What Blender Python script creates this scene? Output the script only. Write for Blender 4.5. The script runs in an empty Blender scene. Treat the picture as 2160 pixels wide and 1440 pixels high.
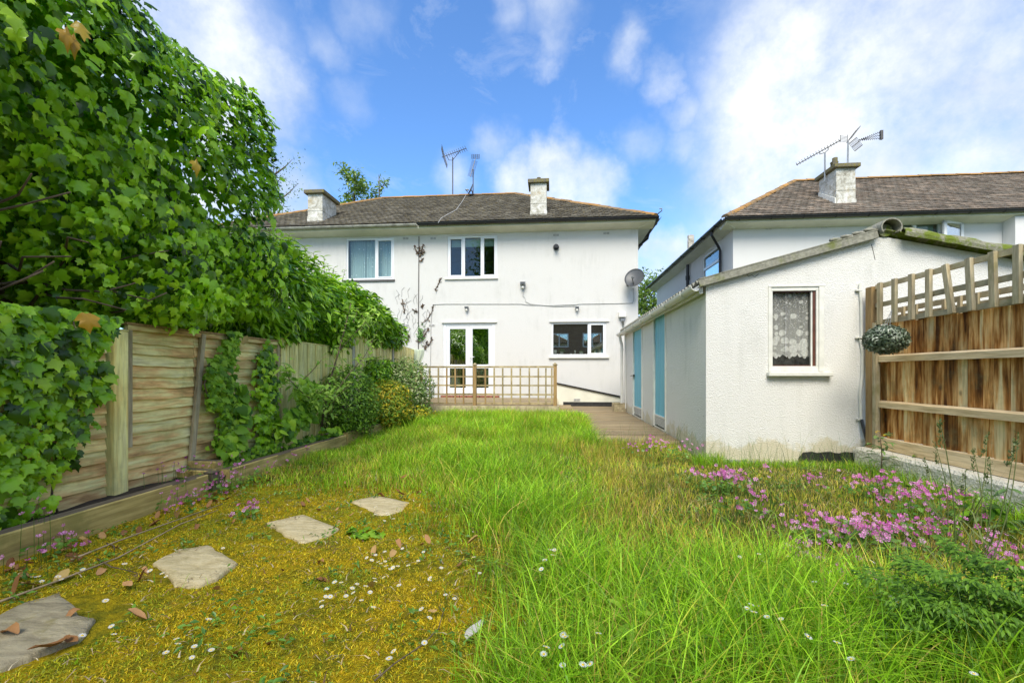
import bpy, math, random
import numpy as np
from mathutils import Vector, Matrix, noise

random.seed(7)
rng = np.random.default_rng(7)
scene = bpy.context.scene
COL = scene.collection

# ------------------------------------------------------------------ camera
H_CAM = 1.05
F = 960.0                       # focal length in pixels of a 2160 px wide frame (16 mm)
PSI = math.atan(85 / 960)
cam_d = bpy.data.cameras.new('camera')
cam = bpy.data.objects.new('camera', cam_d)
COL.objects.link(cam)
cam.location = (0, 0, H_CAM)
cam.rotation_euler = (math.radians(90), 0, PSI)
cam_d.sensor_width = 36
cam_d.lens = 16
cam_d.shift_y = 67 / 2160
cam_d.clip_start = 0.05
cam_d.clip_end = 2000
scene.camera = cam
CP, SP = math.cos(PSI), math.sin(PSI)

def ray(px, py):
    r = (px - 1080) / F
    return (-SP + r * CP, CP + r * SP, (787 - py) / F)
def PY(px, py, Y):
    d = ray(px, py); k = Y / d[1]
    return (d[0] * k, Y, H_CAM + d[2] * k)
def PX(px, py, X):
    d = ray(px, py); k = X / d[0]
    return (X, d[1] * k, H_CAM + d[2] * k)
def PZ(px, py, Z=0.0):
    d = ray(px, py); k = (Z - H_CAM) / d[2]
    return (d[0] * k, d[1] * k, Z)

# ------------------------------------------------------------------ view
scene.view_settings.view_transform = 'Standard'
scene.view_settings.look = 'None'
scene.view_settings.gamma = 1
scene.view_settings.use_curve_mapping = False
scene.view_settings.exposure = 0.9
scene.cycles.use_denoising = True
scene.cycles.max_bounces = 8
scene.cycles.transparent_max_bounces = 12
scene.cycles.caustics_reflective = False
scene.cycles.caustics_refractive = False

# ------------------------------------------------------------------ sun + sky
SUN_EL = math.radians(50)
SUN_DIR = Vector((-0.08, -0.99, 0)).normalized()          # towards the sun, on the ground
sd = Vector((SUN_DIR.x * math.cos(SUN_EL), SUN_DIR.y * math.cos(SUN_EL), math.sin(SUN_EL)))
sun_d = bpy.data.lights.new('sun', 'SUN')
sun_d.energy = 2.7
sun_d.angle = math.radians(32)
sun_d.color = (1.0, 0.94, 0.82)
sun = bpy.data.objects.new('sun', sun_d)
COL.objects.link(sun)
sun.rotation_euler = (-sd).to_track_quat('-Z', 'Y').to_euler()
sun.location = (5, -10, 20)

class NT:
    """small node tree helper"""
    def __init__(self, tree):
        self.t = tree; self.n = tree.nodes; self.l = tree.links
    def new(self, typ, **kw):
        nd = self.n.new(typ)
        for k, v in kw.items():
            if k == 'ins':
                for kk, vv in v.items(): self.put(nd, kk, vv)
            else: setattr(nd, k, v)
        return nd
    def put(self, nd, key, v):
        s = nd.inputs[key]
        if isinstance(v, bpy.types.NodeSocket): self.l.new(v, s)
        elif isinstance(v, bpy.types.Node): self.l.new(v.outputs[0], s)
        else:
            if hasattr(s.default_value, '__len__') and not hasattr(v, '__len__'):
                v = [v] * len(s.default_value)
            if hasattr(s.default_value, '__len__') and len(s.default_value) == 4 and len(v) == 3: v = (*v, 1)
            s.default_value = v
    def math(self, op, a, b=None, clamp=False):
        nd = self.new('ShaderNodeMath', operation=op); nd.use_clamp = clamp
        self.put(nd, 0, a)
        if b is not None: self.put(nd, 1, b)
        return nd.outputs[0]
    def vmath(self, op, a, b=None):
        nd = self.new('ShaderNodeVectorMath', operation=op)
        self.put(nd, 0, a)
        if b is not None: self.put(nd, 1, b)
        return nd.outputs['Value'] if op in ('DISTANCE', 'DOT_PRODUCT', 'LENGTH') else nd.outputs[0]
    def noise(self, vec, scale, detail=4, rough=0.55, dist=0.0):
        nd = self.new('ShaderNodeTexNoise')
        if vec is not None: self.put(nd, 'Vector', vec)
        self.put(nd, 'Scale', scale); self.put(nd, 'Detail', detail); self.put(nd, 'Roughness', rough)
        self.put(nd, 'Distortion', dist)
        return nd
    def voro(self, vec, scale, feature='F1', rand=1.0):
        nd = self.new('ShaderNodeTexVoronoi', feature=feature)
        self.put(nd, 'Vector', vec); self.put(nd, 'Scale', scale); self.put(nd, 'Randomness', rand)
        return nd
    def remap(self, v, a, b, c=0.0, d=1.0, smooth=False):
        nd = self.new('ShaderNodeMapRange', interpolation_type='SMOOTHSTEP' if smooth else 'LINEAR')
        for k, x in zip(('Value', 'From Min', 'From Max', 'To Min', 'To Max'), (v, a, b, c, d)): self.put(nd, k, x)
        return nd.outputs[0]
    def ramp(self, v, stops):
        nd = self.new('ShaderNodeValToRGB')
        e = nd.color_ramp.elements
        while len(e) < len(stops): e.new(0.5)
        for el, (p, c) in zip(e, stops): el.position = p; el.color = (*c, 1)
        self.put(nd, 0, v)
        return nd.outputs[0]
    def mix(self, f, a, b, mode='MIX'):
        nd = self.new('ShaderNodeMix', data_type='RGBA', blend_type=mode)
        self.put(nd, 0, f)
        for key, v in ((6, a), (7, b)): self.put(nd, key, v)
        return nd.outputs[2]

world = bpy.data.worlds.new('World')
scene.world = world
world.use_nodes = True
w = NT(world.node_tree)
w.n.clear()
out = w.new('ShaderNodeOutputWorld')
bg = w.new('ShaderNodeBackground')
sky = w.new('ShaderNodeTexSky', sky_type='NISHITA')
sky.sun_disc = False
sky.sun_elevation = SUN_EL
sky.sun_rotation = math.atan2(SUN_DIR.x, SUN_DIR.y)
sky.air_density = 1.0; sky.dust_density = 0.5; sky.ozone_density = 3.0
tc = w.new('ShaderNodeTexCoord')
dirv = tc.outputs['Generated']
wn = w.noise(dirv, 3.2, 6, 0.6)
warp = w.vmath('MULTIPLY', w.vmath('SUBTRACT', wn.outputs['Color'], (0.5, 0.5, 0.5)), (0.15, 0.15, 0.15))
wn2 = w.noise(dirv, 14.0, 5, 0.6)
warp = w.vmath('ADD', warp, w.vmath('MULTIPLY', w.vmath('SUBTRACT', wn2.outputs['Color'], (0.5, 0.5, 0.5)), (0.07, 0.07, 0.07)))
dw = w.vmath('ADD', dirv, warp)
# (px, py, radius, softness, weight): the cloud masses of the photograph as directions in the sky
BLOBS = [(1900, 230, 0.21, 0.16, 1.0), (2120, 60, 0.24, 0.2, 1.0), (1640, 350, 0.075, 0.07, 1.0), (2180, 330, 0.25, 0.2, 1.0), (1760, 120, 0.06, 0.14, .7), (2600, 350, 0.4, 0.3, 1.0),
         (420, 40, 0.05, 0.09, .85), (540, 190, 0.045, 0.07, .9), (590, 390, 0.05, 0.06, .95), (430, 240, 0.07, 0.10, .9), (100, 100, .22, .15, .9),
         (1180, 385, 0.045, 0.06, .95), (1110, 400, 0.03, 0.06, .9), (1240, 395, 0.04, 0.06, .85), (1050, 320, 0.0, 0.06, .5), (960, 390, 0.0, 0.06, .5),
         (1165, 20, 0.0, 0.075, .6), (1165, 80, 0.0, 0.05, .55), (1155, 130, 0.0, 0.04, .5), (1330, 105, 0.0, 0.05, .6), (1400, 160, 0.0, 0.05, .6),
         (1440, 220, 0.0, 0.06, .55), (1440, 290, 0.0, 0.06, .55), (1350, 300, .0, .06, .4), (1080, 10, .0, .06, .4), (760, 40, 0, .06, .35), (690, 100, 0.0, 0.05, .35), (730, 200, 0.0, 0.05, .25), (1400, 540, .03, .06, .8), (1380, 640, .05, .08, .8)]
acc = None
for px, py, r, s, wt in BLOBS:
    d0 = Vector(ray(px, py)).normalized()
    dist = w.vmath('DISTANCE', dw, tuple(d0))
    m = w.remap(dist, r, r + s, wt, 0.0, True)
    acc = m if acc is None else w.math('MAXIMUM', acc, m)
# overhead and behind: unseen cloud cover, thickened for more neutral fill light
gn = w.noise(dirv, 2.4, 7, 0.58)
back = w.remap(w.new('ShaderNodeSeparateXYZ', ins={0: dirv}).outputs[1], 0.35, 0.0, 0.0, 1.0, True)
gmask = w.math('MULTIPLY', w.remap(gn.outputs[0], 0.38, 0.55, 0.0, 0.95, True), back)
acc = w.math('MAXIMUM', acc, gmask)
fine = w.noise(dirv, 9.0, 6, 0.65)
acc = w.math('MULTIPLY', acc, w.remap(fine.outputs[0], 0.28, 0.62, 0.40, 1.0), True)
acc = w.math('MAXIMUM', acc, w.remap(w.noise(w.vmath('MULTIPLY', dirv, (1.0, .6, 2.0)), 5.0, 7, 0.68, 0.6).outputs[0], 0.52, 0.85, 0.0, 0.4))
shade = w.noise(dw, 4.0, 4, 0.5)
cloudcol = w.ramp(shade.outputs[0], [(0.36, (2.9, 3.3, 3.9)), (0.62, (4.5, 4.65, 4.8))])
hs = w.new('ShaderNodeHueSaturation', ins={'Saturation': 1.05, 'Value': 1.15, 'Color': sky.outputs[0]})
blue = w.mix(1.0, hs.outputs[0], (0.66, 0.86, 1.04), 'MULTIPLY')
final = w.mix(acc, blue, cloudcol)
w.put(bg, 'Color', final)
w.put(bg, 'Strength', 0.135)
w.l.new(bg.outputs[0], out.inputs[0])

# ------------------------------------------------------------------ material helpers
def new_mat(name):
    m = bpy.data.materials.new(name); m.use_nodes = True
    t = NT(m.node_tree); t.n.clear()
    o = t.new('ShaderNodeOutputMaterial')
    return m, t, o
def finish(t, o, col, rough=0.7, bump=None, bstr=0.3, bdist=0.01, metal=0.0, spec=0.5, translucent=0.0):
    p = t.new('ShaderNodeBsdfPrincipled')
    t.put(p, 'Base Color', col); t.put(p, 'Roughness', rough); t.put(p, 'Metallic', metal)
    t.put(p, 'Specular IOR Level', spec)
    if bump is not None:
        b = t.new('ShaderNodeBump'); t.put(b, 'Strength', bstr); t.put(b, 'Distance', bdist); t.put(b, 'Height', bump)
        t.put(p, 'Normal', b.outputs[0])
    if translucent:
        tr = t.new('ShaderNodeBsdfTranslucent'); t.put(tr, 'Color', col)
        ms = t.new('ShaderNodeMixShader'); t.put(ms, 0, translucent)
        t.l.new(p.outputs[0], ms.inputs[1]); t.l.new(tr.outputs[0], ms.inputs[2])
        t.l.new(ms.outputs[0], o.inputs[0])
    else:
        t.l.new(p.outputs[0], o.inputs[0])
    return p
def coords(t, world=False):
    if world: return t.new('ShaderNodeNewGeometry').outputs['Position']
    c = t.new('ShaderNodeTexCoord').outputs['Object']
    r = t.new('ShaderNodeObjectInfo').outputs['Random']
    return t.vmath('ADD', c, t.vmath('MULTIPLY', (37.0, 61.0, 17.0), t.new('ShaderNodeCombineXYZ', ins={0: r, 1: r, 2: r}).outputs[0]))
def rndval(t):
    a = t.new('ShaderNodeAttribute', attribute_name='rnd').outputs['Fac']
    r = t.new('ShaderNodeObjectInfo').outputs['Random']
    return t.math('FRACT', t.math('ADD', a, r))

def m_plain(name, col, rough=0.5, var=0.12, scale=6, metal=0.0, bump=0.0, bscale=60, spec=0.5):
    m, t, o = new_mat(name)
    c = coords(t, True)
    n = t.noise(c, scale, 5).outputs[0]
    dark = tuple(x * (1 - var * 2) for x in col); lite = tuple(min(1, x * (1 + var)) for x in col)
    cc = t.ramp(n, [(0.3, dark), (0.7, lite)])
    finish(t, o, cc, rough, t.noise(c, bscale, 4).outputs[0] if bump else None, bump, 0.01, metal, spec)
    return m
def m_render(name, base, grain=45, bstr=0.9, dirt=0.35, spots=0.5, bdist=0.02, low=None):
    """white painted roughcast; low = height below which a yellowed splash band starts"""
    m, t, o = new_mat(name)
    c = coords(t, True)
    n1 = t.noise(c, 1.3, 6, 0.65).outputs[0]
    stretched = t.vmath('MULTIPLY', c, (3.5, 3.5, 0.5))
    n2 = t.noise(stretched, 1.6, 6, 0.7).outputs[0]
    f = t.math('MULTIPLY', t.remap(n1, 0.42, 0.75, 0, 1, True), t.remap(n2, 0.4, 0.7, 0, 1, True))
    f = t.math('MULTIPLY', f, dirt)
    col = t.mix(f, base, (0.44, 0.44, 0.40))
    sp = t.voro(c, 5.0)
    sm = t.remap(sp.outputs['Distance'], 0.03, 0.055, spots, 0.0)
    sm = t.math('MULTIPLY', sm, t.remap(t.noise(c, 30, 3).outputs[0], 0.5, 0.6, 0, 1))
    col = t.mix(sm, col, (0.18, 0.17, 0.14))
    if low is not None:
        z = t.new('ShaderNodeSeparateXYZ', ins={0: c}).outputs[2]
        zn = t.math('ADD', z, t.math('MULTIPLY', t.math('SUBTRACT', t.noise(c, 3.5, 6, .7).outputs[0], 0.5), 0.9))
        lf = t.remap(zn, low, low + 0.12, 0.75, 0.0, True)
        col = t.mix(lf, col, (0.62, 0.55, 0.36))
    v = t.noise(c, grain, 3, 0.6, 0.4).outputs[0]
    v2 = t.voro(c, grain * 1.3).outputs['Distance']
    b = t.math('ADD', t.remap(v, 0.35, 0.75, 0, 1, True), t.math('MULTIPLY', v2, 0.5))
    finish(t, o, col, 0.85, b, bstr, bdist, 0, 0.25)
    return m
def m_wood(name, cols, stretch=(1, 1, 12), scale=5, rough=0.8, bstr=0.4, moss=None, knots=True, contrast=(0.3, 0.7)):
    m, t, o = new_mat(name)
    c0 = coords(t, False)
    wp = t.new('ShaderNodeNewGeometry').outputs['Position']
    sv = t.vmath('DIVIDE', c0, stretch)
    n = t.noise(sv, scale * 3, 8, 0.65, 0.6).outputs[0]
    big = t.noise(t.vmath('DIVIDE', c0, tuple(max(1, s * .25) for s in stretch)), scale, 4, 0.6).outputs[0]
    f = t.math('ADD', t.math('MULTIPLY', n, 0.55), t.math('MULTIPLY', big, 0.45))
    k = len(cols); lo, hi = contrast
    col = t.ramp(f, [(lo + (hi - lo) * i / (k - 1), cc) for i, cc in enumerate(cols)])
    rv = t.new('ShaderNodeObjectInfo').outputs['Random']
    fg = t.noise(t.vmath('DIVIDE', c0, tuple(x * 1.6 for x in stretch)), scale * 16, 3, .6).outputs[0]
    col = t.mix(1.0, col, t.ramp(fg, [(.35, (.78, .76, .72)), (.6, (1.08, 1.08, 1.08))]), 'MULTIPLY')
    col = t.mix(1.0, col, t.ramp(rv, [(0, (0.78, 0.78, 0.78)), (1, (1.12, 1.08, 1.02))]), 'MULTIPLY')
    if knots:
        vk = t.voro(t.vmath('DIVIDE', c0, tuple(max(1, s * .1) for s in stretch)), 4.2)
        kf = t.math('MULTIPLY', t.remap(vk.outputs['Distance'], 0.05, 0.12, 0.85, 0.0, True), t.remap(t.noise(c0, 2.1, 2).outputs[0], .52, .56, 0, 1))
        col = t.mix(kf, col, (0.07, 0.045, 0.025))
    if moss:
        mf = t.remap(t.noise(wp, 3.0, 6, 0.7).outputs[0], 0.5, 0.68, 0, moss[1], True)
        col = t.mix(mf, col, moss[0])
    finish(t, o, col, rough, n, bstr, 0.006, 0, 0.25)
    return m
def m_leaf(name, stops, rough=0.38, trans=0.3, spec=0.5, patch=2.5, patchcol=None, pf=0.6):
    m, t, o = new_mat(name)
    r = rndval(t)
    col = t.ramp(r, stops)
    wp = t.new('ShaderNodeNewGeometry').outputs['Position']
    if patchcol:
        f = t.remap(t.noise(wp, patch, 3).outputs[0], 0.48, 0.66, 0, pf, True)
        col = t.mix(f, col, patchcol)
    n = t.noise(wp, 90, 2).outputs[0]
    finish(t, o, col, rough, n, 0.15, 0.004, 0, spec, trans)
    return m

# ------------------------------------------------------------------ object helpers
WL = {}                                                     # world location of every parent
def tag(o, label=None, cat=None, group=None, kind=None):
    if label: o['label'] = label
    if cat: o['category'] = cat
    if group: o['group'] = group
    if kind: o['kind'] = kind
    return o
def thing(name, label, cat, loc, group=None):
    o = bpy.data.objects.new(name, None); COL.objects.link(o)
    o.empty_display_size = 0.1
    o.location = loc; WL[o.name] = Vector(loc)
    return tag(o, label, cat, group)
class MB:
    def __init__(self): self.v = []; self.f = []; self.mi = []; self.cm = 0
    def add(self, vs, fs):
        b = len(self.v); self.v += [tuple(x) for x in vs]
        for f in fs: self.f.append(tuple(i + b for i in f)); self.mi.append(self.cm)
        return self
    def box(self, x0, x1, y0, y1, z0, z1):
        x0, x1 = sorted((x0, x1)); y0, y1 = sorted((y0, y1)); z0, z1 = sorted((z0, z1))
        return self.add([(x0, y0, z0), (x1, y0, z0), (x1, y1, z0), (x0, y1, z0), (x0, y0, z1), (x1, y0, z1), (x1, y1, z1), (x0, y1, z1)],
                 [(0, 3, 2, 1), (4, 5, 6, 7), (0, 1, 5, 4), (1, 2, 6, 5), (2, 3, 7, 6), (3, 0, 4, 7)])
    def beam(self, a, b, w, h, up=(0, 0, 1)):
        """bar with a w x h section from a to b"""
        a = Vector(a); b = Vector(b); d = (b - a).normalized(); u = Vector(up)
        if abs(d.dot(u)) > 0.99: u = Vector((1, 0, 0))
        s = d.cross(u).normalized(); u = s.cross(d).normalized()
        vs = []
        for p in (a, b):
            for i, j in ((-1, -1), (1, -1), (1, 1), (-1, 1)): vs.append(p + s * (i * w / 2) + u * (j * h / 2))
        return self.add(vs, [(3, 2, 1, 0), (4, 5, 6, 7), (0, 1, 5, 4), (1, 2, 6, 5), (2, 3, 7, 6), (3, 0, 4, 7)])
    def tube(self, pts, r, n=8, r1=None, cap=True):
        pts = [Vector(p) for p in pts]; m = len(pts)
        r1 = r if r1 is None else r1
        rings = []
        s = None
        for i, p in enumerate(pts):
            d = (pts[min(i + 1, m - 1)] - pts[max(i - 1, 0)]).normalized()
            if s is None:
                u = Vector((0, 0, 1)) if abs(d.z) < 0.9 else Vector((1, 0, 0))
                s = d.cross(u).normalized()
            else:
                s = (s - d * s.dot(d)).normalized()
            u = d.cross(s)
            rr = r + (r1 - r) * i / max(1, m - 1)
            rings.append([p + (s * math.cos(2 * math.pi * k / n) + u * math.sin(2 * math.pi * k / n)) * rr for k in range(n)])
        vs = [q for rg in rings for q in rg]
        fs = [(i * n + k, i * n + (k + 1) % n, (i + 1) * n + (k + 1) % n, (i + 1) * n + k) for i in range(m - 1) for k in range(n)]
        if cap: fs += [tuple(range(n))[::-1], tuple((m - 1) * n + k for k in range(n))]
        return self.add(vs, fs)
    def prism(self, poly, off):
        """polygon (3d points) extruded by vector off"""
        n = len(poly); off = Vector(off)
        vs = [Vector(p) for p in poly] + [Vector(p) + off for p in poly]
        return self.add(vs, [tuple(range(n))[::-1], tuple(range(n, 2 * n))] + [(i, (i + 1) % n, n + (i + 1) % n, n + i) for i in range(n)])
    def lathe(self, c, prof, n=16, sx=1.0, sy=1.0):
        c = Vector(c); vs = []; m = len(prof)
        for r, z in prof:
            for k in range(n): vs.append(c + Vector((r * sx * math.cos(2 * math.pi * k / n), r * sy * math.sin(2 * math.pi * k / n), z)))
        fs = [(i * n + k, i * n + (k + 1) % n, (i + 1) * n + (k + 1) % n, (i + 1) * n + k) for i in range(m - 1) for k in range(n)]
        fs += [tuple(range(n))[::-1], tuple((m - 1) * n + k for k in range(n))]
        return self.add(vs, fs)
    def build(self, name, mat, parent=None, smooth=False, label=None, bevel=0.0):
        v = np.array([tuple(p) for p in self.v], dtype=float)
        c = (v.min(0) + v.max(0)) / 2
        me = bpy.data.meshes.new(name)
        me.from_pydata((v - c).tolist(), [], self.f)
        for mm in (mat if isinstance(mat, (list, tuple)) else [mat]): me.materials.append(mm)
        if isinstance(mat, (list, tuple)): me.polygons.foreach_set('material_index', self.mi)
        if smooth: me.polygons.foreach_set('use_smooth', [True] * len(me.polygons))
        me.update()
        o = bpy.data.objects.new(name, me); COL.objects.link(o)
        c = Vector(c); WL[o.name] = c
        if parent is not None:
            o.parent = parent; o.location = c - WL[parent.name]
        else: o.location = c
        if bevel:
            b = o.modifiers.new('bevel', 'BEVEL'); b.width = bevel; b.segments = 2; b.limit_method = 'ANGLE'
        if label: o['label'] = label
        return o

def np_mesh(name, V, tris=None, quads=None, mat=None, rnd=None, col=None, smooth=False):
    me = bpy.data.meshes.new(name)
    nt = 0 if tris is None else len(tris); nq = 0 if quads is None else len(quads)
    me.vertices.add(len(V)); me.vertices.foreach_set('co', np.ascontiguousarray(V, dtype=np.float32).ravel())
    loops = []; starts = []; tot = []
    if nt: loops.append(tris.ravel()); starts.append(np.arange(nt) * 3); tot.append(np.full(nt, 3))
    if nq: loops.append(quads.ravel()); starts.append(nt * 3 + np.arange(nq) * 4); tot.append(np.full(nq, 4))
    loops = np.concatenate(loops).astype(np.int32)
    me.loops.add(len(loops)); me.loops.foreach_set('vertex_index', loops)
    me.polygons.add(nt + nq)
    me.polygons.foreach_set('loop_start', np.concatenate(starts).astype(np.int32))
    me.polygons.foreach_set('loop_total', np.concatenate(tot).astype(np.int32))
    if smooth: me.polygons.foreach_set('use_smooth', np.ones(nt + nq, dtype=bool))
    me.update(calc_edges=True)
    if rnd is not None:
        a = me.attributes.new('rnd', 'FLOAT', 'POINT'); a.data.foreach_set('value', rnd.astype(np.float32))
    if col is not None:
        a = me.color_attributes.new('col', 'FLOAT_COLOR', 'POINT'); a.data.foreach_set('color', col.astype(np.float32).ravel())
    if mat: me.materials.append(mat)
    return me
def link(name, me, parent=None, loc=(0, 0, 0)):
    o = bpy.data.objects.new(name, me); COL.objects.link(o)
    if parent is not None: o.parent = parent; o.location = Vector(loc) - WL[parent.name]
    else: o.location = loc
    WL[o.name] = Vector(loc)
    return o
def vnorm(a): return a / np.maximum(1e-9, np.linalg.norm(a, axis=-1, keepdims=True))
def frames(pos, nrm, tip, sc):
    n = vnorm(nrm); t = tip - (tip * n).sum(-1, keepdims=True) * n; t = vnorm(t)
    x = np.cross(t, n)
    M = np.zeros((len(pos), 4, 4)); s = np.broadcast_to(np.asarray(sc, float), (len(pos),))[:, None]
    M[:, :3, 0] = x * s; M[:, :3, 1] = t * s; M[:, :3, 2] = n * s; M[:, :3, 3] = pos; M[:, 3, 3] = 1
    return M
def apparent(M):
    p = M[:, :3, 3]; size = np.linalg.norm(M[:, :3, 0], axis=1)
    d = -p[:, 0] * SP + p[:, 1] * CP; r = p[:, 0] * CP + p[:, 1] * SP
    x = 1080 + F * r / np.maximum(d, .1); y = 787 - F * (p[:, 2] - H_CAM) / np.maximum(d, .1)
    inside = (d > .3) & (x > 5) & (x < 2155) & (y > 5) & (y < 1435)
    return np.where(inside, size / np.maximum(d, .3), -1)
def scatter(parent, part, protos, M, mat, limit=300, stuff='foliage', prio=None, rnd=None):
    """pieces given by world matrices: the ones that show largest as objects, the rest as one part"""
    N = len(M); which = rng.integers(0, len(protos), N)
    if rnd is None: rnd = rng.random(N)
    score = apparent(M)
    if prio is not None: score = score * prio
    order = np.argsort(-score)
    k = min(limit, int((score > 0).sum()), N)
    if N - k <= 3 and N <= limit: k = N
    big, rest = order[:k], order[k:]
    mats = mat if isinstance(mat, list) else [mat]
    meshes = {}
    if k:
        inv = Matrix.Translation(-WL[parent.name])
        for i in big:
            w_ = which[i]
            if w_ not in meshes:
                V, T = protos[w_]; meshes[w_] = np_mesh(part, V, T, mat=mat, smooth=True)
            o = bpy.data.objects.new(part, meshes[w_]); COL.objects.link(o)
            o.parent = parent; o.matrix_basis = inv @ Matrix(M[i].tolist())
    if len(rest):
        VS = []; TS = []; RS = []; base = 0
        for w_, (V, T) in enumerate(protos):
            ids = rest[which[rest] == w_]
            if not len(ids): continue
            P = np.einsum('nij,vj->nvi', M[ids][:, :3, :3], V) + M[ids][:, None, :3, 3]
            VS.append(P.reshape(-1, 3))
            TS.append((T[None] + (np.arange(len(ids)) * len(V))[:, None, None] + base).reshape(-1, 3))
            RS.append(np.repeat(rnd[ids], len(V))); base += len(ids) * len(V)
        V = np.concatenate(VS); c = V.mean(0)
        me = np_mesh(stuff, V - c, np.concatenate(TS), mat=mat, rnd=np.concatenate(RS), smooth=True)
        o = link(stuff, me, parent, tuple(c)); o['kind'] = 'stuff'
def fbm(p, s): return noise.noise(Vector(p) * s)
def fbmv(P, s, off=0.0):
    return np.array([noise.fractal(Vector((x * s + off, y * s, z * s)), 1.0, 2.0, 3) for x, y, z in P])

# ------------------------------------------------------------------ leaf shapes (x across, y to the tip, z normal)
def fan(outline, droop=0.15, fold=0.12):
    pts = [(0, 0.38, 0.0)] + [(x, y, -droop * y * y - fold * abs(x)) for x, y in outline]
    n = len(outline)
    T = [(0, i + 1, (i + 1) % n + 1) for i in range(n)]
    return np.array(pts, float), np.array(T)
ivy = [(0, 0), (.16, -.10), (.36, -.02), (.52, .22), (.34, .36), (.44, .62), (.16, .66), (0, 1.02), (-.16, .66), (-.44, .62), (-.34, .36), (-.52, .22), (-.36, -.02), (-.16, -.10)]
def curl(pr, seed, a=.10):
    V, T = pr; r = np.random.default_rng(seed); V = V.copy(); V[1:, 2] += r.normal(0, a, len(V) - 1); V[1:, :2] *= r.uniform(.85, 1.12, (len(V) - 1, 1)); return V, T
def narrow(pr, k): V, T = pr; V = V.copy(); V[:, 0] *= k; return V, T
IVY = [narrow(curl(fan(ivy, .6, .25), 5), .72), narrow(curl(fan(ivy, .3, .35), 6, .05), .82), curl(fan([(0, 0), (.3, -.05), (.5, .2), (.36, .42), (.2, .72), (0, 1.05), (-.2, .72), (-.36, .42), (-.5, .2), (-.3, -.05)], .45, .2), 7), curl(fan(ivy, .5, .3), 1), curl(fan(ivy, .3, -.15), 2), curl(fan(ivy, .15, .1), 3, .06), fan(ivy, .22, .20), fan([(x * .85, y * (1.1 if y > .6 else 1)) for x, y in ivy], .4, .1), fan([(x * 1.1, y) for x, y in ivy], .05, .35)]
def strip_leaf(length=1.0, width=.34, fold=.25, droop=.35, n=4):
    V = []; 
    for i in range(n + 1):
        t = i / n; wd = width / 2 * math.sin(math.pi * min(1, t * .93 + .05)) ** .8
        y = t * length; z = -droop * t * t
        V += [(-wd, y, z + fold * wd), (0, y, z), (wd, y, z + fold * wd)]
    T = []
    for i in range(n):
        a = i * 3
        for k in (0, 1): T += [(a + k, a + k + 1, a + k + 4), (a + k, a + k + 4, a + k + 3)]
    return np.array(V, float), np.array(T)
LAUREL = [strip_leaf(1, .36, .5, .3), strip_leaf(1, .32, .2, .5), strip_leaf(1, .40, .35, .1)]
SMALL = [strip_leaf(1, .5, .4, .2, 2), strip_leaf(1, .42, .3, .45, 2)]
heart = [(0, .08), (.2, -.06), (.42, .05), (.48, .32), (.3, .7), (0, 1.0), (-.3, .7), (-.48, .32), (-.42, .05), (-.2, -.06)]
HEART = [fan(heart, .2, .15), fan(heart, .35, .3)]

# ================================================================== MATERIALS
M_house = m_render('white_painted_render', (0.68, 0.665, 0.635), 60, 0.5, 0.55, 0.6, 0.010)
M_shed = m_render('white_roughcast', (0.79, 0.775, 0.735), 70, 0.55, 0.55, 1.0, 0.011, low=0.20)
M_nb = m_render('smooth_white_render', (0.68, 0.67, 0.65), 60, 0.2, 0.12, 0.1, 0.005)
M_fascia = m_plain('cream_painted_board', (0.74, 0.72, 0.60), 0.5, 0.06, 3)
M_upvc = m_plain('white_plastic_frame', (0.80, 0.81, 0.82), 0.28, 0.02, 2)
M_wpaint = m_plain('old_white_paint', (0.76, 0.75, 0.68), 0.55, 0.07, 8, bump=0.3)
M_black = m_plain('black_plastic', (0.018, 0.018, 0.02), 0.35, 0.1, 4)
M_ggut = m_plain('weathered_gutter_paint', (0.42, 0.41, 0.36), 0.7, 0.25, 8, bump=0.5)
M_whitepl = m_plain('white_drain_plastic', (0.72, 0.71, 0.66), 0.4, 0.05, 4)
M_grey = m_plain('grey_metal', (0.30, 0.31, 0.31), 0.4, 0.12, 9, metal=0.5)
M_dark_metal = m_plain('dark_weathered_metal', (0.13, 0.12, 0.11), 0.5, 0.2, 20, metal=0.4)
M_cable = m_plain('pale_cable', (0.45, 0.45, 0.43), 0.6, 0.1)
M_conc = m_plain('concrete', (0.44, 0.43, 0.38), 0.9, 0.15, 5, bump=0.6, bscale=40)
M_inner = m_plain('room_wall', (0.22, 0.20, 0.17), 0.9, 0.1)
M_bitumen = m_plain('black_bitumen_paint', (0.022, 0.022, 0.022), 0.6, 0.3, 12, bump=0.6)
M_brickred = m_plain('red_brick', (0.30, 0.11, 0.06), 0.9, 0.2, 12, bump=0.4)
M_soil = m_plain('dark_soil', (0.055, 0.038, 0.022), 0.95, 0.4, 9, bump=1.0, bscale=25)

def m_tile(name, cols, lichen):
    m, t, o = new_mat(name)
    wp = t.new('ShaderNodeNewGeometry').outputs['Position']
    col = t.ramp(rndval(t), [(i / (len(cols) - 1), c) for i, c in enumerate(cols)])
    n = t.noise(wp, 14, 6, 0.7).outputs[0]
    col = t.mix(t.remap(n, 0.5, 0.68, 0, 0.75), col, lichen)
    n2 = t.noise(wp, 1.2, 4).outputs[0]
    col = t.mix(1.0, col, t.ramp(n2, [(0.3, (0.75, 0.75, 0.75)), (0.7, (1.1, 1.1, 1.1))]), 'MULTIPLY')
    finish(t, o, col, 0.9, t.noise(wp, 60, 3).outputs[0], 0.5, 0.01, 0, 0.2)
    return m
M_tile = m_tile('brown_roof_tile', [(0.085, 0.078, 0.068), (0.15, 0.138, 0.115), (0.11, 0.10, 0.085), (0.20, 0.185, 0.15)], (0.20, 0.155, 0.06))
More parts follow.
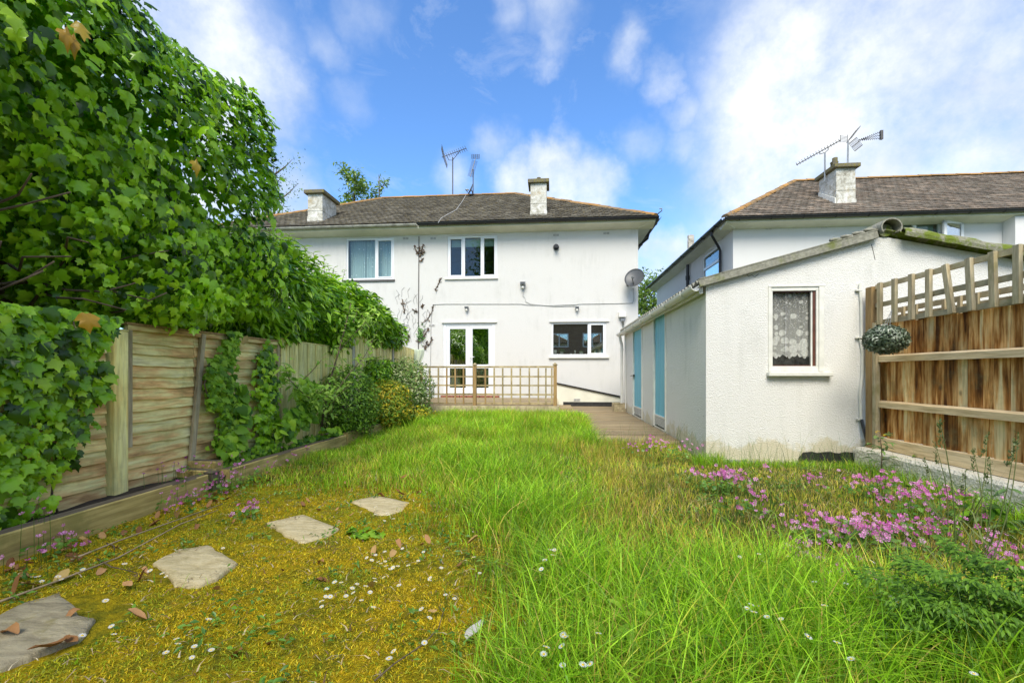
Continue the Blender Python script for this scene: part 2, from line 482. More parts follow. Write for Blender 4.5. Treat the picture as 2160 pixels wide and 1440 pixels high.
M_tile2 = m_tile('pinkish_brown_roof_tile', [(0.12, 0.105, 0.09), (0.21, 0.185, 0.155), (0.155, 0.13, 0.11), (0.30, 0.24, 0.19)], (0.24, 0.17, 0.11))
M_ridge = m_tile('lichened_ridge_tile', [(0.30, 0.19, 0.09), (0.40, 0.22, 0.07), (0.22, 0.17, 0.11)], (0.55, 0.26, 0.04))
def m_chim():
    m, t, o = new_mat('peeling_white_chimney_paint')
    wp = t.new('ShaderNodeNewGeometry').outputs['Position']
    n = t.noise(wp, 5, 8, 0.75, 0.8).outputs[0]
    col = t.ramp(n, [(0.30, (0.20, 0.18, 0.14)), (0.47, (0.52, 0.50, 0.43)), (0.60, (0.72, 0.71, 0.67))])
    n2 = t.noise(wp, 3.1, 5, 0.7).outputs[0]
    col = t.mix(t.remap(n2, 0.58, 0.7, 0, 0.6), col, (0.42, 0.30, 0.12))
    cr = t.noise(wp, 12, 2, 0.5, 2.5).outputs[0]
    col = t.mix(t.remap(t.math('ABSOLUTE', t.math('SUBTRACT', cr, 0.5)), 0.0, 0.012, 0.7, 0.0), col, (0.08, 0.07, 0.06))
    finish(t, o, col, 0.9, n, 0.6, 0.02, 0, 0.2)
    return m
M_chim = m_chim()
def m_mossy(name, base, moss, amt=(0.42, 0.6), mscale=6):
    m, t, o = new_mat(name)
    wp = t.new('ShaderNodeNewGeometry').outputs['Position']
    n = t.noise(wp, mscale, 7, 0.7).outputs[0]
    b = t.noise(wp, 30, 4).outputs[0]
    c = t.ramp(b, [(0.3, tuple(x * .6 for x in base)), (0.7, base)])
    col = t.mix(t.remap(n, amt[0], amt[1], 0, 0.95, True), c, moss)
    finish(t, o, col, 0.95, t.math('ADD', b, n), 0.6, 0.015, 0, 0.1)
    return m
M_asb = m_mossy('weathered_cement_sheet', (0.34, 0.33, 0.27), (0.17, 0.19, 0.06), (0.5, 0.75), 5)
M_asb_moss = m_mossy('mossy_cement_sheet', (0.30, 0.29, 0.22), (0.13, 0.17, 0.02), (0.40, 0.56), 9)
M_cap = m_mossy('mossy_chimney_cap', (0.20, 0.18, 0.14), (0.22, 0.19, 0.06), (0.42, 0.62), 16)
def m_glass(name='window_glass', refl=0.035, tint=(0.86, 0.90, 0.88), dirt=0.0):
    m, t, o = new_mat(name)
    g = t.new('ShaderNodeBsdfGlossy'); t.put(g, 'Roughness', 0.01); t.put(g, 'Color', (0.95, 0.97, 0.96))
    tr = t.new('ShaderNodeBsdfTransparent'); t.put(tr, 'Color', tint)
    lw = t.new('ShaderNodeLayerWeight').outputs['Facing']
    f = t.math('ADD', t.math('MULTIPLY', t.math('POWER', lw, 4.0), 0.85), refl, True)
    wp = t.new('ShaderNodeNewGeometry').outputs['Position']
    b = t.new('ShaderNodeBump'); t.put(b, 'Strength', 0.02); t.put(b, 'Height', t.noise(wp, 3, 2).outputs[0])
    t.put(g, 'Normal', b.outputs[0])
    ms = t.new('ShaderNodeMixShader'); t.put(ms, 0, f)
    t.l.new(tr.outputs[0], ms.inputs[1]); t.l.new(g.outputs[0], ms.inputs[2])
    last = ms
    if dirt:
        df = t.new('ShaderNodeBsdfDiffuse'); t.put(df, 'Color', (0.5, 0.5, 0.47))
        m2 = t.new('ShaderNodeMixShader')
        t.put(m2, 0, t.math('MULTIPLY', t.remap(t.noise(wp, 9, 6, .7).outputs[0], 0.3, 0.8, 0.2, 1.0), dirt))
        t.l.new(ms.outputs[0], m2.inputs[1]); t.l.new(df.outputs[0], m2.inputs[2]); last = m2
    t.l.new(last.outputs[0], o.inputs[0])
    return m
M_glass = m_glass()
M_glass_dusty = m_glass('dusty_glass', 0.0, (0.95, 0.95, 0.93), 0.05)
M_glass_sky = m_glass('reflective_glass', 0.45)
M_glass_kitchen = m_glass('kitchen_glass', 0.34)
M_glass_door = m_glass('door_glass', 0.42)

# ================================================================== WALL + WINDOW BUILDERS
def wall_face(mb, u0, u1, z0, z1, holes, place, depth=0.11):
    us = sorted({u0, u1, *[h[0] for h in holes], *[h[1] for h in holes]})
    zs = sorted({z0, z1, *[h[2] for h in holes], *[h[3] for h in holes]})
    for a, b in zip(us, us[1:]):
        for c, d in zip(zs, zs[1:]):
            mu, mz = (a + b) / 2, (c + d) / 2
            if any(h[0] < mu < h[1] and h[2] < mz < h[3] for h in holes): continue
            mb.add([place(a, c, 0), place(b, c, 0), place(b, d, 0), place(a, d, 0)], [(0, 1, 2, 3)])
    for a, b, c, d in holes:
        P = [(a, c), (b, c), (b, d), (a, d)]
        for i in range(4):
            p, q = P[i], P[(i + 1) % 4]
            mb.add([place(*p, 0), place(*q, 0), place(*q, depth), place(*p, depth)], [(0, 1, 2, 3)])
def window(parent, Y, x0, x1, z0, z1, bars=(), fw=0.055, mat=None, glass=None, sill=None, sill_mat=None, label=None, inset=0.03, sash=None, name='window', transoms=()):
    """frame facing -Y with vertical bars (x, width), panes and a sill as its children"""
    mat = mat or M_upvc; glass = glass or M_glass
    mb = MB(); y0, y1 = Y + inset, Y + inset + 0.07
    mb.box(x0, x1, y0, y1, z0, z0 + fw); mb.box(x0, x1, y0, y1, z1 - fw, z1)
    mb.box(x0, x0 + fw, y0 + .001, y1 - .001, z0 + fw, z1 - fw); mb.box(x1 - fw, x1, y0 + .001, y1 - .001, z0 + fw, z1 - fw)
    xs = [x0 + fw]
    for bx, bw in bars:
        mb.box(bx - bw / 2, bx + bw / 2, y0 + .002, y1 - .002, z0 + fw, z1 - fw)
        xs += [bx - bw / 2, bx + bw / 2]
    xs.append(x1 - fw)
    wobj = mb.build(name, mat, parent, label=label, bevel=0.006)
    for i in range(0, len(xs), 2):
        a, b = xs[i], xs[i + 1]
        g = MB().box(a, b, y0 + 0.03, y0 + 0.04, z0 + fw, z1 - fw)
        g.build('pane', glass, wobj)
        if sash and (i // 2) in sash:
            s = MB(); c = 0.035
            for bb in ((a, b, z0 + fw, z0 + fw + c), (a, b, z1 - fw - c, z1 - fw), (a, a + c, z0 + fw + c, z1 - fw - c), (b - c, b, z0 + fw + c, z1 - fw - c)):
                s.box(bb[0], bb[1], y0 - 0.012, y0 + 0.028, bb[2], bb[3])
            s.build('sash', mat, wobj, bevel=0.004)
    if sill:
        sx0, sx1, sz0, sz1, proud = sill
        MB().box(sx0, sx1, Y - proud, Y + inset - .002, sz0, sz1).build('sill', sill_mat or mat, wobj, bevel=0.006)
    return wobj
def airbrick(parent, x, Y, z, w=0.2, h=0.07, mat=None):
    mb = MB(); mb.box(x - w / 2, x + w / 2, Y - .008, Y + .01, z - h / 2, z + h / 2)
    o = mb.build('air_brick', mat or M_house, parent)
    s = MB()
    for i in range(3):
        for k in range(2):
            s.box(x - w * .42 + k * w * .44, x - w * .42 + k * w * .44 + w * .38, Y - .0095, Y - .0082, z - h * .38 + i * h * .3, z - h * .38 + i * h * .3 + h * .13)
    s.build('slot', M_dark_metal, o)
def rect_px(Y, px0, py0, px1, py1):
    a = PY(px0, py1, Y); b = PY(px1, py0, Y)
    xm, zm0 = a[0], PY((px0 + px1) / 2, py1, Y)[2]
    return a[0], b[0], zm0, PY((px0 + px1) / 2, py0, Y)[2]

# ------------------------------------------------------------------ roof tiles
def tile_proto(seed):
    r = random.Random(seed)
    xs = [-.49, -.22, .1, .44, .49]; zs = [0.0, .02, .025, .0, -.04]
    V = []
    for y, up in ((0, .16), (1.15, .0)):
        for x, z in zip(xs, zs): V.append((x * 1.0 + r.uniform(-.01, .01), y, z + up + r.uniform(-.01, .01)))
    for x, z in zip(xs, zs): V.append((x, 0.0, z + .05))
    T = []
    for i in range(4):
        T += [(i, i + 1, i + 6), (i, i + 6, i + 5)]
        T += [(10 + i, 10 + i + 1, i + 1), (10 + i, i + 1, i)]
    return np.array(V, float), np.array(T)
TILES = [tile_proto(i) for i in range(4)]
def lay_tiles(parent, e0, e1, ridge_pt, left_hip, right_hip, rows, mat, w=0.175):
    """front slope facing -Y: eave from x=e0 to e1; hips at 45 degrees where asked"""
    (ey, ez), (ry, rz) = ridge_pt
    L = math.hypot(ry - ey, rz - ez); ang = math.atan2(rz - ez, ry - ey)
    P = []
    for r in range(rows):
        t = r / rows; y = ey + (ry - ey) * t; z = ez + (rz - ez) * t
        off = (ry - ey) * (t + .5 / rows)
        a = e0 + (off if left_hip else 0); b = e1 - (off if right_hip else 0)
        x = math.floor(a / w) * w + (w / 2 if r % 2 else 0)
        while x < b:
            if x > a - w * .2: P.append((x, y, z + .012))
            x += w
    P = np.array(P); N = len(P)
    n = np.tile([0, -math.sin(ang), math.cos(ang)], (N, 1)) + rng.normal(0, .018, (N, 3))
    t = np.tile([0, math.cos(ang), math.sin(ang)], (N, 1)) + rng.normal(0, .012, (N, 3))
    M = frames(P, n, t, 1.0)
    gauge = L / rows
    M[:, :3, 0] *= w; M[:, :3, 1] *= gauge; M[:, :3, 2] *= 0.19 * 1.0
    scatter(parent, 'roof_tile', TILES, M, mat, 300, 'roof_tiles_rest')
def ridge_line(parent, a, b, n, mat, name='ridge_tile', r=0.10):
    a, b = Vector(a), Vector(b)
    for i in range(n):
        p = a + (b - a) * (i / n); q = a + (b - a) * ((i + 1.04) / n)
        j = random.uniform(-.008, .008)
        d = (q - p).normalized(); s = d.cross(Vector((0, 0, 1))).normalized(); u = s.cross(d)
        mb = MB(); vs = []
        for pt, rr in ((p, r), (q, r * .92)):
            for k in range(7):
                an = math.pi * k / 6; vs.append(pt + s * math.cos(an) * rr * 1.15 + u * (math.sin(an) * rr * .8 + j - .02))
        fs = [(k, k + 1, k + 8, k + 7) for k in range(6)] + [tuple(range(7)), tuple(range(13, 6, -1))]
        mb.add(vs, fs).build(name, mat, parent, smooth=False)
def gutter(parent, a, b, r, mat, name='gutter', brackets=0, up=(0, 0, 1)):
    a, b = Vector(a), Vector(b); d = (b - a).normalized(); s = d.cross(Vector((0, 0, 1))).normalized()
    mb = MB(); vs = []; n = 9
    for pt in (a, b):
        for rr in (r, r * .88):
            for k in range(n):
                an = math.pi * k / (n - 1); vs.append(pt + s * math.cos(an) * rr - Vector((0, 0, 1)) * math.sin(an) * rr)
    fs = []
    for k in range(n - 1):
        fs += [(k, k + 1, 2 * n + k + 1, 2 * n + k), (n + k + 1, n + k, 3 * n + k, 3 * n + k + 1), (k, n + k, n + k + 1, k + 1), (2 * n + k, 2 * n + k + 1, 3 * n + k + 1, 3 * n + k)]
    for k in (0, n - 1): fs.append((k, n + k, 3 * n + k, 2 * n + k))
    mb.add(vs, fs); g = mb.build(name, mat, parent, smooth=False)
    for i in range(brackets):
        p = a + (b - a) * ((i + .5) / brackets)
        m2 = MB(); m2.tube([p + s * math.cos(t) * r * 1.06 - Vector((0, 0, 1)) * math.sin(t) * r * 1.06 for t in np.linspace(0.1, math.pi, 7)], 0.012, 5)
        m2.build('bracket', mat, g)
    return g

# ================================================================== GROUND (structure)
def ground_mat():
    m, t, o = new_mat('lawn_ground')
    wp = t.new('ShaderNodeNewGeometry').outputs['Position']
    sx = t.new('ShaderNodeSeparateXYZ', ins={0: wp})
    X, Y = sx.outputs[0], sx.outputs[1]
    n = t.noise(wp, 2.2, 5, 0.6).outputs[0]
    f1 = t.noise(wp, 28, 6, 0.75).outputs[0]
    f2 = t.noise(wp, 6.5, 6, 0.7).outputs[0]
    moss = t.ramp(f1, [(0.28, (0.22, 0.16, 0.01)), (0.5, (0.50, 0.37, 0.012)), (0.75, (0.72, 0.53, 0.02))])
    moss = t.mix(t.remap(f2, 0.40, 0.58, 0, 0.9, True), moss, t.ramp(f1, [(.3, (0.12, 0.13, 0.01)), (.7, (0.34, 0.31, 0.02))]))
    # soil shows through in worn spots
    moss = t.mix(t.remap(t.noise(wp, 3.1, 5, .6).outputs[0], 0.60, 0.70, 0, 0.7, True), moss, (0.30, 0.19, 0.09))
    green = t.ramp(f1, [(0.3, (0.05, 0.07, 0.012)), (0.7, (0.13, 0.17, 0.03))])
    # edge of the mossy corner: runs from near the viewer back to the left beds
    e = t.math('ADD', X, t.math('MULTIPLY', Y, 0.42))
    e = t.math('ADD', e, t.math('MULTIPLY', t.math('SUBTRACT', n, .5), 1.4))
    mk = t.remap(e, 0.35, 0.95, 1, 0, True)
    e2 = t.math('ADD', Y, t.math('MULTIPLY', t.math('SUBTRACT', n, .5), 1.5))
    mk = t.math('MULTIPLY', mk, t.remap(e2, 3.6, 4.8, 1, 0, True))
    col = t.mix(mk, green, moss)
    far = t.remap(t.math('ABSOLUTE', X), 6, 9, 0, 1)
    finish(t, o, col, 1.0, t.math('ADD', f1, t.noise(wp, 90, 3, .7).outputs[0]), 1.0, 0.03, 0, 0.1)
    return m
gx = np.linspace(-3.05, 3.6, 150); gy = np.linspace(-1.5, 11.0, 220)
GX, GY = np.meshgrid(gx, gy)
def gz(x, y): return 0.018 * noise.noise(Vector((x * 1.3, y * 1.3, 0))) + 0.010 * noise.noise(Vector((x * 5, y * 5, 3)))
GZ = np.array([gz(x, y) + 0.006 * noise.noise(Vector((x * 14, y * 14, 7))) for x, y in zip(GX.ravel(), GY.ravel())])
V = np.stack([GX.ravel(), GY.ravel(), GZ], 1); nx, ny = len(gx), len(gy)
ii = (np.arange(ny - 1)[:, None] * nx + np.arange(nx - 1)[None]).ravel()
me = np_mesh('lawn_ground', V, quads=np.stack([ii, ii + 1, ii + nx + 1, ii + nx], 1), mat=ground_mat(), smooth=True)
tag(link('lawn', me), kind='structure')
M_far = m_plain('distant_ground', (0.08, 0.11, 0.03), 1, 0.3, 0.8)
g = MB(); g.box(-400, 400, -400, 600, -0.6, -0.06)
tag(g.build('ground', M_far), kind='structure')
# soil of the raised bed on the left
mb = MB()
for (x0, x1, y0, y1) in ((-3.55, -3.02, 0.0, 10.3),):
    nn = 60
    vs = [(x, y0 + (y1 - y0) * j / nn, 0.10 + 0.03 * noise.noise(Vector((x * 4, j * .7, 1)))) for j in range(nn + 1) for x in np.linspace(x0, x1, 5)]
    mb.add(vs, [(j * 5 + k, j * 5 + k + 1, j * 5 + k + 6, j * 5 + k + 5) for j in range(nn) for k in range(4)])
tag(mb.build('bed_soil', M_soil, smooth=True), kind='structure')

# ================================================================== MAIN HOUSE (a pair of semis)
YH = 13.2
HX0, HX1 = -10.35, 2.43
house = thing('semi_detached_house', 'wide white rendered two-storey house across the end of the garden, with brown hipped roof', 'house', (-3.9, YH, 0))
WUL = rect_px(YH, 730, 502, 831, 590)
WUR = rect_px(YH, 944, 497, 1049, 586)
WDR = rect_px(YH, 935, 681, 1044, 830)
WKI = rect_px(YH, 1163, 679, 1279, 751)
WLL = rect_px(YH, 770, 679, 829, 752)
WTOP = 5.20
mb = MB()
wall_face(mb, HX0, HX1, 0.0, WTOP, [WUL, WUR, WDR, WKI, WLL], lambda u, z, d: (u, YH + d, z), 0.10)
mb.add([(HX1, YH, 0), (HX1, YH + 8, 0), (HX1, YH + 8, WTOP), (HX1, YH, WTOP)], [(0, 1, 2, 3)])
mb.add([(HX0, YH, 0), (HX0, YH + 8, 0), (HX0, YH + 8, WTOP), (HX0, YH, WTOP)], [(3, 2, 1, 0)])
mb.add([(HX0, YH + 8, 0), (HX1, YH + 8, 0), (HX1, YH + 8, WTOP), (HX0, YH + 8, WTOP)], [(3, 2, 1, 0)])
mb.build('wall', M_house, house)
# rooms behind the windows
mb = MB(); mb.box(HX0 + .2, HX1 - .2, YH + 3.2, YH + 3.3, .05, 5.1)
mb.box(HX0 + .2, HX1 - .2, YH + .3, YH + 3.2, 2.72, 2.86); mb.box(HX0 + .2, HX1 - .2, YH + .3, YH + 3.2, .3, .34)
mb.box(-4.0, -3.9, YH + .3, YH + 3.2, .34, 5.1); mb.box(-0.4, -0.3, YH + .3, YH + 3.2, .34, 2.7)
mb.build('interior_wall', M_inner, house)
# roof
EY, EZ, RY, RZ = 12.80, 5.36, 17.0, 7.74
EX0, EX1 = -10.72, 2.86
mb = MB()
rv = [(EX0, EY, EZ), (EX1, EY, EZ), (EX1, 21.2, EZ), (EX0, 21.2, EZ), (EX0 + 4.2, RY, RZ), (EX1 - 4.2, RY, RZ)]
mb.add(rv, [(0, 1, 5, 4), (1, 2, 5), (2, 3, 4, 5), (3, 0, 4)])
mb.build('roof', M_tile, house)
lay_tiles(house, EX0, EX1, ((EY - .03, EZ + .005), (RY, RZ)), True, True, 27, M_tile)
ridge_line(house, (EX0 + 4.2, RY, RZ + .03), (EX1 - 4.2, RY, RZ + .03), 12, M_ridge, r=.095)
ridge_line(house, (EX1 - .02, EY, EZ + .03), (EX1 - 4.2, RY, RZ + .03), 15, M_ridge, 'hip_tile', r=.095)
ridge_line(house, (EX0 + .02, EY, EZ + .03), (EX0 + 4.2, RY, RZ + .03), 15, M_ridge, 'hip_tile', r=.095)
# eaves: sloping soffit and fascia
mb = MB()
mb.prism([(EX0 + .03, EY + .03, EZ - .02), (EX0 + .03, EY + .03, EZ - .13), (EX0 + .03, YH + .0, WTOP - .06), (EX0 + .03, YH + .25, WTOP + .1)], (EX1 - EX0 - .06, 0, 0))
mb.build('soffit', M_fascia, house)
mb = MB(); mb.prism([(EX1 - .03, EY + .032, EZ - .02), (EX1 - .03, EY + .032, EZ - .13), (HX1, EY + .3, WTOP - .06), (HX1 - .2, EY + .3, WTOP + .1)], (0, 8.3, 0))
mb.build('side_soffit', M_fascia, house)
px880 = PY(882, 470, EY)[0]
gutter(house, (px880, EY - .05, EZ - .02), (EX1 + .04, EY - .05, EZ - .02), 0.065, M_black, brackets=12)
gutter(house, (EX0, EY - .05, EZ - .03), (px880 - .02, EY - .05, EZ - .03), 0.06, M_ggut, brackets=9)
gutter(house, (EX1 + .06, EY - .02, EZ - .025), (EX1 + .06, 21.2, EZ - .025), 0.06, M_black, brackets=8)
mb = MB(); mb.tube([(EX1 + .06, 14.2, EZ - .08), (EX1 + .04, 14.2, EZ - .2), (HX1 + .08, 14.3, WTOP - .35), (HX1 + .06, 14.3, WTOP - .6), (HX1 + .06, 14.3, 0)], .035, 8)
mb.build('downpipe', M_black, house)
mb = MB(); mb.tube([(EX1 + .02, EY + .05, EZ + .05), (EX1 + .06, EY - .02, EZ + .09), (EX1 + .12, EY - .06, EZ + .12), (EX1 + .12, EY - .06, EZ + .18), (EX1 + .06, EY - .04, EZ + .19)], .014, 6)
mb.build('hip_iron', M_dark_metal, house)
def chimney(parent, x0, x1, y0, y1, zb, zt, pots, capo=.06, mat=None):
    mb = MB(); mb.box(x0, x1, y0, y1, zb, zt); 
    c = mb.build('chimney', M_chim, parent, bevel=.01)
    m = MB(); m.box(x0 - .015, x1 + .015, y0 - .015, y1 + .015, zb + .05, zb + .28 + (zt - zb) * .08); m.build('plinth', M_chim, c, bevel=.01)
    m = MB(); m.box(x0 - .008, x1 + .008, y0 - .008, y1 + .008, zb + (zt - zb) * .50, zb + (zt - zb) * .52); m.build('band', M_chim, c)
    m = MB(); m.box(x0 - capo, x1 + capo, y0 - capo, y1 + capo, zt + .001, zt + .11); m.build('cap', M_cap, c, bevel=.012)
    for (cx, cy, r, h) in pots:
        m = MB(); m.lathe((cx, cy, zt + .111), [(r * 1.1, 0), (r, .03), (r * .92, h * .8), (r * 1.05, h * .84), (r * 1.0, h)], 12); m.build('chimney_pot', M_cap, c, smooth=True)
    return c
# visible right stack
a = PY(1119, 465, 13.25); b = PY(1153, 380, 13.25)
chimney(house, a[0], b[0], 13.25, 13.8, a[2] - .1, b[2] - .08, [((a[0] + b[0]) / 2, 13.5, .06, .15)], .075)
a = PY(649, 474, 13.25); b = PY(680, 405, 13.25)
chimney(house, a[0], b[0], 13.25, 14.15, a[2] - .1, b[2] - .05, [((a[0] + b[0]) / 2 + .05, 13.7, .06, .15)], .085)

# windows of the main house
wl = window(house, YH, *WUL, bars=[(PY(793, 540, YH)[0], .07)], glass=M_glass, sash=[1], inset=.02,
            sill=(WUL[0] - .09, WUL[1] + .03, WUL[2] - .06, WUL[2] - .001, .04), sill_mat=M_dark_metal, label='upstairs window with blue-grey spotted curtains')
def m_curtain():
    m, t, o = new_mat('spotted_curtain')
    wp = t.new('ShaderNodeNewGeometry').outputs['Position']
    fl = t.vmath('MULTIPLY', wp, (1, 0, 1))
    v = t.voro(fl, 7.5, rand=.35)
    d = t.remap(v.outputs['Distance'], .12, .18, 1, 0, True)
    col = t.mix(d, (0.50, 0.60, 0.62), (0.9, 0.92, 0.92))
    finish(t, o, col, .9, None, spec=.1)
    return m
M_curtain = m_curtain()
def drape(parent, x0, x1, z0, z1, Y, mat, folds=9, amp=.03, name='curtain', hem=0.0):
    n = folds * 6; vs = []; rows = 8
    for j in range(rows + 1):
        t = j / rows; z = z1 + (z0 - z1) * t
        for i in range(n + 1):
            u = i / n; x = x0 + (x1 - x0) * u
            y = Y + amp * math.sin(u * folds * 2 * math.pi + .5 * math.sin(u * 9 + t * 2)) * (.6 + .4 * t)
            vs.append((x, y, z + (hem * abs(math.sin(u * folds * math.pi)) if j == rows else 0)))
    mb = MB(); mb.add(vs, [(j * (n + 1) + i, j * (n + 1) + i + 1, (j + 1) * (n + 1) + i + 1, (j + 1) * (n + 1) + i) for j in range(rows) for i in range(n)])
    o = mb.build(name, mat, parent, smooth=True)
    return o
drape(wl, WUL[0] + .03, PY(765, 540, YH)[0], WUL[2] + .04, WUL[3] - .03, YH + .22, M_curtain, 7)
drape(wl, PY(763, 540, YH)[0], WUL[1] - .03, WUL[2] + .04, WUL[3] - .03, YH + .24, M_curtain, 8)
wr = window(house, YH, *WUR, bars=[(PY(978, 540, YH)[0], .07), (PY(1016, 540, YH)[0], .07)], sash=[0, 2], inset=.02,
       sill=(WUR[0] - .08, WUR[1] + .02, WUR[2] - .045, WUR[2] - .001, .05), sill_mat=M_wpaint, label='three-light upstairs window')
M_blind = m_plain('pale_green_blind', (0.42, 0.55, 0.50), .8, .05)
m = MB().box(WUR[0] + .08, WUR[1] - .08, YH + .18, YH + .19, WUR[3] - .28, WUR[3] - .04); m.build('blind', M_blind, wr)
wk = window(house, YH, *WKI, bars=[(PY(1242, 715, YH)[0], .06)], sash=[1], inset=.02, glass=M_glass_kitchen,
       sill=(WKI[0] - .07, WKI[1] + .07, WKI[2] - .06, WKI[2] - .001, .06), sill_mat=M_wpaint, label='wide kitchen window with pots on its sill')
MB().box(WKI[0] - .06, WKI[1] + .08, YH - .04, YH + .01, WKI[3] + .005, WKI[3] + .03).build('drip_strip', M_wpaint, wk)
MB().box(WKI[0], WKI[1], YH + .101, YH + .32, WKI[2] + .0, WKI[2] + .055).build('inner_sill', M_upvc, wk)
ww = window(house, YH, *WLL, bars=[], inset=.02, sill=(WLL[0] - .05, WLL[1] + .05, WLL[2] - .05, WLL[2] - .001, .05), label='ground-floor window of the left half')
# patio doors: two leaves
def door_leaf(parent, x0, x1, z0, z1, Y, zmid):
    mb = MB(); fw = .10
    for bb in ((x0, x0 + fw, z0, z1), (x1 - fw, x1, z0, z1), (x0 + fw, x1 - fw, z0, z0 + .16), (x0 + fw, x1 - fw, z1 - fw, z1), (x0 + fw, x1 - fw, zmid - .05, zmid + .06)):
        mb.box(bb[0], bb[1], Y + .02 + (.001 if bb[1] - bb[0] > .2 else 0), Y + .08, bb[2], bb[3])
    d = mb.build('patio_door', M_upvc, parent, bevel=.005)
    MB().box(x0 + fw, x1 - fw, Y + .045, Y + .055, zmid + .06, z1 - fw).build('pane', M_glass_door, d)
    MB().box(x0 + fw, x1 - fw, Y + .045, Y + .055, z0 + .16, zmid - .05).build('pane', M_glass_door, d)
    return d
dx0, dx1, dz0, dz1 = WDR
mb = MB(); mb.box(dx0, dx0 + .09, YH + .01, YH + .09, dz0, dz1); mb.box(dx1 - .09, dx1, YH + .01, YH + .09, dz0, dz1); mb.box(dx0 + .09, dx1 - .09, YH + .012, YH + .09, dz1 - .07, dz1)
fr = mb.build('door_frame', M_upvc, house, bevel=.005)
MB().box(dx0 - .04, dx1 + .06, YH - .05, YH + .02, dz1 + .005, dz1 + .035).build('drip_strip', M_wpaint, fr)
mid = (dx0 + dx1) / 2
zm = PY(990, 773, YH)[2]
dl = door_leaf(house, dx0 + .092, mid - .002, dz0 + .01, dz1 - .072, YH, zm)
dr_ = door_leaf(house, mid + .002, dx1 - .092, dz0 + .01, dz1 - .072, YH, zm)
hp = PY(992, 753, YH)
mb = MB(); mb.box(hp[0] - .015, hp[0] + .015, YH + .0, YH + .018, hp[2] - .12, hp[2] + .06); mb.tube([(hp[0], YH - .03, hp[2]), (hp[0] + .12, YH - .035, hp[2] + .005)], .011, 6); mb.tube([(hp[0], YH + .01, hp[2]), (hp[0], YH - .035, hp[2])], .009, 6)
mb.build('handle', M_upvc, dr_)
# brick threshold under the patio doors
mb = MB()
for i in range(9):
    x = dx0 - .05 + i * (dx1 - dx0 + .2) / 9
    mb = MB(); mb.box(x, x + .175, YH - .14, YH - .002, dz0 - .13, dz0 - .05); mb.build('brick', M_brickred, house, bevel=.006)
# projecting cream lean wall under the kitchen window with black flashing, black plinth
zf0 = PY(1174, 809, YH - .25); zf1 = PY(1309, 838, YH - .25)
mb = MB(); mb.prism([(zf0[0], YH - .25, .12), (zf1[0], YH - .25, .12), (zf1[0], YH - .25, zf1[2]), (zf0[0], YH - .25, zf0[2])], (0, .248, 0))
mb.build('low_side_wall', M_fascia, house)
mb = MB(); mb.beam((zf0[0] - .03, YH - .15, zf0[2] + .02), (zf1[0] + .02, YH - .15, zf1[2] + .02), .28, .035); mb.build('flashing', M_black, house)
p0 = PY(1188, 857, YH - .27); p1 = PY(1307, 848, YH - .27)
MB().box(p0[0], p1[0], YH - .27, YH - .252, .115, p1[2]).build('black_plinth', M_bitumen, house)
for px, py in ((914, 503), (1173, 496), (1279, 492), (616, 512), (856, 503), (911, 686), (856, 686)):
    p = PY(px, py, YH); airbrick(house, p[0], YH, p[2])
p = PY(1217, 843, YH - .25); airbrick(house, p[0], YH - .25, p[2])
# round flue
p = PY(1173, 522, YH)
mb = MB(); mb.tube([(p[0], YH, p[2]), (p[0], YH - .05, p[2])], .085, 14); mb.tube([(p[0], YH - .05, p[2] ), (p[0], YH - .20, p[2])], .05, 12)
mb.build('flue', M_black, house)
# party line pipe
x = PY(884, 600, YH)[0]
mb = MB(); mb.tube([(x, YH - .015, 5.1), (x - .01, YH - .015, 3.5), (x - .02, YH - .015, 1.6)], .012, 5); mb.build('party_line_strip', M_dark_metal, house)
# wall box above the side path
p = PY(1312, 668, YH)
mb = MB(); mb.box(p[0] - .1, p[0] + .1, YH - .12, YH, p[2] - .02, p[2] + .12); b_ = mb.build('meter_box', M_wpaint, house, bevel=.01)
mb = MB()
for k in range(3): mb.tube([(p[0] - .04 + k * .04, YH - .06, p[2] - .02), (p[0] - .02 + k * .03, YH - .09, p[2] - .12), (p[0] + .02 + k * .01, YH - .03, p[2] - .25), (p[0] + .03, YH - .02, p[2] - .45)], .014, 6)
mb.build('cable', M_grey, b_)
# white downpipe on the outbuilding end is built with the outbuilding

# ------------------------------------------------------------------ pots on the kitchen sill (inside, on the inner sill)
SZ = WKI[2] + .056
M_potw = m_plain('white_china', (0.85, 0.86, 0.84), .3, .03)
M_lsm = m_leaf('house_plant_leaf', [(0, (.08, .22, .04)), (1, (.18, .36, .08))])
def sill_pot(px, r, h, green, label, nm='sill_plant', cat='pot plant'):
    x = PY(px, 745, YH + .15)[0]
    t_ = thing(nm, label, cat, (x, YH + .15, SZ))
    MB().lathe((x, YH + .15, SZ), [(r * .8, 0), (r, h), (r * .9, h), (r * .7, h * .8)], 12).build('pot', M_potw, t_, smooth=True)
    if green:
        N = 90; P = rng.normal(0, 1, (N, 3)); P = vnorm(P) * (rng.random((N, 1)) ** .4) * green
        P[:, 2] = np.abs(P[:, 2]) * .9
        M = frames(P + [x, YH + .16, SZ + h], P + [0, -.02, .05], rng.normal(0, 1, (N, 3)), .035 + .02 * rng.random(N))
        scatter(t_, 'leaf', SMALL, M, M_lsm, 0, 'foliage')
sill_pot(1185, .05, .08, .11, 'small green bushy plant in a white pot behind the kitchen window')
sill_pot(1226, .055, .07, .06, 'low green plant in a white pot beside the kitchen window bar')
sill_pot(1171, .055, .13, 0, 'white china jug at the left end of the kitchen sill', 'china_jug', 'jug')
sill_pot(1267, .055, .09, 0, 'white mug at the right end of the kitchen sill', 'mug', 'mug')
sill_pot(1204, .03, .035, 0, 'small white dish in the middle of the kitchen sill', 'dish', 'dish')
sill_pot(1213, .022, .12, 0, 'thin white vase in the middle of the kitchen sill', 'vase', 'vase')
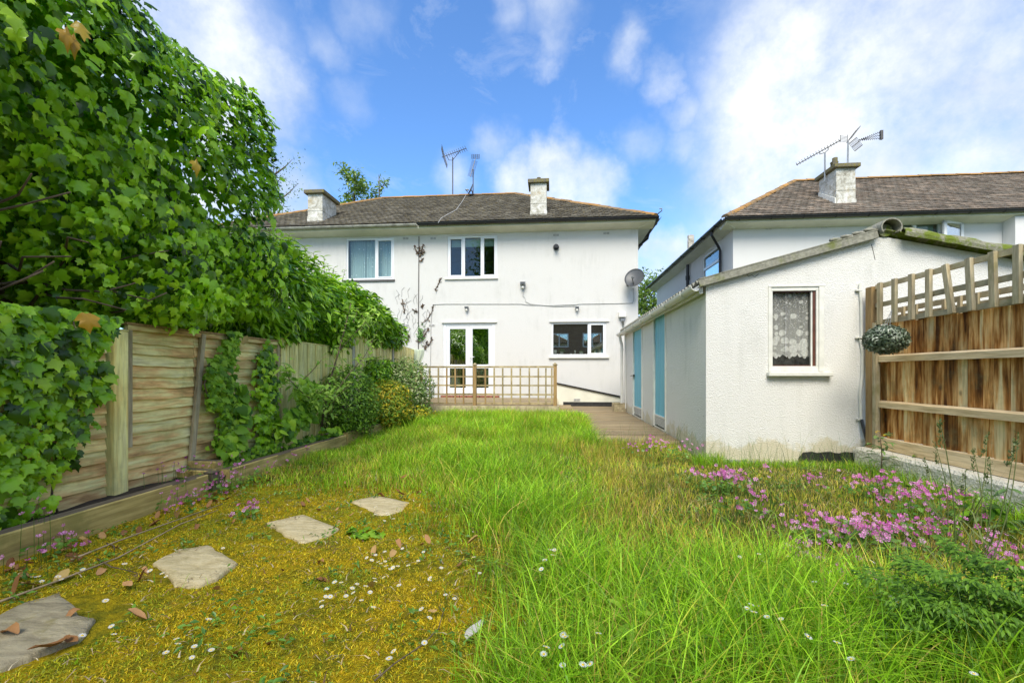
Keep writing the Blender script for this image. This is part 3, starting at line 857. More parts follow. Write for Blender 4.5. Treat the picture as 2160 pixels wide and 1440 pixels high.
sill_pot(1255, .03, .09, 0, 'pale cone-shaped cup right of the kitchen window bar', 'cup', 'cup')

# ================================================================== NEIGHBOURING HOUSE
NY = 13.5; NX = 5.14
nb = thing('neighbour_house', 'white two-storey house on the right behind the outbuilding, with orange lichen along its roof', 'house', (10, NY, 0))
NWF = (PY(1893, 520, NY)[0], PY(1986, 520, NY)[0], 3.5, PY(1940, 468, NY)[2])
mb = MB()
wall_face(mb, NX, 16, 0, WTOP, [NWF], lambda u, z, d: (u, NY + d, z), .1)
s1 = PX(1482, 545, NX)[1]; s0 = PX(1516, 545, NX)[1]
NSW = (s0, s1, 3.2, PX(1500, 528, NX)[2])
wall_face(mb, NY, 23.0, 0, WTOP, [NSW], lambda u, z, d: (NX + d, u, z), .1)
wx = PY(2114, 500, NY)[0]
mb.box(wx, 16, NY - .35, NY - .01, 0, WTOP)
mb.add([(NX, 23, 0), (16, 23, 0), (16, 23, WTOP), (NX, 23, WTOP)], [(0, 1, 2, 3)])
mb.build('wall', M_nb, nb)
MB().box(NX + .3, 16, NY + 2.5, NY + 2.6, 0, 5.1).build('interior_wall', M_inner, nb)
NEX, NEY, NEZ = 4.77, 13.08, 5.36
NRY, NRX, NRZ = 16.7, 8.39, 7.72
mb = MB()
mb.add([(NEX, NEY, NEZ), (16.5, NEY, NEZ), (16.5, NRY, NRZ), (NRX, NRY, NRZ), (NEX, 23.4, NEZ), (NRX, 19.8, NRZ), (16.5, 23.4, NEZ)],
       [(0, 1, 2, 3), (0, 3, 5, 4), (4, 5, 6), (3, 2, 6, 5)])
mb.build('roof', M_tile2, nb)
lay_tiles(nb, NEX, 16.4, ((NEY - .03, NEZ + .005), (NRY, NRZ)), True, False, 23, M_tile2, w=.19)
ridge_line(nb, (NEX, NEY, NEZ + .03), (NRX, NRY, NRZ + .03), 14, M_ridge, 'hip_tile', r=.10)
ridge_line(nb, (NRX, NRY, NRZ + .03), (16.4, NRY, NRZ + .03), 20, M_ridge, r=.10)
mb = MB()
mb.prism([(NEX + .03, NEY + .03, NEZ - .02), (NEX + .03, NEY + .03, NEZ - .13), (NEX + .03, NY, WTOP - .06), (NEX + .03, NY + .2, WTOP + .1)], (11.5, 0, 0)); mb.build('soffit', M_fascia, nb)
mb = MB()
mb.prism([(NEX + .03, NEY + .032, NEZ - .02), (NEX + .03, NEY + .032, NEZ - .13), (NX, NEY + .3, WTOP - .06), (NX + .2, NEY + .3, WTOP + .1)], (0, 10, 0)); mb.build('side_soffit', M_fascia, nb)
gutter(nb, (NEX - .05, NEY - .05, NEZ - .02), (16.4, NEY - .05, NEZ - .02), .065, M_black, brackets=14)
gutter(nb, (NEX - .05, NEY - .02, NEZ - .025), (NEX - .05, 23.4, NEZ - .025), .065, M_black, brackets=9)
# downpipe with swan neck near the corner, soil pipe further back, stub chimney pipe
y = PX(1524, 545, NX)[1]
mb = MB(); mb.tube([(NEX - .03, y - .25, NEZ - .07), (NEX - .03, y - .25, NEZ - .2), (NX - .12, y - .03, NEZ - .5), (NX - .07, y, NEZ - .6), (NX - .07, y, 0.1)], .04, 8); mb.build('downpipe', M_black, nb)
y = PX(1455, 570, NX)[1]
mb = MB(); mb.tube([(NX - .08, y, WTOP - .08), (NX - .08, y, 0.1)], .055, 8); mb.tube([(NX - .08, y, WTOP - .5), (NX - .08, y, WTOP - .66)], .075, 8); mb.build('soil_pipe', M_black, nb)
q = PX(1457, 520, NEX + .15)
mb = MB(); mb.tube([(q[0], q[1], NEZ - .1), (q[0], q[1], PX(1457, 497, NEX + .15)[2])], .12, 8); mb.build('vent_pipe', M_chim, nb)
for px, py in ((1621, 482), (1738, 478), (2068, 469)):
    p = PY(px, py, NY); airbrick(nb, p[0], NY, p[2], mat=M_nb)
nwin = window(nb, NY, *NWF, bars=[(PY(1931, 490, NY)[0], .09)], inset=.02, label='upstairs window with pale green blinds')
MB().box(NWF[0] + .08, NWF[1] - .08, NY + .17, NY + .18, NWF[3] - .5, NWF[3] - .05).build('blind', M_blind, nwin)
# casement standing open to the right
hx = PY(2030, 490, NY)[0]; a = Vector((hx, NY - .02, 0)); b = Vector((PY(1990, 490, NY - .2)[0], NY - .2, 0))
mb = MB(); z0, z1 = NWF[2], NWF[3] - .03
for (p, q, za, zb) in ((a, a + (b - a) * .14, z0, z1), (b - (b - a) * .14, b, z0, z1), (a, b, z0, z0 + .08), (a, b, z1 - .08, z1)):
    mb.beam((p.x, p.y, (za + zb) / 2), (q.x, q.y, (za + zb) / 2), .05, zb - za)
cs = mb.build('open_casement', M_upvc, nwin)
mb = MB(); mb.beam((a.x, a.y, (z0 + z1) / 2), (b.x, b.y, (z0 + z1) / 2), .01, z1 - z0 - .16); mb.build('pane', M_glass_sky, nwin)
# side window
mb = MB(); x0 = NX + .02; fw = .07
for bb in ((NSW[0], NSW[1], NSW[2], NSW[2] + fw), (NSW[0], NSW[1], NSW[3] - fw, NSW[3]), (NSW[0], NSW[0] + fw, NSW[2] + fw, NSW[3] - fw), (NSW[1] - fw, NSW[1], NSW[2] + fw, NSW[3] - fw), (NSW[0] + fw, NSW[1] - fw, NSW[3] - .5, NSW[3] - .42)):
    mb.box(x0, x0 + .07, *bb)
sw = mb.build('side_window', M_upvc, nb)
MB().box(x0 + .03, x0 + .04, NSW[0] + fw, NSW[1] - fw, NSW[2] + fw, NSW[3] - .5).build('pane', M_glass_sky, sw)
MB().box(x0 + .03, x0 + .04, NSW[0] + fw, NSW[1] - fw, NSW[3] - .42, NSW[3] - fw).build('pane', M_glass, sw)
MB().box(x0 + .3, x0 + .32, NSW[0] - .2, NSW[1] + .2, NSW[2] - .2, NSW[3] + .1).build('room_backing', M_inner, nb)  # dark backing in room wall colour, close behind the side window panes
a = PY(1764, 438, 13.9); b = PY(1805, 352, 13.9)
ch = chimney(nb, a[0], b[0], 13.9, 14.75, a[2] - .15, b[2] - .02, [(a[0] + .12, 14.2, .1, .2)], .09)
MB().tube([(a[0] + .05, 14.05, b[2] + .12), (a[0] + .05, 14.05, b[2] + .34)], .07, 10).build('chimney_pot', M_cap, ch)
mb = MB(); mb.prism([(a[0] - .02, 13.88, a[2] + .28), (a[0] - .02, 14.7, a[2] + .75), (a[0] - .02, 14.7, a[2] + .55), (a[0] - .02, 13.88, a[2] + .12)], (-.03, 0, 0)); mb.build('lead_flashing', M_wpaint, ch)

# ================================================================== AERIALS AND DISHES
def aerial_a():
    base = PY(955, 410, 17.0); top = PY(955, 332, 17.0)
    t_ = thing('tv_aerial', 'tall pole aerial with spiky boom on the main roof ridge, left of the dish', 'aerial', base)
    MB().tube([(base[0], 17, base[2] - .1), (top[0], 17, top[2])], .022, 6).build('mast', M_dark_metal, t_)
    A = Vector(PY(932, 332, 17.0)); B = Vector(PY(984, 313, 16.8)); B.y = 16.8
    m = MB(); m.tube([A, B], .014, 5)
    C = A + (B - A) * .75; D = A + (B - A) * .2
    m.tube([D, Vector((top[0] - .15, 17, top[2] - .1)), Vector((top[0], 16.98, top[2] - .12)), C], .012, 5)
    m.build('boom', M_dark_metal, t_)
    for i in range(11):
        p = A + (B - A) * (.12 + .086 * i); d = Vector((-.06, .16, .13)) * (1 if i % 2 else .85)
        m = MB(); m.tube([p - d, p + d], .008, 4); m.tube([p + Vector((.05, 0, -.1)), p - Vector((.05, 0, -.1))], .008, 4); m.build('element', M_dark_metal, t_)
    for e in ((-.02, .33), (.20, -.42)):
        m = MB()
        for k in range(4): m.tube([A + Vector((.05 + .03 * k, -.05 * k, 0)), A + Vector((e[0] + .03 * k, -.1 * k, e[1]))], .009, 4)
        m.build('reflector', M_dark_metal, t_)
def aerial_b():
    base = PY(998, 408, 17.0); top = PY(998, 357, 17.0)
    t_ = thing('tv_aerial', 'short aerial tilted steeply with a small grid at its top, beside the roof dish', 'aerial', base)
    MB().tube([(base[0], 17, base[2] - .1), (top[0], 17, top[2])], .02, 6).build('mast', M_dark_metal, t_)
    A = Vector(PY(992, 373, 16.9)); B = Vector(PY(1003, 334, 17.1))
    MB().tube([A, B], .012, 5).build('boom', M_dark_metal, t_)
    for i in range(16):
        p = A + (B - A) * (.03 + .055 * i); m = MB(); m.tube([p - Vector((.1, .05, -.015)), p + Vector((.1, .05, -.015))], .006, 4); m.build('element', M_dark_metal, t_)
    g = Vector(PY(1003, 331, 17.1)); m = MB()
    for k in range(5): m.tube([g + Vector((-.15, 0, -.06 + k * .04)), g + Vector((.15, 0, -.08 + k * .04))], .007, 4)
    for k in range(5): m.tube([g + Vector((-.15 + k * .075, 0, -.07)), g + Vector((-.15 + k * .075, 0, .1))], .007, 4)
    m.build('reflector', M_dark_metal, t_)
aerial_a(); aerial_b()
def dish(nm, label, c, nrm, r, wall, mat):
    c = Vector(c); n = Vector(nrm).normalized(); s = n.cross(Vector((0, 0, 1))).normalized(); u = s.cross(n)
    t_ = thing(nm, label, 'satellite dish', tuple(c))
    m = MB(); N = 24; vs = []; rings = 6
    for side in (0, 1):
        for k in range(rings + 1):
            rr = r * k / rings
            for j in range(N):
                an = 2 * math.pi * j / N
                vs.append(c + s * math.cos(an) * rr + u * math.sin(an) * rr * 1.08 + n * (.25 * rr * rr / r - side * .008))
    fs = []
    for side in (0, 1):
        b0 = side * (rings + 1) * N
        for k in range(rings):
            for j in range(N):
                q = (b0 + k * N + j, b0 + k * N + (j + 1) % N, b0 + (k + 1) * N + (j + 1) % N, b0 + (k + 1) * N + j)
                fs.append(q if side else q[::-1])
    e = rings * N; o2 = (rings + 1) * N
    fs += [(e + j, e + (j + 1) % N, o2 + e + (j + 1) % N, o2 + e + j) for j in range(N)]
    m.add(vs, fs).build('reflector', mat, t_, smooth=True)
    f = c + n * r * 1.0 - u * r * .45
    m = MB(); m.tube([c - u * r * .85, f], .012, 6); m.build('feed_arm', M_dark_metal, t_)
    m = MB(); m.tube([f - n * .02, f - n * .12 + u * .05], .03, 8); m.build('receiver', M_grey, t_)
    w_ = Vector(wall)
    m = MB(); m.tube([c - n * .02, c + (w_ - c) * .5 - u * .05, w_], .02, 6); m.box(w_.x - .03, w_.x + .03, w_.y - .01, w_.y + .02, w_.z - .08, w_.z + .08); m.build('bracket', M_dark_metal, t_)
p = PY(1339, 588, YH - .35); wpt = PY(1324, 597, YH - .012)
M_dish = m_plain('grey_dish_paint', (0.075, 0.08, 0.085), .45, .08)
dish('satellite_dish', 'grey oval satellite dish on the right corner of the main house wall', p, (-.35, -.75, .38), .27, wpt, M_dish)
p = PY(994, 401, 16.7)
dish('satellite_dish', 'small dark dish on the main roof ridge beside the aerials', p, (-.85, -.3, .4), .2, (p[0] + .12, 17.0, p[2] - .12), M_dish)

def aerial_n():
    Yc = 14.3
    base = PY(1740, 365, Yc); top = PY(1740, 322, Yc)
    t_ = thing('tv_aerial', 'long sloping aerial on a bracket pole, left side of the neighbour chimney', 'aerial', base)
    MB().tube([(base[0], Yc, base[2] - .25), (top[0], Yc, top[2])], .022, 6).build('mast', M_grey, t_)
    A = Vector(PY(1680, 348, Yc)); B = Vector(PY(1773, 296, Yc))
    m = MB(); m.tube([A, B], .014, 5); C = A + (B - A) * .53; D = A + (B - A) * .72
    m.tube([C, C + Vector((0, 0, -.07)), Vector((top[0], Yc, top[2])), D + Vector((0, 0, -.08)), D], .012, 5)
    m.build('boom', M_dark_metal, t_)
    for i in range(16):
        p = A + (B - A) * (.01 + .064 * i); d = Vector((.05, .05, -.035)); m = MB(); m.tube([p - d, p + d + Vector((0, 0, .03))], .007, 4); m.build('element', M_dark_metal, t_)
    g = Vector(PY(1780, 292, Yc)); m = MB()
    for k in range(5): m.tube([g + Vector((-.1, 0, -.08 + k * .04)), g + Vector((.1, 0, -.12 + k * .04))], .006, 4)
    for k in (-1, 1): m.tube([g + Vector((.1 * k, 0, -.1)), g + Vector((.1 * k, 0, .1))], .008, 4)
    m.build('reflector', M_dark_metal, t_)
    base = PY(1788, 348, Yc); top = PY(1789, 297, Yc)
    t_ = thing('tv_aerial', 'aerial with a three-rod boom and two grid wings above the neighbour chimney pot', 'aerial', base)
    MB().tube([(base[0], Yc, base[2] - .15), (top[0], Yc, top[2])], .022, 6).build('mast', M_grey, t_)
    A = Vector(PY(1790, 297, Yc)); B = Vector(PY(1858, 285, Yc - .2))
    for dz, dz2 in ((.0, .09), (0, .0), (0, -.09)):
        m = MB(); A2 = A + Vector((.28, 0, dz * .3)); B2 = B + Vector((0, 0, dz2)); n = 22
        pts = [A2 + (B2 - A2) * (i / n) + Vector((0, 0, .022 if i % 2 else -.022)) for i in range(n + 1)]
        m.tube(pts, .012, 4); m.build('boom', M_dark_metal, t_)
    m = MB(); m.box(B.x - .02, B.x + .05, B.y - .03, B.y + .03, B.z - .13, B.z + .13); m.build('end_plate', M_dark_metal, t_)
    def grid(o, e1, e2, n):
        m = MB()
        for i in range(n + 1): m.tube([o + e1 * (i / n), o + e1 * (i / n) + e2], .006, 4)
        for i in (0, .5, 1): m.tube([o + e2 * i, o + e2 * i + e1], .011, 4)
        m.build('reflector', M_dark_metal, t_)
    p = Vector(PY(1795, 292, Yc)); q = Vector(PY(1815, 266, Yc))
    grid(p, Vector((q.x - p.x, 0, q.z - p.z)), Vector((.06, .3, .02)), 9)
    p = Vector(PY(1791, 303, Yc)); q = Vector(PY(1803, 319, Yc)); r_ = Vector(PY(1807, 290, Yc))
    grid(p, Vector((r_.x - p.x, 0, r_.z - p.z)), Vector((q.x - p.x, 0, q.z - p.z)), 8)
aerial_n()

# flood lights and wall cables on the main house
def flood(px, py, label, s=1.0, sensor=True):
    p = PY(px, py, YH); x, z = p[0], p[2]
    t_ = thing('flood_light', label, 'light', (x, YH, z))
    MB().box(x - .07 * s, x + .07 * s, YH - .13 * s, YH - .03, z - .03 * s, z + .06 * s).build('lamp_housing', M_grey, t_, bevel=.008)
    MB().box(x - .055 * s, x + .055 * s, YH - .135 * s, YH - .13 * s, z - .02 * s, z + .05 * s).build('lamp_glass', M_dish, t_)
    MB().box(x - .02, x + .02, YH - .03, YH + .0, z - .04, z + .02).build('bracket', M_dark_metal, t_)
    if sensor: MB().lathe((x, YH - .07, z - .12 * s), [(.03 * s, 0), (.045 * s, .03), (.03 * s, .08)], 10).build('sensor', M_whitepl, t_, smooth=True)
flood(985, 650, 'small grey flood light above the patio doors', .8)
flood(1217, 650, 'small grey flood light above the kitchen window', .8)
flood(1103, 600, 'larger square flood light with sensor, on the middle of the house wall', 1.1)
c1 = [PY(x, y, YH - .012) for x, y in ((913, 642), (940, 641), (1100, 641), (1112, 643), (1160, 644), (1216, 642), (1224, 641), (1300, 640), (1334, 639), (1337, 634), (1337, 606))]
t_ = thing('wall_cable', 'pale cable running level across the house wall between the floors', 'cable', c1[0])
MB().tube(c1, .008, 5).build('cable_run', M_cable, t_)
MB().tube([PY(x, y, YH - .014) for x, y in ((1104, 615), (1103, 625), (1107, 627), (1109, 636), (1118, 641), (1170, 646), (1217, 645))], .008, 5).build('cable_drop', M_cable, t_)
MB().tube([PY(x, y, YH - .014) for x, y in ((913, 642), (909, 680), (908, 770))], .009, 5).build('cable_drop', M_cable, t_)
MB().tube([PY(x, y, YH - .03) for x, y in ((1330, 600), (1336, 612))], .008, 5).build('dish_cable', M_cable, t_)
# cable on the roof
rp = [(983, 411), (975, 425), (962, 443), (945, 452), (931, 460), (924, 470)]
pts = []
for x, y in rp:
    d = ray(x, y); k0 = (RZ - EZ) / (RY - EY)
    k = (EZ - k0 * EY - H_CAM + .06) / (d[2] - k0 * d[1]); pts.append((d[0] * k, d[1] * k, H_CAM + d[2] * k))
t_ = thing('roof_cable', 'thin pale cable lying down the main roof slope from the dish', 'cable', pts[0])
MB().tube(pts, .01, 5).build('cable_run', M_cable, t_)

# dead climber remains on the wall
M_dead = m_plain('dead_climber', (0.13, 0.075, 0.035), .95, .4, 20, bump=.8)
cl = thing('dead_climber', 'brown dead climber remains stuck to the house wall along the party line', 'climber', PY(884, 740, YH))
segs = [[(885, 520), (884, 536)], [(873, 518), (879, 533), (884, 538)], [(893, 517), (888, 534)], [(896, 530), (887, 538)], [(893, 544), (885, 552)],
        [(929, 588), (924, 600), (918, 613)], [(849, 631), (850, 647), (854, 660)], [(914, 645), (910, 660), (900, 675), (888, 682)], [(893, 643), (890, 648)],
        [(904, 692), (896, 705), (885, 722)], [(911, 710), (907, 725), (896, 735)], [(901, 718), (896, 735)], [(841, 690), (840, 706), (848, 714)], [(862, 705), (858, 722)], [(881, 720), (884, 712)], [(873, 655), (880, 658)]]
for sg in segs:
    pts = [Vector(PY(x, y, YH - .02)) for x, y in sg]
    MB().tube(pts, .012, 4, .006).build('stem', M_dead, cl)
    N = 26; T = rng.random(N) * (len(pts) - 1); P = np.array([tuple(pts[int(q)].lerp(pts[int(q) + 1], q % 1)) for q in T]) + rng.normal(0, .018, (N, 3)) * [1, .3, 1]
    M = frames(P, rng.normal(0, 1, (N, 3)) + [0, -1, 0], rng.normal(0, 1, (N, 3)), .05 * (0.6 + rng.random(N)))
    scatter(cl, 'dead_leaf', SMALL, M, M_dead, 0, 'dead_foliage')
for _ in range(34):
    x, y = random.uniform(838, 906), random.uniform(625, 735)
    pts = [PY(x + 4 * k * random.uniform(-.6, .6), y - 7 * k, YH - .006) for k in range(4)]
    MB().tube(pts, .004, 3).build('tendril_mark', M_dark_metal, cl)
N = 60; P = np.array([PY(887 + random.gauss(0, 3), 705 + random.gauss(0, 9), YH - .05) for _ in range(N)])
scatter(cl, 'leaf', SMALL, frames(P, rng.normal(0, .6, (N, 3)) + [0, -1, 0], rng.normal(0, 1, (N, 3)), .08), M_lsm, 0, 'foliage')

# ================================================================== WOOD MATERIALS
M_deck = m_wood('weathered_deck_board', [(0.14, 0.105, 0.06), (0.29, 0.225, 0.135), (0.42, 0.35, 0.23)], (14, 1, 1), 4, bstr=.5)
M_trel = m_wood('brown_trellis_wood', [(0.20, 0.155, 0.08), (0.38, 0.31, 0.17), (0.52, 0.44, 0.28)], (3, 3, 3), 5, knots=False)
M_postw = m_wood('orange_brown_post', [(0.27, 0.175, 0.075), (0.44, 0.30, 0.14)], (1, 1, 10), 5, knots=False)
M_greyw = m_wood('grey_weathered_wood', [(0.227, 0.190, 0.124), (0.486, 0.417, 0.278), (0.668, 0.592, 0.402)], (2, 9, 3), 5, moss=((0.20, 0.19, 0.05), .5))
M_greyv = m_wood('grey_weathered_upright', [(0.227, 0.190, 0.124), (0.486, 0.417, 0.278), (0.668, 0.592, 0.402)], (1, 1, 10), 5, moss=((0.20, 0.19, 0.05), .5), knots=False)
M_board = m_wood('stained_fence_board', [(0.088, 0.030, 0.006), (0.381, 0.157, 0.033), (0.730, 0.420, 0.159), (0.850, 0.690, 0.383)], (1, 1, 16), 5.5, contrast=(.40, .60), moss=((0.22, 0.20, 0.09), .4))
M_rail = m_wood('pale_fence_rail', [(0.469, 0.344, 0.179), (0.690, 0.552, 0.344), (0.773, 0.662, 0.469)], (1, 12, 1), 5)
M_lap = m_wood('lap_fence_slat', [(0.250, 0.143, 0.051), (0.749, 0.476, 0.201), (0.850, 0.787, 0.364), (0.850, 0.807, 0.486)], (1, 9, 1), 4, contrast=(.34, .64), moss=((0.30, 0.27, 0.08), .4))
M_feather = m_wood('new_feather_board', [(0.780, 0.552, 0.164), (0.850, 0.807, 0.351), (0.850, 0.807, 0.493)], (1, 1, 10), 4, moss=((0.42, 0.38, 0.16), .3))
M_sleeper = m_wood('green_tinged_sleeper', [(0.202, 0.151, 0.060), (0.506, 0.403, 0.146), (0.727, 0.606, 0.256)], (1, 12, 1), 4, moss=((0.20, 0.20, 0.05), .55))
M_sleeptop = m_wood('sleeper_top', [(0.08, 0.065, 0.05), (0.20, 0.165, 0.12)], (1, 12, 1), 4)
def m_blue():
    m, t, o = new_mat('faded_turquoise_paint')
    c = coords(t, False); wp = t.new('ShaderNodeNewGeometry').outputs['Position']
    n = t.noise(t.vmath('DIVIDE', wp, (.3, .3, 4)), 5, 5, .6).outputs[0]
    col = t.ramp(n, [(.3, (0.10, 0.40, 0.54)), (.7, (0.19, 0.54, 0.67))])
    pk = t.remap(t.noise(wp, 24, 4, .7).outputs[0], .68, .74, 0, .8)
    col = t.mix(pk, col, (.5, .5, .45))
    finish(t, o, col, .6, n, .2, .01)
    return m
M_blue = m_blue()

# ================================================================== OUTBUILDING
SX = 1.79; SY = 5.5; SY1 = 11.55
shed = thing('outbuilding', 'low white roughcast outbuilding with two turquoise doors and a lace-curtained window', 'outbuilding', (3.5, SY, 0))
RXm = PY(1862, 480, SY)[0]; RZm = PY(1862, 499, SY)[2]
EZs = PY(1492, 597, SY)[2]
SR = 2 * RXm - SX
def roof_z(x): return RZm - (RZm - EZs) * ((RXm - x) if x < RXm else (x - RXm) * .84) / (RXm - SX)
sw_ = rect_px(SY, 1626, 605, 1727, 783)
mb = MB()
us = [SX, sw_[0], sw_[1], RXm, SR]; zt = min(EZs, sw_[3] + .0)
wall_face(mb, SX, SR, -.1, EZs, [sw_], lambda u, z, d: (u, SY + d, z), .1)
mb.add([(SX, SY, EZs), (SR, SY, EZs), (SR, SY, roof_z(SR)), (RXm, SY, RZm)], [(0, 1, 2, 3)])
d2 = (PX(1405, 780, SX)[1], PX(1378, 780, SX)[1]); d1 = (PX(1355, 780, SX)[1], PX(1335, 780, SX)[1])
DZ0, DZ1 = .13, PX(1400, 664, SX)[2] + .02
wall_face(mb, SY, SY1, -.1, EZs - .03, [(d2[0], d2[1], DZ0, DZ1 + .05), (d1[0], d1[1], DZ0, DZ1)], lambda u, z, d: (SX + d, u, z), .09)
mb.add([(SX, SY1, -.1), (SR, SY1, -.1), (SR, SY1, EZs), (RXm, SY1, RZm), (SX, SY1, EZs)], [(0, 1, 2, 3, 4)])
mb.add([(SR, SY, -.1), (SR, SY1, -.1), (SR, SY1, EZs), (SR, SY, EZs)], [(0, 1, 2, 3)])
mb.build('wall', M_shed, shed)
# back of the doors / dark inside
MB().box(SX + .4, SX + .45, SY + .6, SY1 - .2, 0, 2.0).build('inner_wall', M_inner, shed)
MB().box(SX + .45, SR - .3, SY + .6, SY + .65, 0, 2.3).build('inner_wall', M_inner, shed)
# corrugated roof: waves run down the slope
def sheet(x_eave, x_ridge, name, mat, y0, y1):
    n = int((y1 - y0) / .02); vs = []; fs = []
    over = .09 if x_eave < x_ridge else -.09
    xa = x_eave - over
    za = roof_z(xa) + .05
    for k, (x, z) in enumerate(((xa, za), (x_ridge, RZm + .05))):
        for dz in (0, -.012):
            for i in range(n + 1):
                y = y0 + (y1 - y0) * i / n
                vs.append((x, y, z + .022 * math.cos(i * .02 / .146 * 2 * math.pi) + dz))
    m = n + 1
    for i in range(n):
        fs += [(i, i + 1, 2 * m + i + 1, 2 * m + i), (m + i + 1, m + i, 3 * m + i, 3 * m + i + 1), (i + 1, i, m + i, m + i + 1), (2 * m + i, 2 * m + i + 1, 3 * m + i + 1, 3 * m + i)]
    for i in (0, n): fs.append((i, m + i, 3 * m + i, 2 * m + i))
    return MB().add(vs, fs).build(name, mat, shed, smooth=False)
sheet(SX, RXm, 'roof_sheet', M_asb, SY - .05, SY1 + .1)
sheet(SR, RXm, 'roof_sheet', M_asb_moss, SY - .05, SY1 + .1)
# left verge: thin angled trim with a dark underside
def slope_pt(x, dz=0, y=SY): return Vector((x, y, roof_z(x) + dz))
a = Vector((SX - .1, SY - .07, EZs - .01)); b = slope_pt(RXm - .10, .04, SY - .07)
mb = MB(); mb.beam(a, b, .012, .085); mb.beam(a + Vector((0, .04, .045)), b + Vector((0, .04, .045)), .10, .012)
mb.beam(a + Vector((0, .035, -.045)), b + Vector((0, .035, -.045)), .07, .01)
mb.build('verge_trim', M_asb, shed)
# right verge: fat mossy roll
a = slope_pt(RXm + .15, .035, SY - .05); b = slope_pt(SR + .12, .035, SY - .05); N = 26
def half_roll(a, b, r0, name, mat, parent, jit=.006, n=26, opening=1.25):
    vs = []; K = 9; d = (b - a).normalized(); s = Vector((0, 1, 0)); u = s.cross(d) * -1
    if u.z < 0: u = -u
    for i in range(n + 1):
        p = a + (b - a) * (i / n); r = r0 * (1 + .06 * math.sin(i * .9) + random.uniform(-.04, .04))
        for lay in (0, 1):
            for k in range(K):
                an = math.radians(-20) + math.pi * opening * k / (K - 1)
                vs.append(p + s * (-math.cos(an)) * (r - lay * .012) + u * math.sin(an) * (r - lay * .012) + Vector((0, 0, random.uniform(-jit, jit))))
    fs = []; W = 2 * K
    for i in range(n):
        for k in range(K - 1):
            q = i * W + k
            fs += [(q, q + 1, q + W + 1, q + W), (q + K + 1, q + K, q + K + W, q + K + W + 1)]
        for k in (0, K - 1): q = i * W + k; fs.append((q, q + K, q + K + W, q + W))
    for i in (0, n): fs += [(i * W + k, i * W + k + 1, i * W + K + k + 1, i * W + K + k) for k in range(K - 1)]
    return MB().add(vs, fs).build(name, mat, parent, smooth=False)
half_roll(a, b, .085, 'verge_roll', M_asb_moss, shed)
# ridge roll running back along the ridge, open end towards us
mb = MB(); vs = []; K = 15
for i, y in enumerate((SY - .12, SY1 + .1)):
    for lay in (0, .014):
        for k in range(K):
            an = math.radians(-35) + math.radians(250) * k / (K - 1)
            vs.append((RXm + .015 + math.cos(an) * (.112 - lay), y, RZm + .075 + math.sin(an) * (.10 - lay)))
fs = []
for k in range(K - 1):
    fs += [(k, k + 1, 2 * K + k + 1, 2 * K + k), (K + k + 1, K + k, 3 * K + k, 3 * K + k + 1), (k + 1, k, K + k, K + k + 1), (2 * K + k, 2 * K + k + 1, 3 * K + k + 1, 3 * K + k)]
mb.add(vs, fs).build('ridge_roll', M_asb, shed)
MB().prism([(RXm + .015 + math.cos(t) * .08, SY - .02, RZm + .065 + math.sin(t) * .07) for t in np.linspace(0, 2 * math.pi, 12)[:-1]], (0, .2, 0)).build('ridge_mortar', M_asb_moss, shed)
# lumpy corrugated ends at the left of the ridge roll
for i in range(4):
    x = RXm - .15 - i * .11
    p = slope_pt(x, .085 + (.03 if i < 6 else .01), SY - .02 + .02 * i)
    m = MB(); m.lathe(p, [(.02, -.03), (.05, -.015), (.045, .004), (.02, .014)], 8, 1.5, 1.0); m.build('mortar_lump', M_asb, shed, smooth=True)
# gutter on the left side
gutter(shed, (SX - .12, SY - .03, EZs - .035), (SX - .12, SY1 + .12, EZs - .075), .062, M_whitepl, brackets=7)
MB().box(SX - .075, SX - .03, SY + .01, SY1, EZs - .12, EZs - .02).build('fascia', M_whitepl, shed)
mb = MB(); yy = SY1 - .05
mb.tube([(SX - .12, yy, EZs - .12), (SX - .10, yy, EZs - .25), (SX - .07, yy, EZs - .35), (SX - .07, yy, .13)], .036, 10)
mb.tube([(SX - .07, yy, 1.6), (SX - .07, yy, 1.66)], .045, 10); mb.tube([(SX - .07, yy, .55), (SX - .07, yy, .6)], .045, 10)
mb.build('downpipe', M_whitepl, shed)
MB().tube([(SX - .03, yy - .35, EZs - .15), (SX - .03, yy - .35, .2)], .014, 6).build('thin_pipe', M_whitepl, shed)
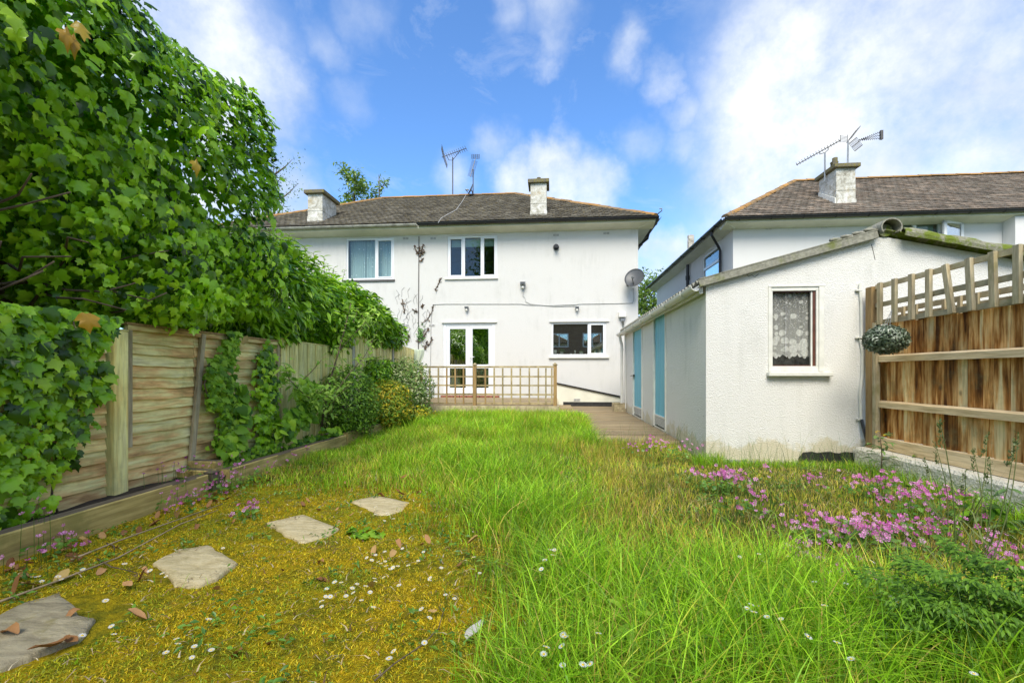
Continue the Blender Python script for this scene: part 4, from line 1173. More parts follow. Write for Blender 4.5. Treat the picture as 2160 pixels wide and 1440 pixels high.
# doors with tongue-and-groove boards and louvred grille below
def shed_door(y0, y1, zt, label, planks=6, handle=False):
    fr = MB(); X0 = SX + .0
    fr.box(X0 - .012, X0 + .07, y0, y0 + .05, DZ0, zt); fr.box(X0 - .012, X0 + .07, y1 - .07, y1, DZ0, zt); fr.box(X0 - .010, X0 + .07, y0 + .05, y1 - .07, zt - .045, zt)
    f = fr.build('door_frame', M_wpaint, shed)
    a, b = y0 + .052, y1 - .072
    gz0 = DZ0 + .03; gz1 = gz0 + .165
    d = MB().box(X0 + .04, X0 + .055, a, b, gz1 + .01, zt - .047).build('door', M_blue, shed, label=label)
    w = (b - a) / planks
    for i in range(planks):
        mb = MB(); mb.box(X0 + .018 + random.uniform(0, .003), X0 + .039, a + i * w + .004, a + (i + 1) * w - .004, gz1 + .012, zt - .05)
        mb.build('plank', M_blue, d, bevel=.003)
    g = MB().box(X0 + .03, X0 + .04, a, b, gz0, gz1).build('grille', M_dark_metal, shed)
    for i in range(7):
        z = gz0 + .012 + i * .022
        mb = MB(); mb.beam((X0 + .018, a, z), (X0 + .018, b, z), .02, .010); mb.build('louvre', M_wpaint, g)
    mb = MB(); mb.box(X0 + .005, X0 + .029, a, b, gz1 - .012, gz1 + .012); mb.build('grille_rail', M_wpaint, g)
    if handle:
        mb = MB(); mb.box(X0 - .02, X0 + .018, b - .06, b - .02, .98, 1.02); mb.tube([(X0 - .02, b - .04, 1.0), (X0 - .05, b - .05, 1.0), (X0 - .05, b + .05, .99)], .009, 6); mb.build('handle', M_dark_metal, d)
    return d
shed_door(d2[0], d2[1], DZ1 + .05, 'wide turquoise boarded door, nearer one', 6)
shed_door(d1[0], d1[1], DZ1, 'turquoise boarded door with a lever handle, further one', 7, True)
# front window
mb = MB(); x0, x1, z0, z1 = sw_; fw = .045
mb.box(x0, x1, SY + .0, SY + .06, z0, z0 + .06); mb.box(x0, x1, SY + .0, SY + .06, z1 - fw, z1); mb.box(x0, x0 + .022, SY + .001, SY + .06, z0 + .06, z1 - fw); mb.box(x1 - .026, x1, SY + .001, SY + .06, z0 + .06, z1 - fw)
wn_ = mb.build('window', M_wpaint, shed, bevel=.005, label='single window with a lace net curtain')
mb = MB(); mb.box(x0 - .03, x1 + .06, SY - .012, SY - .001, z1 + .0, z1 + .02); mb.box(x1 + .0, x1 + .055, SY - .010, SY - .001, z0, z1); mb.box(x0 - .03, x0, SY - .010, SY - .001, z0, z1)
mb.build('surround', M_wpaint, wn_, bevel=.004)
MB().box(x0 + .022, x1 - .026, SY + .05, SY + .056, z0 + .06, z1 - fw).build('pane', M_glass_dusty, wn_)
M_redbrown = m_plain('red_brown_frame_paint', (0.11, 0.035, 0.02), .6, .2, 10)
MB().box(x1 - .056, x1 - .028, SY + .015, SY + .045, z0 + .062, z1 - fw - .002).build('casement_strip', M_redbrown, wn_)
MB().box(x1 - .074, x1 - .058, SY + .02, SY + .045, z0 + .062, z1 - fw - .002).build('casement_edge', M_wpaint, wn_)
mb = MB(); mb.box(x0 + .024, x1 - .076, SY + .02, SY + .04, z0 + .062, z0 + .072); mb.box(x0 + .024, x1 - .076, SY + .02, SY + .04, z1 - fw - .014, z1 - fw - .004); mb.build('casement_rail', M_redbrown, wn_)
MB().box(x0 - .05, x1 + .12, SY - .07, SY + .0, z0 - .055, z0 - .008).build('sill', M_wpaint, wn_, bevel=.008)
def m_lace():
    m, t, o = new_mat('lace_net')
    wp = t.new('ShaderNodeNewGeometry').outputs['Position']
    fl = t.vmath('MULTIPLY', wp, (1, 0, 1))
    z = t.new('ShaderNodeSeparateXYZ', ins={0: wp}).outputs[2]
    zt = t.remap(z, z0 + .18, z1, 0, 1)
    wpd = t.vmath('ADD', fl, t.vmath('MULTIPLY', t.noise(fl, 14, 2).outputs['Color'], (.02, 0, .02)))
    v = t.voro(wpd, 12, rand=.75)
    rad = t.remap(zt, 0, .8, .60, .27)
    flower = t.math('GREATER_THAN', rad, v.outputs['Distance'])
    pet = t.voro(wpd, 52).outputs['Distance']
    flower = t.math('MULTIPLY', flower, t.remap(pet, .1, .6, 1.0, .75))
    sw = t.noise(fl, 11, 2, .5, 2.6).outputs[0]
    scroll = t.remap(t.math('ABSOLUTE', t.math('SUBTRACT', sw, .5)), 0, .03, .9, 0)
    netd = t.remap(zt, 0, .8, .48, .25)
    a = t.math('MAXIMUM', t.math('MAXIMUM', flower, scroll), netd, True)
    d = t.new('ShaderNodeBsdfDiffuse'); t.put(d, 'Color', (.95, .95, .94))
    tl = t.new('ShaderNodeBsdfTranslucent'); t.put(tl, 'Color', (.6, .6, .58))
    ms0 = t.new('ShaderNodeMixShader'); t.put(ms0, 0, .2); t.l.new(d.outputs[0], ms0.inputs[1]); t.l.new(tl.outputs[0], ms0.inputs[2])
    tr = t.new('ShaderNodeBsdfTransparent')
    ms = t.new('ShaderNodeMixShader'); t.put(ms, 0, a); t.l.new(tr.outputs[0], ms.inputs[1]); t.l.new(ms0.outputs[0], ms.inputs[2])
    t.l.new(ms.outputs[0], o.inputs[0])
    return m
n = 90; vs = []; rows = 14; zl = z0 + .20
for j in range(rows + 1):
    for i in range(n + 1):
        u = i / n; x = x0 + .01 + (x1 - x0 - .075) * u
        zb = zl - .022 * abs(math.sin(u * 8.5 * math.pi)) - .03 * math.sin(u * 9) ** 2
        y = SY + .075 + .010 * math.sin(u * 26) + (.02 * math.exp(-((u - .40) / .02) ** 2)) * -1 + (.015 * math.exp(-((u - .82) / .02) ** 2)) * -1
        vs.append((x, y, z1 - .06 + (zb - z1 + .06) * j / rows))
MB().add(vs, [(j * (n + 1) + i, j * (n + 1) + i + 1, (j + 1) * (n + 1) + i + 1, (j + 1) * (n + 1) + i) for j in range(rows) for i in range(n)]).build('net_curtain', m_lace(), wn_, smooth=True)
M_backing = m_plain('dark_grey_backing', (0.07, 0.07, 0.065), .95, .5, 14)  # dark grey sheet hung behind the lace as its backdrop
mb = MB(); vs = []; n = 24
for j in range(13):
    for i in range(n + 1):
        vs.append((x0 - .1 + (x1 - x0 + .2) * i / n, SY + .2 + .04 * noise.noise(Vector((i * .5, j * .5, 4))), z0 - .1 + (z1 - z0 + .2) * j / 12))
mb.add(vs, [(j * (n + 1) + i, j * (n + 1) + i + 1, (j + 1) * (n + 1) + i + 1, (j + 1) * (n + 1) + i) for j in range(12) for i in range(n)]).build('backing_sheet', M_backing, wn_, smooth=True)
# black painted plinth with ragged top edge, showing at the right of the front
xa = PY(1684, 960, SY)[0]; xb = PY(1838, 960, SY)[0]; zt0 = PY(1760, 953, SY)[2]
pts = [(xa, SY - .03, -.08)]
k = 16
top = [(xa + (xb - xa) * i / k, SY - .03, zt0 + random.uniform(-.012, .006) - (.06 if i == 0 else 0)) for i in range(k + 1)]
poly = [(xb, SY - .03, -.08)] + top[::-1] + [(xa, SY - .03, -.08)]
MB().prism(poly[::-1], (0, .028, 0)).build('black_plinth', M_bitumen, shed)
MB().prism([(SX + .0, SY - .014, -.08), (xa - .002, SY - .014, -.08), (xa - .002, SY - .014, .035), (SX + 1.0, SY - .014, .02), (SX + .3, SY - .014, .05), (SX + .0, SY - .014, .03)], (0, .012, 0)).build('dark_base', M_conc, shed)
for px, l in ((1801, .10), (1812, .13)):
    p = PY(px, 950, SY - .035); mb = MB(); mb.tube([(p[0], SY - .034, p[2] + .02), (p[0] + .003, SY - .036, p[2] - l)], .006, 5, .003); mb.build('paint_drip', M_wpaint, shed)
# crooked conduit at the right with black tail
cp = [PY(x, y, SY - .02) for x, y in ((1814, 598), (1814, 612), (1817, 640), (1818, 710), (1814, 712), (1820, 745), (1819, 790), (1814, 830), (1816, 884))]
MB().tube(cp, .014, 7).build('conduit', M_wpaint, shed)
for i in (1, 4, 8): 
    p = cp[i]; MB().box(p[0] - .045, p[0] + .025, SY - .035, SY - .001, p[2] - .008, p[2] + .008).build('clip', M_wpaint, shed)
MB().tube([PY(1817, 884, SY - .03), PY(1835, 952, SY - .10)], .018, 7).build('black_hose_end', M_black, shed)
# hairline cracks under the roof
M_crack = m_plain('crack_shadow_filler', (.10, .09, .07), 1, .1)
for seq in ([(1570, 575), (1580, 583), (1586, 580), (1592, 584), (1600, 578)], [(1838, 515), (1842, 530), (1846, 548)]):
    MB().tube([PY(x, y, SY - .001) for x, y in seq], .0035, 4).build('crack', M_crack, shed)

# ================================================================== DECK
deck = thing('low_deck', 'low weathered timber deck along the outbuilding doors', 'deck', (1.2, 9.5, 0))
DLX = PZ(1250, 925, .12)[0]
y = 6.55; 
while y < 13.0:
    x0 = DLX if y < 9.7 else PY(1176, 800, 9.9)[0]
    j = random.uniform(-.004, .004)
    MB().box(x0 + random.uniform(-.01, .01), SX - .02, y, y + .136, .085 + j, .117 + j).build('deck_board', M_deck, deck, bevel=.004)
    y += .143
mb = MB().box(DLX, SX - .03, 6.50, 6.54, -.02, .11); mb.build('edge_board', M_deck, deck, bevel=.004)
MB().box(DLX - .03, DLX - .002, 6.50, 9.7, -.02, .11).build('edge_board', M_deck, deck, bevel=.004)
RZD = .35; TY = 9.88
rd = thing('raised_deck', 'raised timber deck in front of the patio doors', 'deck', (-1.3, 11.5, 0))
rx0, rx1 = -3.9, PY(1176, 800, TY)[0]
y = TY - .06
while y < YH - .3:
    MB().box(rx0, rx1, y, y + .136, RZD - .03, RZD).build('deck_board', M_deck, rd, bevel=.004); y += .143
for z0_, z1_ in ((.20, .345), (.03, .185)): MB().box(rx0, rx1 + .01, TY - .09, TY - .062, z0_, z1_).build('fascia_board', M_greyw, rd, bevel=.004)
MB().box(rx1 + .002, rx1 + .03, TY - .06, YH - .3, .12, .345).build('fascia_board', M_greyw, rd)
MB().box(rx1 - .06, rx1 + .4, 11.6, YH - .3, .118, .16).build('step_board', M_deck, rd)

bal = thing('trellis_balustrade', 'brown trellis balustrade along the front of the raised deck', 'balustrade', (-1.3, TY, RZD))
PXs = [1001.5, 1171]
for px in (888, 1001.5, 1171):
    x = PY(px, 800, TY)[0]; z = PY(px, 771 if px > 900 else 775, TY)[2]
    MB().box(x - .038, x + .038, TY - .038, TY + .038, RZD - .02, z + .01).build('post', M_postw, bal, bevel=.004)
    MB().lathe((x, TY, z + .011), [(.055, 0), (.055, .015), (.03, .03), (.02, .05)], 12).build('post_cap', M_trel, bal)
for i, (l, r) in enumerate(((888, 1001.5), (1001.5, 1171))):
    xl, xr = PY(l, 800, TY)[0] + .04, PY(r, 800, TY)[0] - .04
    for k, py in enumerate((773.5, 794, 812.5, 831.5, 850.5)):
        z = PY(1000, py, TY)[2]
        if k == 0: MB().box(xl, xr, TY - .03, TY + .03, z - .02, z + .018).build('top_rail', M_trel, bal, bevel=.003)
        else: MB().box(xl, xr, TY - .001, TY + .018, z - .017, z + .017).build('rail', M_trel, bal)
    for px in ((907, 925, 942.6, 960.6, 978) if i == 0 else (1024, 1042.5, 1060.5, 1079, 1097.6, 1116.6, 1135.6, 1151.5, 1164)):
        x = PY(px, 800, TY)[0]
        MB().box(x - .017, x + .017, TY - .02, TY - .002, PY(px, 852, TY)[2], PY(px, 776, TY)[2]).build('slat', M_postw if px in (942.6, 960.6, 978, 1024) else M_trel, bal)
bx = thing('wooden_planter', 'small empty grey wooden trough standing on the deck beside the downpipe', 'planter', PZ(1308, 868, .12))
b0 = PZ(1296, 868, .12); b1 = PZ(1326, 868, .12); Yb = b0[1]; hb = .19
for bb in ((b0[0], b1[0], Yb, Yb + .02), (b0[0], b1[0], Yb + .45, Yb + .47), (b0[0], b0[0] + .02, Yb + .02, Yb + .45), (b1[0] - .02, b1[0], Yb + .02, Yb + .45)):
    MB().box(bb[0], bb[1], bb[2], bb[3], .12, .12 + hb).build('side_board', M_greyw, bx)
MB().box(b0[0] - .012, b1[0] + .012, Yb - .012, Yb + .03, .12 + hb + .001, .12 + hb + .018).build('rim', M_greyw, bx)
MB().box(b0[0] + .02, b1[0] - .02, Yb + .02, Yb + .45, .12, .26).build('soil', M_soil, bx)

# ================================================================== RIGHT FENCE
FX = 3.53
rf = thing('close_board_fence', 'brown stained close-board fence on the right with trellis top and pale rails', 'fence', (FX, 4, 0))
yE = SY - .08
zt_ = 1.58
y = yE - .105; i = 0
while y > -1.2:
    w = .118 + random.uniform(-.004, .004)
    mb = MB(); dx = .0 if i % 2 else .020
    mb.prism([(FX + .029 + dx, y, .36), (FX + .046 + dx, y - w + .003, .36), (FX + .056 + dx, y - w + .003, .36), (FX + .050 + dx, y, .36)], (0, 0, zt_ - .36 + random.uniform(-.01, .01)))
    mb.build('board', M_board, rf)
    y -= w; i += 1
for z in (1.21, .72):
    MB().prism([(FX - .02, yE - .12, z - .038), (FX + .028, yE - .12, z - .038), (FX + .028, yE - .12, z + .038), (FX - .02, yE - .12, z + .02)], (0, -6.6, 0)).build('rail', M_rail, rf)
MB().box(FX - .005, FX + .045, yE - .12, -1.2, .235, .36).build('gravel_board', M_rail, rf, bevel=.004)
for yp in (yE - .06, 2.9, .4):
    MB().box(FX - .05, FX + .05, yp - .05, yp + .05, 0, 2.0).build('post', M_postw, rf, bevel=.006)
MB().box(FX - .045, FX + .0, yE - .165, yE - .115, .2, 1.6).build('batten', M_greyv, rf)
zz = (1.99, 1.79, 1.60)
for k, z in enumerate(zz):
    MB().box(FX - .012, FX + .012, yE - .11, -1.2, z - .024, z + .024).build('trellis_rail', M_greyw, rf)
tops = [(1862, 0), (1893, 0), (1929, 0), (1966, 0), (2003, .06), (2052, .02), (2102, .01), (2155, .0)]
ys = [PX(x, 570, FX)[1] for x, _ in tops]; lean = [l for _, l in tops]
while ys[-1] > -1: ys.append(ys[-1] - .16); lean.append(random.uniform(-.02, .02))
for y, l in zip(ys, lean):
    MB().beam((FX - .028, y + l * .2, 2.02), (FX - .028, y - l, 1.575), .03, .05, up=(0, 1, 0)).build('trellis_slat', M_greyv, rf)
# the neighbour's older trellis right behind
rf2 = thing('old_trellis', 'older mossy trellis standing just behind the fence trellis', 'trellis', (FX + .22, 4, 1.3))
for z in (1.74, 1.66): MB().box(FX + .22, FX + .25, yE - .05, -1.2, z - .025, z + .025).build('trellis_rail', M_greyw, rf2)
y = yE - .2
while y > -1.2:
    MB().box(FX + .20, FX + .22, y - .018, y + .018, 1.2, 1.76).build('trellis_slat', M_greyv, rf2); y -= .17
MB().box(FX + .253, FX + .275, yE - .05, -1.2, 1.15, 1.64).build('top_board', M_board, rf2)
for px in (1858, ):
    pass
# kerb wall under the fence
kerb = thing('low_kerb_wall', 'low whitish concrete kerb wall under the right fence', 'kerb', (FX, 4, 0))
mb = MB(); nn = 60
vs = []
for j in range(nn + 1):
    y = yE - 6.6 * j / nn; a_ = .006 * noise.noise(Vector((0, y * 5, 0)))
    vs += [(FX - .16 + a_, y, -.1), (FX - .15 + a_, y, .20 + a_), (FX - .13, y, .228 + a_), (FX + .1, y, .232), (FX + .1, y, -.1)]
mb.add(vs, [(j * 5 + k, j * 5 + k + 1, j * 5 + k + 6, j * 5 + k + 5) for j in range(nn) for k in range(4)] + [(0, 1, 2, 3, 4), (nn * 5 + 4, nn * 5 + 3, nn * 5 + 2, nn * 5 + 1, nn * 5)])
mb.build('wall_body', M_mossykerb if 'M_mossykerb' in globals() else m_render('kerb_render', (.72, .68, .57), 30, .6, .5, .6, .015), kerb)

# hanging clipped ball
bc = PX(1868, 716, FX - .26)
ball = thing('hanging_topiary_ball', 'silvery green artificial leaf ball hanging on a chain by the fence end', 'topiary ball', bc)
M_ballleaf = m_leaf('silver_green_plastic_leaf', [(0, (.04, .06, .03)), (.55, (.10, .14, .08)), (.85, (.26, .31, .22)), (1, (.45, .48, .40))], rough=.35, trans=.08)
MB().lathe(bc, [(.02, -.12), (.11, -.085), (.155, 0), (.11, .085), (.02, .12)], 14).build('core', M_black, ball, smooth=True)
N = 2300; P = vnorm(rng.normal(0, 1, (N, 3))); R = (.165 + .02 * rng.random((N, 1))) * np.array([[1, 1, .76]])
scatter(ball, 'leaf', SMALL, frames(np.array(bc) + P * R, P + rng.normal(0, .5, (N, 3)), rng.normal(0, 1, (N, 3)), .028 + .012 * rng.random(N)), M_ballleaf, 0, 'foliage')
hookp = Vector(PX(1882, 652, FX - .06))
for s in (-1, 0, 1):
    a = Vector(bc) + Vector((0, .05 * s, .11)); n_ = 12
    mb = MB()
    for q in range(n_):
        p = a.lerp(hookp, q / n_); p2 = a.lerp(hookp, (q + .8) / n_)
        mb.tube([p, p2], .002 if q % 2 else .0035, 4)
    mb.build('chain', M_grey, ball)

# ================================================================== LEFT FENCES
LX = -3.45
lf = thing('lap_fence_panel', 'weathered horizontal lap fence panel leaning above the raised bed, tied by a slanting batten', 'fence panel', (LX, 4.4, .1))
yA, yB = 3.375, 5.44
ztop = 1.43; zb = .10; ns = 14
hh = (ztop - .03 - zb) / ns
for half, (ya, yb_) in enumerate(((yA, 4.08), (4.085, yB))):
    for i in range(ns):
        z0_ = zb + i * hh; nn = 14
        if half == 0 and i == 0: ya2 = ya
        vs = []
        ph = random.uniform(0, 9)
        for j in range(nn + 1):
            y = ya + (yb_ - ya) * j / nn
            wv = .006 * math.sin(y * 6 + ph) + .0035 * math.sin(y * 19 + ph * 2)
            zl_ = z0_ + wv - .012
            vs += [(LX + .030, y, zl_), (LX + .018, y, zl_), (LX + .0, y, z0_ + hh + .008), (LX + .008, y, z0_ + hh + .008)]
        fs = []
        for j in range(nn):
            b_ = j * 4
            fs += [(b_, b_ + 4, b_ + 7, b_ + 3), (b_ + 1, b_ + 2, b_ + 6, b_ + 5), (b_, b_ + 1, b_ + 5, b_ + 4), (b_ + 3, b_ + 7, b_ + 6, b_ + 2)]
        fs += [(0, 3, 2, 1), (nn * 4, nn * 4 + 1, nn * 4 + 2, nn * 4 + 3)]
        MB().add(vs, fs).build('slat', M_lap, lf)
MB().beam((LX + .045, 4.17, ztop), (LX + .055, 4.00, .10), .03, .05, up=(0, 1, 0)).build('batten', M_greyv, lf)
MB().box(LX + .02, LX + .05, yA + .0, yB, ztop - .03, ztop + .01).build('top_rail', M_lap, lf)
MB().box(LX - .04, LX + .06, yA - .02, yB, ztop + .012, ztop + .03).build('capping', M_postw, lf)
for yy in (yA + .02, yB - .03): MB().box(LX + .022, LX + .05, yy - .02, yy + .02, .45 if yy < 4 else .15, ztop - .03).build('edge_batten', M_greyv, lf)
def fence_post(label, y, x=LX, z=1.5, w=.10, mat=None, cat='post', nm='fence_post', g=None, zb=0):
    t_ = thing(nm, label, cat, (x, y, zb), g)
    MB().box(x - w / 2, x + w / 2, y - w / 2, y + w / 2, zb, z).build('shaft', mat or M_feather, t_, bevel=.006)
    MB().box(x - w / 2 - .002, x + w / 2 + .002, y - w / 2 - .002, y + w / 2 + .002, z + .001, z + .018).build('top', mat or M_feather, t_, bevel=.006)
fence_post('pale wooden post at the left end of the lap fence panel', 3.31, z=1.38, w=.12)
fence_post('wooden post where the lap panel meets the feather-board fence', 5.50, z=1.48)
# panel behind the ivy, continuing towards the viewer
lf0 = thing('ivy_covered_fence_panel', 'dark lap fence panel almost hidden behind the ivy on the far left', 'fence panel', (LX, 2.2, .1))
for i in range(ns):
    z0_ = zb + i * hh
    MB().prism([(LX + .03, .2, z0_ - .01), (LX + .018, .2, z0_ - .01), (LX, .2, z0_ + hh), (LX + .008, .2, z0_ + hh)], (0, 3.02, 0)).build('slat', M_lap, lf0)
MB().box(LX - .03, LX + .05, .2, 3.22, ztop - .0, ztop + .03).build('top_rail', M_greyw, lf0)
# feather-board bays beyond
def bay(label, y0, y1, x0, x1, z0_, zt0, zt1, w=.105):
    t_ = thing('feather_board_fence', label, 'fence', ((x0 + x1) / 2, (y0 + y1) / 2, z0_), 'feather-board bays of the left fence')
    n_ = max(1, int((y1 - y0) / w))
    for i in range(n_):
        a = i / n_; b = (i + 1) / n_
        ya, yb_ = y0 + (y1 - y0) * a, y0 + (y1 - y0) * b + .012
        xa, xb = x0 + (x1 - x0) * a, x0 + (x1 - x0) * b
        zt = zt0 + (zt1 - zt0) * a
        q_ = .024 if i % 2 else 0
        MB().prism([(xa + .004 + q_, ya + .004, z0_), (xb + .022 + q_, yb_ - .018, z0_), (xb + .004 + q_, yb_ - .018, z0_), (xa - .012 + q_, ya + .004, z0_)], (0, 0, zt - z0_)).build('board', M_feather, t_)
    MB().beam((x0, y0, zt0 + .012), (x1, y1, zt1 + .012), .05, .02).build('capping', M_feather, t_)
bay('pale feather-board fence bay next to the lap panel, half hidden by a leafy sapling', 5.57, 7.55, -3.45, -3.47, .05, 1.46, 1.46)
bay('taller pale feather-board fence bay between the two concrete posts', 7.68, 9.85, -3.5, -3.6, .1, 1.76, 1.72)
bay('short furthest feather-board fence bay sloping down towards the house', 9.98, 11.7, -3.6, -3.62, .3, 1.72, 1.64)
fence_post('concrete fence post between the first and second feather-board bays', 7.61, -3.47, 1.70, .10, M_conc, nm='concrete_post')
fence_post('concrete fence post at the far end of the taller feather-board bay', 9.91, -3.58, 1.82, .09, M_conc, nm='concrete_post')
fence_post('wooden end post of the fence with the cloth over it, near the house', 11.75, -3.62, 1.66, .10, nm='fence_post')
# cloth hanging over the fence end
cl_ = thing('hanging_cloth', 'pale green cloth draped over the end of the fence by the house', 'cloth', (-3.58, 11.78, 1.2))
M_cloth = m_plain('pale_green_cloth', (.48, .54, .42), .9, .1, 8)
vs = []; n = 16
for j in range(13):
    for i in range(n + 1):
        u = i / n; v = j / 12
        vs.append((-3.70 + .36 * u * (1 - .2 * v) + .02 * math.sin(v * 5), 11.64 - .05 * v + .03 * math.sin(u * 14 + v * 2), 1.70 - .62 * v * (1 - .25 * u) - .03 * u + .012 * math.sin(u * 9)))
me_ = MB().add(vs, [(j * (n + 1) + i, j * (n + 1) + i + 1, (j + 1) * (n + 1) + i + 1, (j + 1) * (n + 1) + i) for j in range(12) for i in range(n)]).build('cloth_sheet', M_cloth, cl_, smooth=True)
so = me_.modifiers.new('thick', 'SOLIDIFY'); so.thickness = .006

# ================================================================== SLEEPERS
def sleeper(label, a, b, h, w=.10, z0=-.03, mat=None):
    a = Vector((*a, z0)); b = Vector((*b, z0)); d = (b - a).normalized(); s = Vector((-d.y, d.x, 0)); L = (b - a).length
    me0 = MB(); n_ = max(2, int(L / .12)); vs = []
    for i in range(n_ + 1):
        p = a + d * (L * i / n_)
        j = lambda k: .004 * noise.noise(p * 3 + Vector((k * 7, 0, 0)))
        c = .008
        sec = [(-w / 2, 0), (w / 2, 0), (w / 2, h - c), (w / 2 - c, h), (-w / 2 + c, h), (-w / 2, h - c)]
        for k, (u, v) in enumerate(sec): vs.append(p + s * (u + j(k)) + Vector((0, 0, v + j(k + 3))))
    fs = [(i * 6 + k, i * 6 + (k + 1) % 6, (i + 1) * 6 + (k + 1) % 6, (i + 1) * 6 + k) for i in range(n_) for k in range(6)] + [tuple(range(6))[::-1], tuple(n_ * 6 + k for k in range(6))]
    ctr = (a + b) / 2
    me0.add(vs, fs); me0.cm = 0
    o = me0.build('sleeper', [mat or M_sleeper, M_sleeptop])
    for p in o.data.polygons:
        if p.normal.z > .8: p.material_index = 1
    return tag(o, label, 'sleeper', None)
SXl = -3.02
sA = sleeper('nearest long sleeper edging the left bed, running out of the picture', (SXl - .02, 1.0), (SXl - .02, 3.72), .20)
sB = sleeper('second sleeper of the left bed edge, behind the gap with pink flowers', (SXl - .02, 3.98), (SXl + .0, 6.35), .19)
sC = sleeper('third sleeper of the left bed edge, in front of the sapling and green bush', (SXl + .01, 6.38), (SXl + .12, 8.6), .22)
sD = sleeper('far low sleeper under the variegated bush', (SXl + .13, 8.63), (SXl + .2, 9.75), .22)
sE = sleeper('short cross sleeper set back from the corner under the lap panel', (-3.42, 3.93), (-3.10, 3.90), .20)
sF = sleeper('upper short sleeper stacked behind the cross sleeper in the bed', (-3.40, 4.02), (-3.12, 4.02), .13, z0=.10)
fence_post('short dark stump post in the gap between the two nearest sleepers', 3.85, SXl - .04, .15, .09, M_sleeptop, nm='stump_post')

# ================================================================== STEPPING STONES
def m_stone(name, c1, c2):
    m, t, o = new_mat(name); wp = t.new('ShaderNodeNewGeometry').outputs['Position']
    n = t.noise(wp, 9, 8, .7).outputs[0]; n2 = t.noise(t.vmath('MULTIPLY', wp, (1, 3, 1)), 7, 6, .7, .5).outputs[0]
    col = t.ramp(n2, [(.3, c1), (.65, c2)])
    col = t.mix(t.remap(n, .56, .68, 0, .55), col, (.20, .17, .04))
    col = t.mix(t.remap(t.voro(wp, 30).outputs['Distance'], .04, .08, .5, 0), col, (.6, .58, .5))
    finish(t, o, col, .92, t.math('ADD', n, n2), .8, .02, 0, .2)
    return m
M_st1 = m_stone('grey_brown_stone', (.22, .185, .12), (.44, .38, .25)); M_st2 = m_stone('buff_stone', (.40, .32, .16), (.64, .54, .33))
def stone(label, pix, mat, h=.012):
    P = [Vector(PZ(x, y, .0)) for x, y in pix]; c = sum(P, Vector()) / len(P)
    ring = []
    for i in range(len(P)):
        p, q = P[i], P[(i + 1) % len(P)]
        for k in range(5):
            r_ = p.lerp(q, k / 5); r_ += Vector((random.uniform(-1, 1), random.uniform(-1, 1), 0)) * .006; ring.append(r_)
    n_ = len(ring); vs = []; levels = ((1.0, -.02), (1.0, h * .3), (.95, h), (.66, h + .003), (.33, h + .002))
    for s_, z in levels:
        for r_ in ring:
            q = c + (r_ - c) * s_; vs.append((q.x, q.y, z + (.006 * noise.noise(q * 9) if z > 0 else 0)))
    vs.append((c.x, c.y, h)); L = len(levels)
    fs = [(l * n_ + i, l * n_ + (i + 1) % n_, (l + 1) * n_ + (i + 1) % n_, (l + 1) * n_ + i) for l in range(L - 1) for i in range(n_)]
    fs += [((L - 1) * n_ + i, (L - 1) * n_ + (i + 1) % n_, L * n_) for i in range(n_)]
    o = MB().add(vs, fs).build('stepping_stone', mat, smooth=True)
    return tag(o, label, 'stepping stone', 'stepping stones in the moss')
stone('large grey-brown stepping stone nearest the viewer, half overgrown with moss', [(-60, 1330), (60, 1272), (125, 1255), (160, 1285), (165, 1302), (202, 1310), (170, 1350), (70, 1388), (10, 1412), (-90, 1440)], M_st1, .016)
stone('rounded buff stepping stone, second from the viewer, with daisies at its left edge', [(322, 1190), (375, 1160), (440, 1152), (468, 1168), (500, 1190), (455, 1224), (415, 1238), (370, 1236), (345, 1205)], M_st2)
stone('buff diamond-shaped stepping stone, third from the viewer', [(563, 1104), (640, 1086), (716, 1117), (690, 1135), (640, 1148), (600, 1130)], M_st2)
stone('furthest whitish stepping stone, edge under the grass', [(738, 1060), (792, 1046), (865, 1062), (850, 1080), (800, 1090), (770, 1074)], M_st2)
STONES = [PZ(408, 1195), PZ(640, 1117), PZ(800, 1067), PZ(80, 1330)]

# ================================================================== PLANTS
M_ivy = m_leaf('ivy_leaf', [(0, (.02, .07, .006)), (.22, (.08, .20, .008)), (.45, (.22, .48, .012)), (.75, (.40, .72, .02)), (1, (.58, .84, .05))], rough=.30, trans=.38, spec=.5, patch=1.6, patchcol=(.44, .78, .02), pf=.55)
M_ivyyel = m_leaf('yellowed_ivy_leaf', [(0, (.55, .30, .02)), (1, (.6, .42, .03))], trans=.3)
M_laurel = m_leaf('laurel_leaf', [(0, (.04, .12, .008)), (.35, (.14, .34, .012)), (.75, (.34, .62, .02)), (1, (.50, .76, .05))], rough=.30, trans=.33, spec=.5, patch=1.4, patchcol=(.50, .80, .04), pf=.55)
M_shoot = m_leaf('young_laurel_leaf', [(0, (0.240, 0.418, 0.050)), (1, (0.384, 0.550, 0.090))], rough=.4, trans=.4)
M_box = m_leaf('green_bush_leaf', [(0, (.04, .10, .01)), (.5, (.10, .24, .02)), (1, (.24, .42, .04))], patch=6, patchcol=(.26, .46, .03), pf=.6, spec=.3)
M_gold = m_leaf('gold_green_leaf', [(0, (.10, .22, .02)), (.45, (.26, .38, .03)), (.72, (.62, .52, .03)), (1, (.82, .60, .04))], patch=4, patchcol=(.16, .34, .03), pf=.7, spec=.3)
M_var = m_leaf('variegated_leaf', [(0, (.08, .17, .03)), (.45, (.18, .30, .05)), (.75, (.42, .48, .20)), (1, (.68, .68, .42))], patch=5, patchcol=(.12, .28, .04), pf=.6, spec=.3)
M_vine = m_leaf('bright_vine_leaf', [(0, (.06, .17, .01)), (.5, (.22, .44, .02)), (1, (.42, .66, .05))], trans=.38, spec=.3)
M_sap = m_leaf('sapling_leaf', [(0, (.16, .34, .03)), (1, (.48, .70, .12))], trans=.4, spec=.3)
